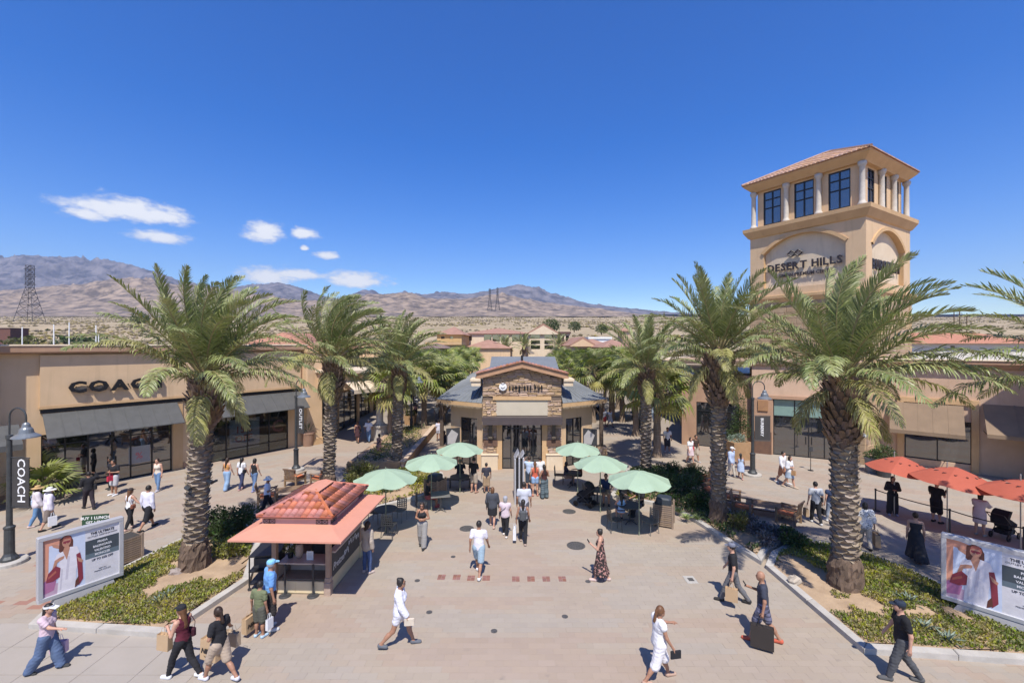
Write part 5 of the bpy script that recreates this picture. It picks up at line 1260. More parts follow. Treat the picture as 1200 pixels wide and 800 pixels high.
# ================================================================== palms
frond_m = M('date_palm_leaflet', (.15,.195,.06), (.34,.35,.14), 1.4, .46, rand=.3, island=.5, lo=.35, hi=.65, trans=.18, spec=.5)
frondd_m = M('old_palm_leaflet', (.40,.38,.14), (.30,.28,.12), .9, .55, rand=.3, island=.35, trans=.3)
rach_m = M('frond_stem', (.30,.27,.11), (.24,.17,.09), 4, .6)
bark_m = M('palm_bark', (.235,.18,.135), (.15,.115,.085), 3, .95, .5, 30, detail=7)
barkl_m = M('palm_leaf_base', (.33,.27,.205), (.17,.13,.10), 3, .95, .4, 30, island=.45)
fibre_m = M('palm_fibre', (.17,.115,.08), (.10,.07,.05), 5, .98, .8, 40, stretch=(1,1,.2))
stub_m = M('palm_boot', (.23,.155,.105), (.14,.095,.07), 4, .9, .4, 30, island=.5)
def frond_mesh(name, az, el0, Ln, grav, wind, seed, n=62, ll=.52, wd=.034, mats=None, twist=0, hang=.35):
    r = np.random.RandomState(seed); K = 22
    d = np.array([math.cos(az)*math.cos(el0), math.sin(az)*math.cos(el0), math.sin(el0)]); p = np.array([0.,0.,0.]); P_ = [p.copy()]; D = [d.copy()]
    ds = Ln/K
    for k in range(K):
        t = (k+1)/K; acc = np.array([wind[0], wind[1], -grav])*ds*(t**1.1*1.9+.1)/Ln*3.2
        d = d+acc; d /= np.linalg.norm(d); p = p+d*ds; P_.append(p.copy()); D.append(d.copy())
    P_ = np.array(P_); D = np.array(D)
    S = np.linspace(.17, .995, n); idx = S*K; i0 = np.minimum(idx.astype(int), K-1); f = (idx-i0)[:,None]
    C = P_[i0]*(1-f)+P_[i0+1]*f; T = D[i0]*(1-f)+D[i0+1]*f; T /= np.linalg.norm(T, axis=1, keepdims=True)
    upv = np.array([0,0,1.0])+np.array([-math.cos(az), -math.sin(az), 0])*.8*math.sin(max(el0,0)); side = np.cross(T, upv); side /= np.linalg.norm(side, axis=1, keepdims=True); nor = np.cross(side, T)
    V = []; Q = []; TT = []; off = 0
    for sgn in (-1, 1):
        prof = np.sin(np.clip(S*1.02,0,1)**.62*np.pi)**.55*.85+.18
        L_ = ll*prof*(.85+.3*r.rand(n)); a = R(31)+R(18)*(1-S)+R(12)*min(1,hang)+r.randn(n)*.10; b = R(30)*(1-min(1,hang))+r.randn(n)*.22
        dv = T*np.cos(a)[:,None]+(side*sgn*np.cos(b)[:,None]+nor*np.sin(b)[:,None])*np.sin(a)[:,None]
        w3 = np.array([wind[0], wind[1], -hang])
        d2 = dv+w3*(.28+.25*r.rand(n))[:,None]; d2 /= np.linalg.norm(d2, axis=1, keepdims=True)
        d3 = d2+w3*(.45+.4*r.rand(n))[:,None]; d3 /= np.linalg.norm(d3, axis=1, keepdims=True)
        wv = T-dv*np.sum(T*dv,1)[:,None]; wv /= np.linalg.norm(wv, axis=1, keepdims=True); wv = wv+nor*.3*r.randn(n)[:,None]
        hw = wd*.5*(.8+.4*r.rand(n))[:,None]
        p0 = C; p1 = C+dv*(L_*.38)[:,None]; p2 = p1+d2*(L_*.36)[:,None]; p3 = p2+d3*(L_*.3)[:,None]
        v = np.stack([p0-wv*hw*.5, p0+wv*hw*.5, p1-wv*hw, p1+wv*hw, p2-wv*hw*.8, p2+wv*hw*.8, p3], 1).reshape(-1,3)
        i = off+np.arange(n)[:,None]*7
        Q += [i+np.array([[0,1,3,2]]), i+np.array([[2,3,5,4]])]; TT.append(i+np.array([[4,5,6]])); V.append(v); off += len(v)
    # rachis
    m_ = MB(); m_.tube(P_[::2].tolist(), [max(.034*(1-k/11.5), .004)*(Ln/3.6) for k in range(len(P_[::2]))], 4)
    rv = np.concatenate(m_.v); nq = sum(len(x) for x in Q); ntri = sum(len(x) for x in TT)
    rq = [q for q in m_.f if len(q) == 4]
    Q.append(np.array(rq)+off); V.append(rv)
    me = fastmesh(name, np.concatenate(V), np.concatenate(Q), np.concatenate(TT))
    mi_ = np.zeros(nq+len(rq)+ntri, np.int32); mi_[nq:nq+len(rq)] = 1
    mats = mats or [frond_m, rach_m]
    for m in mats: me.materials.append(m)
    me.polygons.foreach_set('material_index', mi_); return me
def trunk_scales(parent, H, r0, r1, zs, seed, lean, wd=.24, hgt=.105):
    r = np.random.RandomState(seed); n = int((H-zs)/hgt*2*math.pi*r0/wd); V = []; Q = []; off = 0
    k = np.arange(n); z = zs+(H-zs)*(k+.5)/n; th = k*2.39996+r.rand(n)*.12
    rad = r0+(r1-r0)*(z/H)
    w_ = wd*(.9+.25*r.rand(n)); hh = hgt*(.9+.3*r.rand(n)); o = .07*(.7+.6*r.rand(n))
    def pt(dth, dz, dr): a = th+dth; rr = rad+dr; zz = z+dz; return np.stack([rr*np.cos(a)+lean[0]*(zz/H)**1.5, rr*np.sin(a)+lean[1]*(zz/H)**1.5, zz], 1)
    dl = w_/2/rad
    tip = .35+.3*r.rand(n)
    vs = [pt(-dl,0,.0), pt(-dl*.5,-hh*.55,o*.5), pt(dl*.5,-hh*.55,o*.5), pt(dl,0,.0), pt(dl*.55,hh*.55,o*.95), pt(-dl*.55,hh*.55,o*.95), pt(0*dl,hh*.8,o*1.15), pt(0*dl,hh*.5,-.03)]
    v = np.stack(vs, 1).reshape(-1,3); i = k[:,None]*8
    q = np.concatenate([i+np.array([[0,1,2,3]]), i+np.array([[0,3,4,5]])]); t = np.concatenate([i+np.array([[5,4,6]]), i+np.array([[5,6,7]]), i+np.array([[6,4,7]]), i+np.array([[3,7,4]]), i+np.array([[0,5,7]])])
    return tag(ob('leaf_base', fastmesh('leaf_base', v, q, t), barkl_m, parent), kind='stuff')
def date_palm(name_label, px, py, crown_px, top_boot_py, r0, nfr, Ln, wind, seed, boot_r=.42, boot_h=1.1, zb=.1, grav=.30, foot=True, base_z=None, far=False, dry=.16, el_hi=84, lift=lambda a, e, t: 0.0):
    b = G(px, py, zb); Y = b.y; z0 = H0-(top_boot_py-HY)*Y/F0; lean = ((crown_px-600)*Y/F0-b.x, 0.0); Hh = z0-zb
    th = thing('date_palm', name_label, 'palm tree', (b.x, Y, zb)); r = random.Random(seed)
    # trunk core
    m_ = MB(); K = 16; m_.tube([(lean[0]*(k/K)**1.5, 0, -.15+(Hh+.15)*k/K) for k in range(K+1)], [r0*(1.0 if k else 1.1) for k in range(K+1)], 14)
    tr = ob('trunk', m_, bark_m, th, smooth=True)
    zs = .0
    if foot:
        m_ = MB(); rr = np.random.RandomState(seed); m_.lathe([(r0*1.5,-.1),(r0*1.45,.1),(r0*1.42,.25),(r0*1.36,.4),(r0*1.38,.55),(r0*1.3,.7),(r0*1.27,.82),(r0*1.1,.95),(r0*.9,1.0)], 36); v = m_.v[0]; v += (rr.rand(*v.shape)-.5)*.09; ob('root_mantle', m_, fibre_m, th); zs = .95
    hb = boot_h; zt = Hh
    trunk_scales(th, zt-hb*.85, r0*1.0, r0*1.02, zs, seed, (lean[0]*((zt-hb*.85)/Hh)**1.5, 0), wd=.31, hgt=.15)
    # the thick head of old cut leaf bases
    m_ = MB(); prof = [(r0*.95,zt-hb*1.15),(r0*1.15,zt-hb*.85),(boot_r*.93,zt-hb*.4),(boot_r*.95,zt-.1),(boot_r*.7,zt+.3),(boot_r*.25,zt+.6)]; m_.lathe(prof, 16, c=(lean[0],0)); v = m_.v[0]; rr = np.random.RandomState(seed); v += (rr.rand(*v.shape)-.5)*.06; ob('crown_shaft', m_, fibre_m, th)
    m_ = MB(); n = int(150 if not far else 80)
    for k in range(n):
        t = k/n; a = k*2.39996; z = zt-hb*1.1+(hb*1.25)*t; rad = np.interp(t,[0,.35,1],[r0*1.0,boot_r*.9,boot_r*.85]); l = .20+.14*r.random(); w0 = .075+.03*r.random(); e = R(52+22*r.random())
        d = Vector((math.cos(a)*math.cos(e), math.sin(a)*math.cos(e), math.sin(e))); s_ = Vector((-math.sin(a), math.cos(a), 0)); c = Vector((lean[0]+rad*math.cos(a), rad*math.sin(a), z)); o = Vector((math.cos(a), math.sin(a), 0))*.05
        m_.add([tuple(c-s_*w0-o), tuple(c+s_*w0-o), tuple(c+s_*w0*.6+d*l), tuple(c-s_*w0*.6+d*l), tuple(c+o*1.1), tuple(c+d*l*1.05+o*.6)], [(0,1,2,3),(0,4,1),(0,3,5,4),(1,4,5,2),(3,2,5)])
    tag(ob('boot', m_, stub_m, th), kind='stuff')
    # fronds, outermost and lowest first
    cc = Vector((lean[0], 0, zt+.12))
    for k in range(nfr):
        t = (k+.5)/nfr; a = k*2.39996+r.uniform(-.25,.25); old = t < dry; el = R(4+(el_hi-8)*t**.92+r.uniform(-7,7)) if t > .09 else R(r.uniform(-50,-25))
        el += lift(a % 6.28318, el, t)
        L_ = Ln*(.93+.16*r.random())*(.55 if t < .09 else .85 if old else 1)*(1-.13*max(0,t-.8)/.2)
        g = grav*(.8+.75*(1-t)**1.5); wk = .6+.55*t
        me = frond_mesh('frond', a, el, L_, g, (wind[0]*wk, wind[1]*wk), seed*100+k, n=(82 if not far else 34), ll=Ln*(.145 if not far else .17), wd=(.029 if not far else .06), mats=[frondd_m, rach_m] if old else None, hang=.12+1.75*max(0,1-t*1.45))
        o = Vector((math.cos(a), math.sin(a), 0))*.16*(1-.6*t)
        ob('frond', me, None, th, cc+o+Vector((0,0,.42*t)))
    # drooping dry leaf bits under the crown
    return th
date_palm('tall date palm in the left bed between billboard and kiosk', 228, 668, 241, 454, .30, 54, 3.6, (.16,.02), 1, boot_r=.44, lift=lambda a, e, t: (R(62) if e < R(-10) else R(34))*(1 if abs(a-3.65) < 1.0 else 0) if e < R(34) else 0.0)
date_palm('windblown date palm behind the tiled kiosk', 385, 578, 391, 430, .25, 48, 3.9, (.42,.05), 2, boot_r=.46, boot_h=1.5)
date_palm('date palm left of the stone hut in the raised brick bed', 465, 548, 468, 436, .28, 40, 3.4, (.16,.0), 3, boot_r=.42, foot=False)
date_palm('date palm leaning over the wooden armchairs at the right', 842, 613, 842, 424, .26, 52, 3.65, (.05,.02), 4, boot_r=.56, boot_h=1.7, grav=.30)
date_palm('largest date palm in the right bed before the tower', 991, 690, 988, 456, .315, 56, 3.65, (.20,.02), 5, boot_r=.50, boot_h=1.5)
date_palm('date palm behind the right green umbrellas', 757, 553, 757, 440, .27, 38, 3.45, (.02,.0), 6, boot_r=.40, foot=False)
date_palm('date palm whose fronds reach in at the right edge', 1345, 769, 1338, 478, .34, 46, 4.1, (.0,.0), 7, boot_r=.46)
date_palm('small date palm far down the street before the gabled hall', 655, 440, 655, 408, .3, 22, 3.6, (.1,0), 8, foot=False, far=True)
date_palm('far date palm left of the hut roof, under the arcade', 592, 441, 592, 412, .3, 22, 3.8, (.1,0), 9, foot=False, far=True)
date_palm('far date palm between arcade and gabled hall', 612, 440, 614, 408, .3, 20, 3.6, (.1,0), 10, foot=False, far=True)
# fan palms lining the street
fan_m = M('fan_palm_leaf', (.16,.215,.055), (.28,.29,.085), 1.2, .5, rand=.4, island=.25, trans=.3)
fand_m = M('yellow_fan_leaf', (.42,.40,.10), (.34,.30,.09), 1.2, .55, rand=.3, trans=.3)
thatch_m = M('palm_thatch', (.26,.19,.11), (.17,.12,.07), 5, .98, .6, 30, island=.5)
def fanleaf(seed, droop):
    r = random.Random(seed); m_ = MB(); pl_ = 1.0; m_.mi = 1; m_.tube([(0,0,0),(pl_*.5,0,.03),(pl_,0,-.04)], [.022,.016,.012], 4); m_.mi = 0
    for k in range(17):
        a = R(-125+250*k/16); L_ = .78*(1-.28*abs(k-8)/8)*(.92+.16*r.random()); c, s = math.cos(a), math.sin(a); w_ = .052
        p = [(0,0,0),(c*L_*.55,s*L_*.55,-.02*L_),(c*L_*.98,s*L_*.98,-droop*L_-.05)]
        m_.add([(pl_+p[0][0],p[0][1],-.04),(pl_+p[1][0]+s*w_,p[1][1]-c*w_,p[1][2]-.05),(pl_+p[1][0]-s*w_,p[1][1]+c*w_,p[1][2]-.02),(pl_+p[2][0],p[2][1],p[2][2])], [(0,1,2),(1,3,2)])
    me = m_.mesh('leaf'); return me
fl = []
for k in range(6):
    me = fanleaf(k, .25+.09*k); me.materials.append(fan_m); me.materials.append(rach_m); fl.append(me)
fld = []
for k in range(3):
    me = fanleaf(20+k, .5); me.materials.append(fand_m); me.materials.append(rach_m); fld.append(me)
def fan_palm(px, py, ctop, label, seed, Y=None, r0=.19, nl=34, s=1.35, group='fan palms lining the street'):
    b = G(px, py) if Y is None else Vector(((px-600)*Y/F0, Y, 0)); Y = b.y; zc = H0-(ctop-HY)*Y/F0-1.35*s
    th = thing('fan_palm', label, 'palm tree', (b.x, Y, 0), 0, group); r = random.Random(seed)
    m_ = MB(); K = 14
    pts = []; rad = []
    for k in range(K+1): pts.append((0,0,zc*k/K)); rad.append(r0*(1.35 if k == 0 else 1.12 if k == 1 else 1.0+.08*math.sin(k*2.3))*(1-.12*k/K))
    m_.tube(pts, rad, 10); ob('trunk', m_, M('fan_palm_bark', (.30,.23,.17), (.19,.14,.10), 6, .95, .6, 25, stretch=(.3,.3,4)), th)
    m_ = MB(); rr = np.random.RandomState(seed)
    for k in range(60):
        a = rr.rand()*6.28; z = zc-.1-rr.rand()*.9; r1 = r0+.12+.2*rr.rand()*(z-zc+1.0); m_.add([(r0*math.cos(a-.2),r0*math.sin(a-.2),z+.25),(r0*math.cos(a+.2),r0*math.sin(a+.2),z+.25),(r1*1.2*math.cos(a),r1*1.2*math.sin(a),z-.55)], [(0,1,2)])
    tag(ob('thatch', m_, thatch_m, th), kind='stuff')
    for k in range(nl):
        t = (k+.5)/nl; a = k*2.39996+r.uniform(-.2,.2); el = R(-42+118*t**.85+r.uniform(-6,6)); me = (fld if t < .16 else fl)[r.randrange(3 if t < .16 else 6)]
        ob('leaf', me, None, th, (0,0,zc+.15*t), (r.uniform(-.3,.3), -el, a), scale=(s*(.9+.2*r.random()),)*3)
    return th
fan_palm(770, 535, 424, 'fan palm with yellow drooping leaves behind the right umbrellas', 1, r0=.26, s=1.5)
fan_palm(745, 510, 414, 'fan palm with a stout trunk beside the street lamp', 2, r0=.24, s=1.6)
fan_palm(729, 494, 412, 'fan palm casting shade near the seated couple', 3, r0=.24, s=1.6)
fan_palm(717, 492, 414, 'fan palm with a brown skirt just right of the hut roof', 4, r0=.3, s=1.5)
fan_palm(497, 499, 414, 'fan palm on the raised bed left of the hut', 5, r0=.26, s=1.7)
fan_palm(516, 488, 412, 'fan palm behind the hut on the left raised bed', 6, r0=.26, s=1.7)
fan_palm(457, 516, 424, 'fan palm beside the white column', 7, r0=.2, s=1.4)
rg = random.Random(77); k = 8
for side, X0_, step in ((-1,-6.9,5.6),(-1,-10.6,6.4),(1,8.2,5.6),(1,11.6,6.4)):
    Yk = 44 if abs(X0_) > 9 else 42
    j = 0
    while Yk < 84:
        X_ = X0_+rg.uniform(-.6,.6); px = 600+X_*F0/Yk
        row = {(-1,-6.9):'inner left',(-1,-10.6):'outer left',(1,8.2):'inner right',(1,11.6):'outer right'}[(side,X0_)]
        ordn = ['first','second','third','fourth','fifth','sixth','seventh','eighth'][j]
        fan_palm(px, 0, HY+(H0-(6.1+rg.uniform(-.4,.7)))*F0/Yk, f'{ordn} fan palm of the {row} row down the street', 30+k, Y=Yk, r0=.22, nl=26, s=1.5)
        Yk += step; j += 1; k += 1
# ================================================================== kiosk
kz = thing('kiosk', 'small snack kiosk with red barrel tile roof over a flat salmon canopy', 'kiosk', (-7.05,13.2,0), R(-2.2))
cream = M('cream_paint', (.66,.54,.33), (.60,.49,.29), 2, .6)
postm = M('post_brown', (.36,.24,.17), (.30,.20,.14), 4, .7)
KW, KD = 1.62, 2.35
for x in (0, KW):
    for y in (0, KD):
        mm = MB(); mm.bbox(x-.07,y-.07,.52,x+.07,y+.07,2.06,.01); ob('post', mm, postm, kz)
        mm = MB(); mm.bbox(x-.10,y-.10,0,x+.10,y+.10,.38,.01); mm.bbox(x-.085,y-.085,.384,x+.085,y+.085,.516,.01); ob('post_base', mm, cream if y else M('stone_post_base',(.40,.30,.24),(.3,.22,.17),9,.9,.3,30), kz)
mm = MB(); mm.box(.1,-.03,.03,KW-.1,.02,.38); mm.box(.1,.02,.0,KW-.1,KD,.12); ob('front_panel', mm, cream, kz)
mm = MB(); mm.box(.12,-.034,.05,.62,-.0302,.36); mm.box(.66,-.034,.05,1.12,-.0302,.36); mm.box(1.16,-.034,.05,KW-.12,-.0302,.36); ob('door_panel', mm, M('cream_paint2',(.70,.58,.37),(.66,.54,.34),2,.6), kz)
mm = MB(); mm.box(.08,.0,.86,KW-.08,.62,.90); ob('counter', mm, M('counter_laminate',(.50,.40,.33),(.45,.36,.3),3,.35), kz)
mm = MB(); mm.box(.16,.58,.38,KW-.2,.62,.86); ob('inner_wall', mm, M('taupe_board',(.42,.33,.27),(.38,.3,.25),3,.7), kz)
mm = MB(); mm.box(.1,.05,.38,KW-.1,.58,.41); ob('shelf', mm, M('shelf_brown',(.28,.2,.14),(.22,.16,.11),3,.6), kz)
mm = MB(); mm.box(.08,KD-.05,.3,KW-.08,KD,1.15); mm.box(.0,.1,.3,.04,KD-.1,.8); ob('side_panel', mm, MATS['taupe_board'], kz)
mm = MB(); mm.box(KW-.03,.1,.02,KW+.05,KD-.1,.42); ob('side_base', mm, cream, kz)
mm = MB(); mm.box(KW-.04,.1,1.18,KW+.16,KD-.1,1.23); ob('side_counter', mm, MATS['counter_laminate'], kz)
cb = MB(); cb.box(KW+.01,.1,.43,KW+.06,KD-.1,1.175); cbo = ob('chalkboard', cb, M('chalk_board',(.09,.085,.08),(.07,.066,.062),3,.8), kz)
chalk = simple('chalk_white', (.62,.6,.57), .9)
te = text_mesh('Pretzel', .30, .004, .003, 'LEFT', .95, 1, .25); o_ = ob('lettering', te[0], chalk, cbo, (KW+.065,.16,.62), (0,0,R(90)))
for cx0, cz0, k_ in ((1.15,.72,1.0),(1.42,.90,.8),(1.78,.86,1.05),(2.05,.82,.75)):
    mm = MB(); n = 26; pts = []
    for i in range(n+1):
        t = i/n*2*math.pi; pts.append((KW+.066, cx0+.17*k_*math.sin(t)*(1+.25*math.cos(2*t)), cz0+.15*k_*math.cos(t)*math.sin(t*1.0+.6)+.03*math.sin(5*t)))
    mm.tube(pts, .012, 4, False); ob('chalk_pretzel', mm, chalk, cbo)
# canopy slab with the opening for the raised roof
cx0, cx1, cy0, cy1 = -.60, 2.52, -1.22, 2.45
ux0, ux1, uy0, uy1 = -.13, 1.86, -.42, 2.15
mm = MB(); ch = 2.10
ring_o = [(cx0,cy0),(cx1,cy0),(cx1,cy1),(cx0,cy1)]; ring_i = [(ux0,uy0),(ux1,uy0),(ux1,uy1),(ux0,uy1)]
mm.add([(x,y,ch) for x,y in ring_o]+[(x,y,ch+.14) for x,y in ring_i]+[(x,y,ch-.05) for x,y in ring_o]+[(x,y,ch-.05) for x,y in ring_i],
       [(k,(k+1)%4,4+(k+1)%4,4+k) for k in range(4)]+[(8+k,12+k,12+(k+1)%4,8+(k+1)%4) for k in range(4)]+[(8+k,8+(k+1)%4,(k+1)%4,k) for k in range(4)]); ob('canopy', mm, salmon, kz)
mm = MB()
for a, b, c_, d_ in ((ux0,uy0,ux1,uy0+.04),(ux0,uy1-.04,ux1,uy1),(ux0,uy0+.04,ux0+.04,uy1-.04),(ux1-.04,uy0+.04,ux1,uy1-.04)): mm.box(a,b,ch+.02,c_,d_,2.40)
ob('clerestory', mm, M('pale_rose_panel',(.50,.34,.30),(.46,.31,.27),2,.7), kz)
iron2 = black
def xvent(x, y, ax):
    m_ = MB()
    for i in (0,1):
        o = i*.17
        if ax == 'x':
            p = [(x+o,y,2.25),(x+o+.16,y,2.25),(x+o+.16,y,2.37),(x+o,y,2.37)]
        else: p = [(x,y+o,2.25),(x,y+o+.16,2.25),(x,y+o+.16,2.37),(x,y+o,2.37)]
        for a, b in zip(p, p[1:]+p[:1]): m_.tube([a,b], .007, 4, False)
        m_.tube([p[0],p[2]], .006, 4, False); m_.tube([p[1],p[3]], .006, 4, False)
    ob('iron_grille', m_, iron2, kz)
xvent(ux0+.05,uy0-.012,'x'); xvent(ux1-.40,uy0-.012,'x'); xvent(ux1+.012,uy0+.05,'y'); xvent(ux1+.012,uy1-.45,'y')
ex0, ex1, ey0, ey1 = ux0-.10, ux1+.12, uy0-.12, uy1+.10; zE, zR = 2.43, 2.86
rx0, rx1, ry0, ry1 = (ex0+ex1)/2-.12, (ex0+ex1)/2+.12, ey0+1.02, ey1-.95
mm = MB(); mm.add([(ex0,ey0,zE),(ex1,ey0,zE),(ex1,ey1,zE),(ex0,ey1,zE),(rx0,ry0,zR),(rx1,ry0,zR),(rx1,ry1,zR),(rx0,ry1,zR)],[(0,1,5,4),(1,2,6,5),(2,3,7,6),(3,0,4,7),(4,5,6,7),(3,2,1,0)])
kroof = ob('roof', mm, M('roof_edge_salmon',(.45,.18,.12),(.46,.18,.12),3,.6), kz)
ktile = M('coral_barrel_tile', (.56,.20,.14), (.42,.15,.10), 7, .75, .25, 50, rand=.36)
r_t, tl_ = .092, .30
tme = MB(); tme.add([(r_t*math.cos(math.pi*k/6), y, r_t*.8*math.sin(math.pi*k/6)+dz) for y, dz in ((0,.03),(1,.0)) for k in range(7)], [(k,k+1,k+8,k+7) for k in range(6)]+[tuple(range(6,-1,-1))])
tmesh = tme.mesh('roof_tile', True); tmesh.materials.append(ktile)
def ktiles(w0, w1, t0, t1, Ld, rise, Mx):
    Ls = math.hypot(Ld, rise); nx = round((w1-w0)/(2*r_t+.004)); rows = int(Ls/tl_)+1; pitch = math.atan2(rise, Ld)
    for i in range(nx):
        x = w0+(i+.5)*(w1-w0)/nx; lim = 1.0
        if x < t0: lim = (x-w0)/(t0-w0)
        elif x > t1: lim = (w1-x)/(w1-t1)
        for j in range(rows):
            s0, s1 = j*tl_/Ls, min((j+1)*tl_/Ls+.05, lim)
            if s1-s0 < .05: continue
            o = ob('roof_tile', tmesh, None, kroof)
            o.matrix_local = Mx @ Matrix.Translation((x, Ld*s0, zE+rise*s0+.012)) @ Matrix.Rotation(pitch, 4, 'X') @ Matrix.Diagonal((1,(s1-s0)*Ls,1,1))
I4 = Matrix.Identity(4)
ktiles(ex0, ex1, rx0, rx1, ry0-ey0, zR-zE, Matrix.Translation((0,ey0,0)))
ktiles(ey0, ey1, ry0, ry1, ex1-rx1, zR-zE, Matrix.Translation((ex1,0,0)) @ Matrix.Rotation(R(90),4,'Z'))
ktiles(-ey1, -ey0, -ry1, -ry0, rx0-ex0, zR-zE, Matrix.Translation((ex0,0,0)) @ Matrix.Rotation(R(-90),4,'Z'))
for a, b in (((ex0,ey0,zE+.07),(rx0,ry0,zR+.05)),((ex1,ey0,zE+.07),(rx1,ry0,zR+.05)),((ex1,ey1,zE+.07),(rx1,ry1,zR+.05))):
    mm = MB(); mm.tube([a,b], .05, 6); ob('ridge_cap', mm, ktile, kroof)
mm = MB(); mm.add([(rx0-.16,ry0-.12,zR+.05),(rx1+.16,ry0-.12,zR+.05),(rx1+.16,ry1+.12,zR+.05),(rx0-.16,ry1+.12,zR+.05),((rx0+rx1)/2,ry0-.12,zR+.11),((rx0+rx1)/2,ry1+.12,zR+.11)],[(0,1,4),(1,2,5,4),(2,3,5),(3,0,4,5),(3,2,1,0)]); ob('ridge_cap', mm, salmon, kroof)
# things on the counter
def onk(x, y, z): return kz.matrix_basis @ Vector((x,y,z))
p_ = onk(.55,.35,.9); t_ = thing('vase', 'tall woven cream vase on the kiosk counter', 'vase', p_); mm = MB(); mm.lathe([(.07,0),(.12,.12),(.13,.25),(.10,.38),(.085,.42),(.07,.42),(.07,.3)], 14); ob('vase_body', mm, M('woven_cream',(.48,.36,.28),(.36,.26,.2),30,.9), t_, smooth=True)
p_ = onk(.95,.22,.9); t_ = thing('price_card', 'white price card standing on the kiosk counter', 'card', p_); mm = MB(); mm.box(-.10,-.01,0,.10,.01,.26); ob('card', mm, wht, t_); mm = MB(); [mm.box(-.07,-.013,z,.07,-.0105,z+.008) for z in (.06,.09,.12,.15,.18,.21)]; tag(ob('print', mm, simple('grey_ink',(.3,.3,.32),.7), t_), kind='stuff')
p_ = onk(.28,.35,.9); t_ = thing('potted_plant', 'small leafy plant standing at the left of the kiosk counter', 'plant', p_); mm = MB(); mm.lathe([(.07,0),(.09,.14),(.075,.14)], 10); ob('pot', mm, black, t_); leafcloud('foliage', ol_m, [((0,0,.33),(.17,.17,.2))], 160, .10, t_, 4)
p_ = onk(1.05,.95,0); t_ = thing('pretzel_cabinet', 'black rounded display cabinet inside the kiosk', 'cabinet', p_); mm = MB(); mm.bbox(-.3,-.3,.0,.35,.5,1.3,.08); ob('cabinet_body', mm, black, t_)
c = G(308,690); t_ = thing('service_cart', 'black open service cart left of the kiosk', 'cart', (c.x-.05,c.y+.5,0), R(8))
mm = MB()
for x in (-.38,.38):
    for y in (-.55,.55): mm.tube([(x,y,.05),(x,y,1.0)], .022, 5)
ob('frame', mm, black, t_)
for z in (.18,.55,1.0): mm = MB(); mm.box(-.4,-.57,z,.4,.57,z+.035); ob('shelf', mm, black, t_)
for x in (-.38,.38):
    for y in (-.55,.55): mm = MB(); mm.M = Matrix.Translation((x,y,.05)) @ Matrix.Rotation(R(90),4,'X'); mm.lathe([(.05,-.015),(.05,.015)], 10); ob('wheel', mm, dkgrey, t_)
mm = MB(); mm.bbox(-.3,-.4,.59,.28,.4,.9,.03); tag(ob('crate', mm, dkgrey, None, (c.x-.05,c.y+.5,0.0)), 'dark crate on the middle shelf of the black cart', 'crate')
def stanchion(px, py, label, h=.92, X=None, group=None, belt=True):
    c = G(px, py) if X is None else X; t_ = thing('stanchion', label, 'stanchion', (c.x,c.y,0), 0, group)
    mm = MB(); mm.lathe([(.17,0),(.17,.02),(.13,.045),(.04,.06)], 18); ob('base', mm, dkgrey, t_)
    mm = MB(); mm.lathe([(.03,.05),(.03,h-.08),(.038,h-.075),(.038,h)], 10); ob('post', mm, dkgrey, t_); return t_
stanchion(334,698,'black queue post before the left half of the kiosk'); stanchion(367,698,'black queue post before the right half of the kiosk')

# ================================================================== green umbrellas
gcan = M('mint_canvas', (.40,.53,.385), (.365,.49,.355), 1.5, .8, .06, 120, trans=.25)
gpole = M('olive_pole', (.22,.25,.17), (.19,.21,.14), 3, .5)
def umbrella(px, py, ztop, rim_r, zrim, label, mat, pmat, n=8, scal=.10, tilt=0, group=None, finial=.12, folds=True, name='umbrella', pole_r=.022, yaw=.2, vents=False):
    c = G(px, py); t_ = thing(name, label, 'umbrella', (c.x,c.y,0), yaw, group)
    mm = MB(); mm.lathe([(pole_r,0),(pole_r,ztop+finial),(pole_r*.5,ztop+finial+.03)], 8); ob('pole', mm, pmat, t_)
    nseg = n*6; V = [(0,0,ztop)]; rings = [.16,.38,.6,.8,1.0]; F = []
    for ri, f in enumerate(rings):
        for k in range(nseg):
            a = 2*math.pi*k/nseg; ph = (k % 6)/6; sag = math.sin(math.pi*ph)
            rr = rim_r*f*(1-.045*sag*f)
            z = ztop-(ztop-zrim)*(f**1.12)-.05*sag*f+ (.03*math.sin(f*math.pi))
            if f == 1.0: z -= scal*sag*.6
            V.append((rr*math.cos(a), rr*math.sin(a), z))
    for k in range(nseg): F.append((0,1+k,1+(k+1)%nseg))
    for ri in range(len(rings)-1):
        for k in range(nseg):
            j = (k+1)%nseg; F.append((1+ri*nseg+k,1+(ri+1)*nseg+k,1+(ri+1)*nseg+j,1+ri*nseg+j))
    mm = MB(); mm.add(V, F); o = ob('canopy', mm, mat, t_, smooth=False)
    if tilt: o.rotation_euler = (0,tilt,0); o.location = (-ztop*math.sin(tilt)*.0,0,0)
    rb = MB()
    for k in range(n):
        a = 2*math.pi*k/n; ca, sa = math.cos(a), math.sin(a)
        mb = MB(); mb.tube([(.03*ca,.03*sa,ztop-.05),(rim_r*.97*ca,rim_r*.97*sa,zrim-.015)], .008, 4); r2 = ob('rib', mb, pmat, t_)
        if tilt: r2.rotation_euler = (0,tilt,0)
    if vents:
        mb = MB(); nn = 20
        for k in range(n*2):
            a0 = 2*math.pi*(k+.25)/(n*2); pts = []
            for q in range(4):
                a = a0+q*.05; rr = rim_r*(.45+.05*math.sin(q*1.6)); pts.append((rr*math.cos(a), rr*math.sin(a), ztop-(ztop-zrim)*(.45**1.12)+.02))
            mb.tube(pts, .016, 3)
        v_ = ob('vent_slit', mb, black, t_); v_['kind'] = 'stuff'
        if tilt: v_.rotation_euler = (0,tilt,0)
    return t_
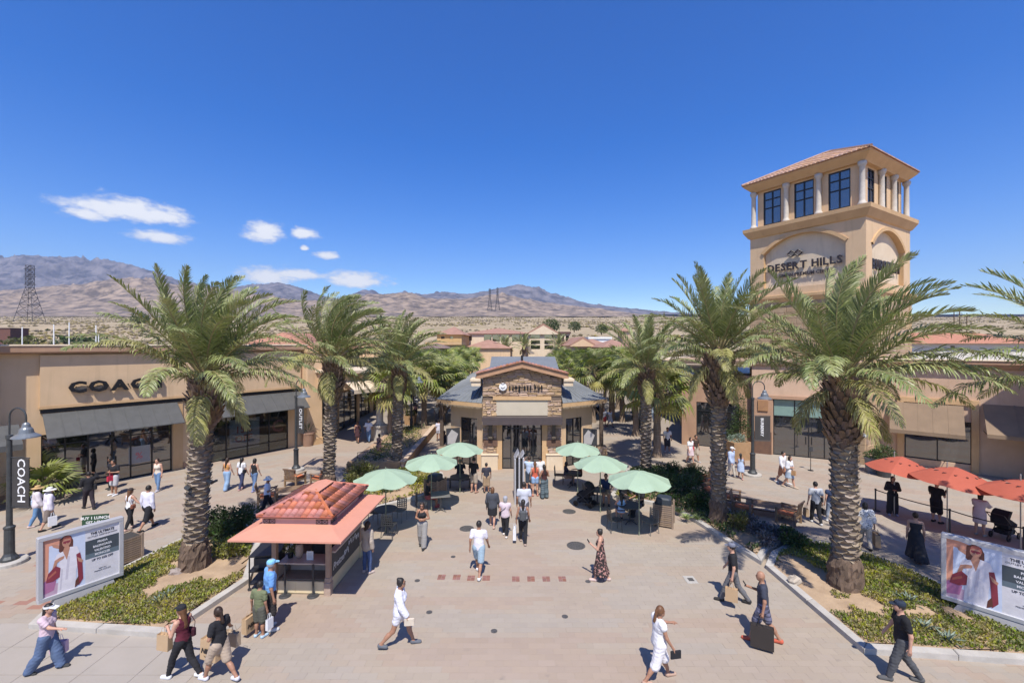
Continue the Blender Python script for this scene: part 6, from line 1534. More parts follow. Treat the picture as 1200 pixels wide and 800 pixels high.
GU = [(452,624,1.22,'frontmost of the three mint green umbrellas left of the hut'),(505.5,598,1.19,'middle mint green umbrella on the left, over the seated woman'),(539,577,1.17,'mint green umbrella nearest the hut on its left side'),
      (677,577,1.14,'mint green umbrella nearest the hut on its right side'),(703.5,600,1.17,'middle mint green umbrella on the right, over the man in navy'),(749,627,1.22,'largest mint green umbrella at the right, nearest the slatted bin')]
for k, (px, py, r_, lb) in enumerate(GU): umbrella(px, py, 2.50, r_, 2.12, lb, gcan, gpole, yaw=.2+k*.31, finial=.05, group='mint green umbrellas before the hut')
rcan = M('coral_red_canvas', (.50,.125,.075), (.45,.11,.065), 1.5, .8, .05, 120, trans=.2)
spole = M('steel_pole', (.45,.44,.42), (.38,.37,.35), 3, .35, metal=.6)
for k, (px, py, r_, lb) in enumerate([(1048,604,1.30,'leftmost of the three coral red umbrellas'),(1110,623,1.45,'middle coral red umbrella over the man with a phone'),(1196,646,1.45,'rightmost coral red umbrella over the stroller')]):
    umbrella(px, py, 2.60, r_*.96, 2.02, lb, rcan, spole, n=6, scal=.03, tilt=R(6), yaw=-.45, finial=.14, name='red_umbrella', vents=True, group='coral red umbrellas by the right shop')
q1_, q2_, q3_, q4_ = G(1026,598), G(1048,606), G(1110,624), G(1196,648)
for c, lb in ((q1_,'black rope post at the left end of the queue line'),(q3_+Vector((0,-.1,0)),'black rope post under the middle red umbrella'),(q4_+Vector((0,-.1,0)),'black rope post under the rightmost red umbrella')): stanchion(0,0,lb,X=c,h=.98)
rope = MB()
pr_ = [q1_, q3_+Vector((0,-.1,0)), q4_+Vector((0,-.1,0)), q4_+Vector((2.5,-1.7,0))]; pts = []
for a, b in zip(pr_, pr_[1:]):
    for i in range(9): t = i/8; pts.append(tuple(a.lerp(b,t)+Vector((0,0,.93-.06*math.sin(math.pi*t)))))
rope.tube(pts, .022, 5); tag(ob('queue_belt', rope, black), 'black belt strung between the queue posts by the red umbrellas', 'belt')

# ================================================================== tables, chairs, bins
def cafe_table(px, py, label, square=True, yaw=0, mat=None, h=.74, s=.42):
    c = G(px, py); t_ = thing('cafe_table', label, 'table', (c.x,c.y,0), yaw)
    mm = MB(); mm.bbox(-s,-s,h-.03,s,s,h,.01) if square else mm.lathe([(s,h-.03),(s,h),(0,h)], 20); ob('table_top', mm, mat or dkgrey, t_)
    mm = MB(); mm.tube([(0,0,.05),(0,0,h-.03)], .035, 8); ob('pedestal', mm, mat or dkgrey, t_)
    for k in range(4):
        a = R(45+90*k); mm = MB(); mm.tube([(0,0,.12),(.2*math.cos(a),.2*math.sin(a),.07),(.34*math.cos(a),.34*math.sin(a),.015)], .018, 5); ob('leg', mm, mat or dkgrey, t_)
    return t_
def cafe_chair(px, py, label, yaw, mat=None):
    c = G(px, py); mat = mat or dkgrey; t_ = thing('cafe_chair', label, 'chair', (c.x,c.y,0), yaw)
    for sx in (-.2,.2):
        for sy in (-.2,.2): mm = MB(); mm.tube([(sx,sy,.44),(sx*1.15,sy*1.15,0)], .013, 5); ob('leg', mm, mat, t_)
    mm = MB()
    for k in range(6): a = -.22+.44*k/5; mm.box(a-.022,-.22,.445,a+.022,.22,.46); mm.box(-.22,a-.022,.461,.22,a+.022,.474)
    tag(ob('seat', mm, mat, t_), kind='stuff')
    mm = MB()
    for k in range(6): a = -.20+.40*k/5; mm.box(a-.018,.215,.5,a+.018,.228,.86)
    for k in range(5): z = .52+.33*k/4; mm.box(-.22,.229,z-.018,.22,.242,z+.018)
    tag(ob('backrest', mm, mat, t_), kind='stuff')
    mm = MB(); mm.tube([(-.22,.2,.44),(-.22,.235,.9),(.22,.235,.9),(.22,.2,.44)], .014, 5); ob('back_frame', mm, mat, t_)
    return t_
metg = M('grey_mesh_metal', (.16,.155,.14), (.12,.115,.105), 6, .6)
cafe_table(452,617,'empty dark mesh table under the front left umbrella', False, s=.46)
cafe_chair(468,610,'empty lattice back chair right of the front left table', R(-15), metg)
cafe_chair(440,612,'empty chair left of the front left table', R(80))
cafe_chair(456,628,'empty chair nearest the kiosk at the front left table', R(170))
cafe_table(516,598,'dark square table right of the seated woman', True, .2, metg)
cafe_table(539,575,'round dark table under the left umbrella by the hut', False, s=.5)
cafe_table(671,570,'dark round table at the right of the hut', False)
cafe_table(700,592,'dark round table under the middle right umbrella', False)
cafe_table(738,612,'dark mesh table beside the woman in light blue', False, s=.5)
for k, (px, py, yw, lb) in enumerate([(655,566,80,'empty chair left of the table by the hut'),(690,590,100,'dark chair left of the man in navy'),(762,624,-60,'grey mesh chair beside the slatted bin'),(720,622,100,'dark chair at the left of the largest umbrella'),(494,602,95,'dark chair left of the seated woman')]): cafe_chair(px, py, lb, R(yw), metg if k == 2 else dkgrey)
def wbench(px, py, label, yaw, wide=1):
    c = G(px, py); t_ = thing('picnic_bench', label, 'bench', (c.x,c.y,0), yaw)
    mm = MB(); mm.bbox(-.7*wide,-.16,.42,.7*wide,.16,.46,.01); ob('seat', mm, dkgrey, t_)
    for x in (-.5,.5): mm = MB(); mm.box(x-.03,-.13,0,x+.03,.13,.42); ob('leg', mm, dkgrey, t_)
wbench(539,571,'dark bench under the left umbrella by the hut', 0)
cush = M('orange_cushion', (.62,.20,.085), (.56,.17,.07), 3, .85, .1, 60)
def armchair(px, py, label, yaw, group=None):
    c = G(px, py); t_ = thing('wooden_armchair', label, 'armchair', (c.x,c.y,0), yaw, group)   # faces -y
    for sx in (-.34,.34):
        for sy in (-.34,.34):
            mm = MB(); mm.bbox(sx-.04,sy-.04,0,sx+.04,sy+.04,.62 if sy < 0 else .58,.006); ob('leg', mm, wood, t_)
        mm = MB(); mm.bbox(sx-.06,-.40,.62,sx+.06,.36,.66,.01); ob('armrest', mm, wood, t_)
    mm = MB(); mm.box(-.30,-.37,.28,.30,-.33,.36); mm.box(-.30,.33,.28,.30,.37,.36); mm.box(-.36,-.30,.28,-.32,.30,.36); mm.box(.32,-.30,.28,.36,.30,.36); ob('seat_frame', mm, wood, t_)
    for k in range(6): mm = MB(); y = -.28+.56*k/5; mm.box(-.315,y-.04,.362,.315,y+.04,.38); ob('slat', mm, wood, t_)
    for k in range(7): mm = MB(); x = -.27+.54*k/6; mm.M = Matrix.Translation((x,.34,.40)) @ Matrix.Rotation(R(-14),4,'X'); mm.box(-.03,-.012,0,.03,.012,.50); ob('slat', mm, wood, t_)
    mm = MB(); mm.M = Matrix.Translation((0,.34,.40)) @ Matrix.Rotation(R(-14),4,'X'); mm.box(-.36,-.02,.50,.36,.02,.58); ob('top_rail', mm, wood, t_)
    mm = MB(); mm.bbox(-.30,-.36,.382,.30,.27,.48,.03); cu_ = ob('cushion', mm, cush, None, (c.x,c.y,0), (0,0,yaw)); tag(cu_, label.replace('wooden armchair','orange cushion on the armchair') if 'wooden armchair' in label else label, 'cushion')
    return t_
def low_table(px, py, label, yaw, l=.75, w=.42):
    c = G(px, py); t_ = thing('low_wooden_table', label, 'table', (c.x,c.y,0), yaw)
    for k in range(5): mm = MB(); y = -w+2*w*(k+.5)/5; mm.box(-l,y-w/5+.006,.42,l,y+w/5-.006,.45); ob('slat', mm, wood, t_)
    for sx in (-l+.08,l-.08):
        for sy in (-w+.07,w-.07): mm = MB(); mm.bbox(sx-.04,sy-.04,0,sx+.04,sy+.04,.415,.006); ob('leg', mm, wood, t_)
    mm = MB(); mm.box(-l+.12,-.03,.12,l-.12,.03,.16); ob('stretcher', mm, wood, t_)
armchair(313,590,'wooden armchair nearest the man in a white hat', R(115)); armchair(346,568,'wooden armchair beside the left street lamp', R(165)); armchair(376,568,'wooden armchair partly behind the second palm', R(-115))
low_table(343,583,'low slatted table between the left armchairs', R(25))
armchair(870,603,'wooden armchair nearest the leaning palm on the right', R(55)); armchair(857,592,'wooden armchair behind the one by the leaning palm', R(60)); armchair(924,612,'wooden armchair seen from behind at the right end', R(-140))
low_table(903,603,'long low slatted table between the right armchairs', R(-28), .95, .45)
armchair(828,572,'wooden armchair behind the shrubs, facing left', R(-70)); armchair(819,566,'wooden armchair at the back of the curved right bed', R(30)); armchair(836,583,'wooden armchair behind the leaning palm trunk', R(-60))
# slatted bins
def slatbin(px, py, label, s=.36, h=.95, lid=True, mat=None):
    c = G(px, py); t_ = thing('waste_bin', label, 'bin', (c.x,c.y,0), R(-24)); mat = mat or M('bin_slat', (.30,.22,.16), (.22,.16,.115), 5, .8, .2, 40, rand=.2)
    mm = MB(); mm.box(-s+.04,-s+.04,.05,s-.04,s-.04,h-.06); ob('liner', mm, simple('bin_liner',(.05,.045,.04),.8), t_)
    me = MB(); me.box(0,-.012,0,1,.012,.055); me = me.mesh('slat'); me.materials.append(mat)
    for side in range(4):
        for k in range(11):
            z = .06+k*(h-.14)/10.5
            a = R(90*side); o = ob('slat', me, None, t_, (-s*math.cos(a)+s*math.sin(a), -s*math.sin(a)-s*math.cos(a), z), (0,0,a), scale=(2*s,1,1))
    for sx in (-s,s):
        for sy in (-s,s): mm = MB(); mm.box(sx-.035,sy-.035,0,sx+.035,sy+.035,h); ob('corner_post', mm, mat, t_)
    if lid: mm = MB(); mm.bbox(-s*.8,-s*.8,h-.06,s*.8,s*.8,h+.20,.06); ob('lid', mm, simple('bin_lid',(.035,.045,.06),.5), t_)
slatbin(778,614,'slatted brown waste bin with a dark rounded lid beside the largest umbrella')
slatbin(510,583,'slatted brown waste bin behind the seated woman', .36, .95)
slatbin(147,657,'slatted brown waste bin behind the left billboard', .33, .9, False)

# ================================================================== lamps
lampm = M('lamp_iron', (.075,.08,.082), (.055,.058,.06), 8, .45, metal=.4)
def street_lamp(px, py, ztop, side, label, banner=None, bw=.62, bz=(3.0,1.9), head_dx=.6, br=True, scale=1.0, disc=True, yaw=0, bside=1):
    c = G(px, py); t_ = thing('street_lamp', label, 'street lamp', (c.x,c.y,0), yaw)
    if disc: mm = MB(); mm.lathe([(.46,-.01),(.46,.10),(.43,.13),(0,.13)], 24); ob('footing', mm, curb_m, t_)
    z0 = .12
    mm = MB(); mm.lathe([(.24,z0),(.235,z0+.08),(.17,z0+.16),(.135,z0+.24),(.13,z0+1.05),(.15,z0+1.08),(.15,z0+1.13),(.10,z0+1.17)], 14); ob('base', mm, lampm, t_, smooth=False)
    mm = MB(); mm.lathe([(.082,z0+1.15),(.07,ztop-1.05),(.095,ztop-1.04),(.095,ztop-.92),(.04,ztop-.90)], 12); ob('post', mm, lampm, t_, smooth=False)
    r_ = .32*scale; pts = [(0,0,ztop-.92),(0,0,ztop-r_)]
    for i in range(1,13): a = math.pi*i/12; pts.append((side*(r_-r_*math.cos(a)),0,ztop-r_+r_*math.sin(a)))
    pts.append((side*2*r_,0,ztop-r_-.22)); mm = MB(); mm.tube(pts, .028, 8); ob('gooseneck', mm, lampm, t_)
    hz = ztop-r_-.22; mm = MB(); mm.lathe([(.05,hz+.06),(.10,hz),(.12,hz-.10),(.17,hz-.16),(.20,hz-.30),(.36,hz-.40),(.37,hz-.44),(.33,hz-.43),(.16,hz-.28)], 18, c=(side*2*r_,0)); hd = ob('lamp_shade', mm, M('lamp_shade_grey',(.20,.22,.24),(.17,.185,.2),6,.4,metal=.3), t_)
    mm = MB(); mm.ell((side*2*r_,0,hz-.34),(.12,.12,.12),10,6); ob('bulb', mm, M('frosted_glass',(.6,.6,.58),(.55,.55,.53),5,.3), hd)
    if banner:
        s = bside; zt_, zb_ = bz
        mm = MB()
        for z in (zt_+.03, zb_-.03): mm.tube([(0,0,z),(s*(bw+.12),0,z)], .018, 6)
        ob('banner_arm', mm, lampm, t_)
        mm = MB(); mm.box(*sorted((s*.12, s*(bw+.1)))[:1], -.012, zb_, sorted((s*.12, s*(bw+.1)))[1], .012, zt_); bn = ob('banner', mm, M('charcoal_banner',(.055,.05,.048),(.045,.042,.04),3,.8), t_)
        te = text_mesh(banner, (zt_-zb_)/len(banner)*1.28, .004, .004, 'CENTER', 1.0)
        o = ob('lettering', te[0], simple('white_lettering',(.8,.8,.8),.5), bn, (s*(.11+bw/2)-.10,-.016,(zt_+zb_)/2+.06), (0,R(90),0))
    return t_
street_lamp(11,660,5.25,1,'tall gooseneck lamp with the COACH banner at the left edge','COACH',.66,(3.55,1.95),yaw=R(-6))
street_lamp(347,551,5.3,1,'gooseneck lamp before the end pier of the left shop','OUTLET',.55,(3.75,2.25),yaw=R(-25))
street_lamp(882,557,5.3,1,'gooseneck lamp beside the BURBERRY banner at the right','BURBERRY',.85,(3.35,2.0),yaw=R(-5))
street_lamp(750,508,5.2,-1,'far gooseneck lamp among the right palms',None,disc=False)
street_lamp(482,508,5.2,1,'far gooseneck lamp by the white column','OUTLET',.5,(3.9,2.3),disc=False)

# ================================================================== billboards
frm = M('silver_frame', (.50,.50,.52), (.46,.46,.48), 3, .4, metal=.3)
prm = {k: simple('print_'+k, c, .45) for k, c in dict(white=(.74,.74,.77), bone=(.66,.64,.66), peach=(.66,.30,.20), slate=(.055,.07,.085), steel=(.12,.16,.19), skin=(.50,.25,.17), hair=(.13,.045,.035), scarf=(.42,.12,.09), dress=(.76,.72,.76), fold=(.60,.56,.62), wine=(.25,.04,.06), magenta=(.42,.16,.30), ink=(.04,.04,.05), floor=(.52,.36,.46), sky=(.58,.64,.78)).items()}
def billboard(A_, B_, label, z0=.42, z1=2.2):
    rz, L_ = frame_of(A_, B_); t_ = thing('billboard', label, 'billboard', (A_.x,A_.y,0), rz); fw = .11
    mm = MB()
    mm.bbox(0,-.09,z1-fw,L_,.09,z1,.015); mm.bbox(0,-.09,z0,L_,.09,z0+fw,.015); mm.bbox(0,-.088,z0+fw,fw,.088,z1-fw,.012); mm.bbox(L_-fw,-.088,z0+fw,L_,.088,z1-fw,.012); ob('frame', mm, frm, t_)
    mm = MB(); mm.add([(.12,-.16,0),(L_-.12,-.16,0),(L_-.12,.16,0),(.12,.16,0),(.35,-.07,z0),(L_-.25,-.07,z0),(L_-.25,.07,z0),(.35,.07,z0)],[(0,1,5,4),(1,2,6,5),(2,3,7,6),(3,0,4,7),(4,5,6,7)]); ob('base', mm, M('grey_base_paint',(.36,.35,.35),(.32,.31,.31),2,.6), t_)
    mm = MB(); mm.box(fw,-.05,z0+fw,L_-fw,.05,z1-fw); bd = ob('board', mm, prm['white'], t_)
    W, Hh = L_-2*fw, z1-z0-2*fw; m_ = MB(); order = []
    def poly(pts, k, lvl=0):
        m = MB(); m.add([(fw+x*W, -.0505-.0012*lvl, z0+fw+y*Hh) for x, y in pts], [tuple(range(len(pts)))]); ob('print', m, prm[k], bd)
    def blob(cx, cy, rx_, ry_, k, lvl, n=14): poly([(cx+rx_*math.cos(2*math.pi*i/n), cy+ry_*math.sin(2*math.pi*i/n)) for i in range(n)], k, lvl)
    poly([(0,0),(.53,0),(.53,1),(0,1)],'sky',1); poly([(0,.15),(.06,.15),(.07,.88),(.22,.86),(.22,.97),(.1,1),(0,1)],'peach',2); poly([(0,0),(.30,0),(.27,.17),(.0,.22)],'floor',2); poly([(0,.05),(.13,.08),(.16,.24),(.05,.3),(0,.26)],'magenta',3)
    poly([(.10,.9),(.23,.84),(.2,.78),(.12,.84)],'skin',3)
    poly([(.19,.74),(.20,.95),(.27,1.0),(.34,.97),(.37,.88),(.37,.76),(.30,.70),(.24,.66)],'hair',4)
    poly([(.17,.70),(.26,.73),(.33,.77),(.42,.75),(.46,.60),(.44,.50),(.41,.3),(.40,.0),(.17,.0),(.19,.35),(.20,.55),(.13,.60)],'dress',5)
    poly([(.27,.2),(.30,.2),(.33,.6),(.30,.62)],'fold',6); poly([(.20,.05),(.22,.05),(.24,.4),(.22,.42)],'fold',6)
    poly([(.24,.72),(.29,.55),(.33,.76),(.31,.80),(.26,.79)],'skin',6); blob(.285,.87,.055,.085,'skin',7); poly([(.235,.90),(.25,.975),(.32,.985),(.345,.93),(.345,.86),(.325,.92),(.26,.93)],'scarf',8)
    poly([(.24,.865),(.275,.845),(.285,.87),(.30,.845),(.335,.87),(.33,.895),(.245,.895)],'wine',9)
    poly([(.10,.42),(.14,.60),(.20,.63),(.26,.64),(.25,.59),(.17,.55),(.14,.42)],'skin',7)
    poly([(.03,.25),(.06,.40),(.15,.50),(.21,.44),(.20,.28),(.12,.24)],'wine',8); poly([(.06,.30),(.16,.38),(.15,.42),(.06,.34)],'scarf',9)
    poly([(.41,.60),(.46,.62),(.49,.42),(.50,.12),(.44,.02),(.43,.3)],'wine',7); poly([(.42,.55),(.47,.5),(.50,.46),(.49,.42),(.44,.46)],'skin',8); poly([(.39,.0),(.40,.12),(.44,.20),(.45,.05)],'hair',8)
    poly([(.53,0),(1,0),(1,1),(.53,1)],'bone',1); poly([(.53,.53),(1,.53),(1,.78),(.53,.78)],'slate',2); poly([(.53,.44),(1,.44),(1,.53),(.53,.53)],'steel',2)
    def tx(s, x, y, fw_, hgt, k, b=.0):
        me, c_ = text_mesh(s, 1.0, .002, b*8, 'CENTER', 1.0); wd_ = c_[:,0].max()-c_[:,0].min(); kx = fw_*.47*W/wd_
        o_ = ob('lettering', me, prm[k], bd, (fw+x*W, -.0565, z0+fw+y*Hh), scale=(kx,1,hgt))
    tx('THE ULTIMATE', .765, .875, .70, .10, 'ink', .004); tx('OUTLET DESTINATION', .765, .825, .87, .062, 'ink')
    for s, y, f_ in (('PRADA',.70,.30),('BALENCIAGA',.625,.56),('VALENTINO',.55,.48),('MONCLER',.40,.45)): tx(s, .765, y if s != 'MONCLER' else .475, f_, .085, 'white', .003)
    tx('UP TO 65% OFF', .765, .38, .63, .085, 'ink', .003); tx('DESERT HILLS', .765, .20, .22, .04, 'ink'); tx('PREMIUM OUTLETS', .765, .16, .48, .05, 'ink')
    return t_
def Pd(px, Y): return Vector(((px-600)*Y/F0, Y, 0))
billboard(Pd(43,11.9), Pd(144,13.45), 'silver framed advertising board at the left, facing the plaza', .44, 2.2)
a_ = Pd(1103,12.3); b_ = Pd(1200,11.15); billboard(a_, a_+(b_-a_).normalized()*2.15, 'silver framed advertising board at the right edge', .40, 2.2)
c = G(112,632); t_ = thing('lawn_sign', 'small dark green sign with white writing behind the left billboard', 'sign', (c.x,c.y,0), R(14))
mm = MB(); mm.box(-.42,-.02,.35,.42,.02,.95); bd = ob('panel', mm, M('dark_green_board',(.03,.075,.035),(.025,.06,.03),3,.6), t_)
for x in (-.36,.36): mm = MB(); mm.tube([(x,0,0),(x,0,.6)], .015, 5); ob('leg', mm, black, t_)
textob('BUY 1 LUNCH', .145, MATS['white_lettering'], bd, (0,-.024,.79), bold=.003); textob('GET 1 FREE', .12, MATS['white_lettering'], bd, (0,-.024,.64), bold=.002)
# tall narrow directory seen edge on, before the hut door
c = G(608,588); t_ = thing('directory_kiosk', 'tall narrow silver directory seen edge on before the hut doors', 'directory', (c.x,c.y,0), R(3))
mm = MB()
for x in (-.19,0,.19): mm.bbox(x-.035,-.35,0,x+.035,.35,2.15 if x > -.1 else 2.1,.01)
ob('frame', mm, frm, t_)
for x in (-.095,.095): mm = MB(); mm.box(x-.055,-.32,.1,x+.055,.32,2.0); ob('screen', mm, black, t_)
mm = MB(); mm.add([(-.2,-.35,2.15),(-.03,-.35,2.45),(-.03,.35,2.45),(-.2,.35,2.15),(-.15,-.35,2.15),(0.0,-.35,2.38),(0,.35,2.38),(-.15,.35,2.15)],[(0,1,2,3),(7,6,5,4),(0,4,5,1),(3,2,6,7),(1,5,6,2)]); mm.add([(.05,-.35,2.15),(.2,-.35,2.38),(.2,.35,2.38),(.05,.35,2.15),(.1,-.35,2.15),(.24,-.35,2.36),(.24,.35,2.36),(.1,.35,2.15)],[(0,1,2,3),(7,6,5,4),(0,4,5,1),(3,2,6,7),(1,5,6,2)]); ob('top_fins', mm, frm, t_)

# ================================================================== raised brick bed, steps, rails
brk = M('tan_block_wall', (.50,.33,.20), (.42,.27,.16), 2, .9, .3, 30, rand=.3, island=.2)
wA, wB = G(474,553), G(511,506)
th = thing('raised_bed', 'long raised bed with a tan block wall left of the hut', 'planter', (wA.x,wA.y,0), frame_of(wA,wB)[0]); Lr = frame_of(wA,wB)[1]
hw_ = .62
bme = MB(); bme.bbox(0,0,0,1,.22,1,.02); bme = bme.mesh('block'); bme.materials.append(brk)
rr = random.Random(2)
for row in range(4):
    x = -(row % 2)*.3
    while x < Lr:
        a, b = max(x,0), min(x+.6, Lr)
        if b-a > .05: ob('block', bme, None, th, (a+.004,0,row*.145+.003), scale=(b-a-.008,1,.139))
        x += .6
k = 0
while k*1.2 < Lr: mm = MB(); mm.bbox(k*1.2+.004,-.05,.585,min((k+1)*1.2,Lr)-.004,.28,.65,.01); ob('coping', mm, M('coping_stone',(.54,.42,.30),(.48,.36,.26),2,.9), th); k += 1
mm = MB(); mm.box(.0,.24,0,.25,3.3,.6); mm.box(0,3.1,0,Lr,3.35,.5); ob('end_wall', mm, brk, th)
mm = MB(); mm.box(.25,.23,.0,Lr,3.1,.5); ob('soil', mm, soil_m, th)
for k in range(int(Lr/1.1)): leafcloud('ground_cover', gc_m if k % 3 else gc2_m, [((.8+k*1.1,1.2+.5*math.sin(k),.55),(.75,.8,.25)),((.5+k*1.1,2.3,.55),(.6,.6,.25))], 520, .10, th, 90+k)['kind'] = 'stuff'
th = thing('steps', 'short flight of pale steps beside the raised bed', 'steps', (*G(438,556)[:2],0), R(20))
for k in range(4): mm = MB(); mm.bbox(0,.45*k,0,1.7,.45*(k+1)-.004,.10+.02*k,.01); ob('step', mm, curb_m, th)
hr = thing('handrail', 'bent black handrail at the top of the pale steps', 'handrail', (*G(424,548)[:2],0), R(15))
mm = MB(); mm.tube([(0,0,0),(0,0,.55),(-.25,0,.62),(-.25,0,.92),(.3,.1,.95),(1.1,.3,.60),(1.3,.35,.55)], .022, 6); ob('rail', mm, black, hr)

# ================================================================== pots
def pot(px, py, label, rt, rb, h, mat, square=False, plant=None, pm=None, ph=1.0, seed=1, yaw=0):
    c = G(px, py); t_ = thing('planter_pot', label, 'planter', (c.x,c.y,0), yaw)
    if square:
        mm = MB(); mm.add([(sx*rb,sy*rb,0) for sx,sy in ((-1,-1),(1,-1),(1,1),(-1,1))]+[(sx*rt,sy*rt,h) for sx,sy in ((-1,-1),(1,-1),(1,1),(-1,1))]+[(sx*rt*.88,sy*rt*.88,h) for sx,sy in ((-1,-1),(1,-1),(1,1),(-1,1))]+[(sx*rt*.86,sy*rt*.86,h-.08) for sx,sy in ((-1,-1),(1,-1),(1,1),(-1,1))],
              [(k,(k+1)%4,4+(k+1)%4,4+k) for k in range(4)]+[(4+k,4+(k+1)%4,8+(k+1)%4,8+k) for k in range(4)]+[(8+k,8+(k+1)%4,12+(k+1)%4,12+k) for k in range(4)]+[(12,13,14,15)])
    else: mm = MB(); mm.lathe([(rb,0),(rt*.92,h*.8),(rt,h*.88),(rt,h),(rt*.88,h),(rt*.86,h-.08),(0,h-.08)], 20)
    ob('pot', mm, mat, t_)
    c0 = (c.x,c.y,h-.05)
    if plant == 'spike':
        q = thing('potted_plant', label.split(' pot')[0]+' plant: spiky green leaves in its pot', 'plant', c0); r_ = random.Random(seed); 
        for k in range(26):
            a = k*2.4; e = R(30+52*(k/26)); l = ph*(.7+.4*r_.random()); d = Vector((math.cos(a)*math.cos(e),math.sin(a)*math.cos(e),math.sin(e))); s_ = Vector((-math.sin(a),math.cos(a),0))*.035
            m_ = MB(); p1 = d*l*.6; p2 = d*l+Vector((0,0,-.12*l)); m_.add([tuple(-s_*.6),tuple(s_*.6),tuple(p1+s_),tuple(p1-s_),tuple(p2)],[(0,1,2,3),(3,2,4)]); ob('leaf', m_, pm or gc2_m, q)
    elif plant == 'fan':
        q = thing('potted_palm', 'low bright green fan palm before the left shop windows', 'plant', c0); r_ = random.Random(seed)
        for k in range(22): ob('leaf', fl[k%6], None, q, (0,0,.05), (r_.uniform(-.3,.3), -R(5+70*(k/22)**.8), k*2.4), scale=(ph,)*3)
    elif plant:
        q = thing('potted_shrub', plant, 'shrub', c0)
        blobs = {'cone': [((0,0,ph*.25),(rt*.8,rt*.8,ph*.35)),((0,0,ph*.55),(rt*.6,rt*.6,ph*.35)),((0,0,ph*.85),(rt*.34,rt*.34,ph*.3))], 'ball': [((0,0,ph*.5),(ph*.5,ph*.5,ph*.5))], 'bush': [((0,0,ph*.35),(rt*.95,rt*.95,ph*.45)),((rt*.3,0,ph*.6),(rt*.5,rt*.5,ph*.35))]}
        kind = 'cone' if 'cone' in plant or 'tall' in plant else 'ball' if 'ball' in plant or 'round' in plant else 'bush'
        leafcloud('foliage', pm or gc2_m, blobs[kind], 1400 if kind != 'bush' else 700, .075, q, seed, .55); m_ = MB(); m_.tube([(0,0,-.02),(0,0,ph*.7)], .03, 5); ob('stem', m_, MATS['shrub_twig'], q)
potb = M('brown_clay_pot', (.33,.20,.135), (.27,.165,.11), 3, .7, .1, 30); potg = M('grey_pot', (.22,.22,.21), (.18,.18,.17), 3, .7); pots = M('ochre_planter', (.40,.25,.13), (.34,.21,.11), 3, .75, .1, 30)
pot(361,522,'tapered brown pot at the end pier of the left shop', .48,.33,1.0, potb, False, 'spike', gc2_m, 1.25, 3)
pot(863,537,'big square ochre planter beside the right lamp', .62,.55,1.15, pots, True, 'bushy grey green trailing plants in the big square planter', silver, .5, 4, R(10))
cX = G(868,533); q = thing('cone_shrub', 'tall cone shrub rising from the big square planter', 'shrub', (cX.x+.1,cX.y+.2,1.1)); leafcloud('foliage', gc2_m, [((0,0,.5),(.62,.62,.7)),((0,0,1.3),(.5,.5,.8)),((0,0,2.2),(.3,.3,.8))], 3400, .07, q, 9, .55); m_ = MB(); m_.tube([(0,0,-.1),(0,0,1.8)], .05, 5); ob('stem', m_, MATS['shrub_twig'], q)
pot(848,533,'dark round pot left of the big square planter', .40,.30,.8, dkgrey, False, 'round dark shrub left of the big square planter', gc2_m, .95, 5)
pot(802,497,'round urn with a bushy plant down the right walk', .42,.28,.9, potb, False, 'bushy plant in the farther urn of the right walk', gc2_m, 1.1, 6)
pot(827,510,'second round urn down the right walk', .40,.28,.85, potb, False, 'low bushy plant in the nearer urn of the right walk', ol_m, .5, 7)
pot(481,497,'square ochre planter at the far end of the raised bed', .5,.42,.85, pots, True, 'bushy yellow green plant in the far square planter', ol_m, .6, 8)
pot(1023,553,'grey pot at the foot of the stone tower', .42,.34,.85, potg, False, 'leafy trailing plant at the foot of the stone tower', gc2_m, .55, 9)
pot(1036,558,'dark pot under the round ball topiary', .38,.30,.8, dkgrey, False, 'round ball topiary at the tower foot', gc2_m, 1.0, 10)
pot(50,588,'low dark pot before the left shop windows', .35,.28,.5, dkgrey, False, 'fan', None, .95, 11)
c = G(950,551); t_ = thing('sign_post', 'thin black sign post before the glass doors of the right shop', 'sign', (c.x,c.y,0))
mm = MB(); mm.lathe([(.15,0),(.15,.02),(.02,.03),(.015,1.15)], 10); ob('post', mm, black, t_); mm = MB(); mm.box(-.12,-.012,1.1,.12,.012,1.38); ob('plate', mm, dkgrey, t_)
# light fittings strapped to the palm trunks
for px, py, Y, lb in [(222,570,13.95,'grey spotlight strapped to the left palm trunk, left side'),(248,562,14.0,'small spotlight on the right side of the left palm trunk'),(1008,508,13.1,'white light box strapped to the right palm trunk')]:
    c = P(px, py, Y); t_ = thing('spotlight', lb, 'light', (c.x, Y, c.z)); mm = MB(); mm.tube([(-.08,-.05,.0),(.10,-.12,-.05)], .06, 8); ob('lamp_body', mm, wht if 'white' in lb else lampm, t_); mm = MB(); mm.box(-.03,-.03,-.12,.03,.25,-.06); ob('bracket', mm, lampm, t_)
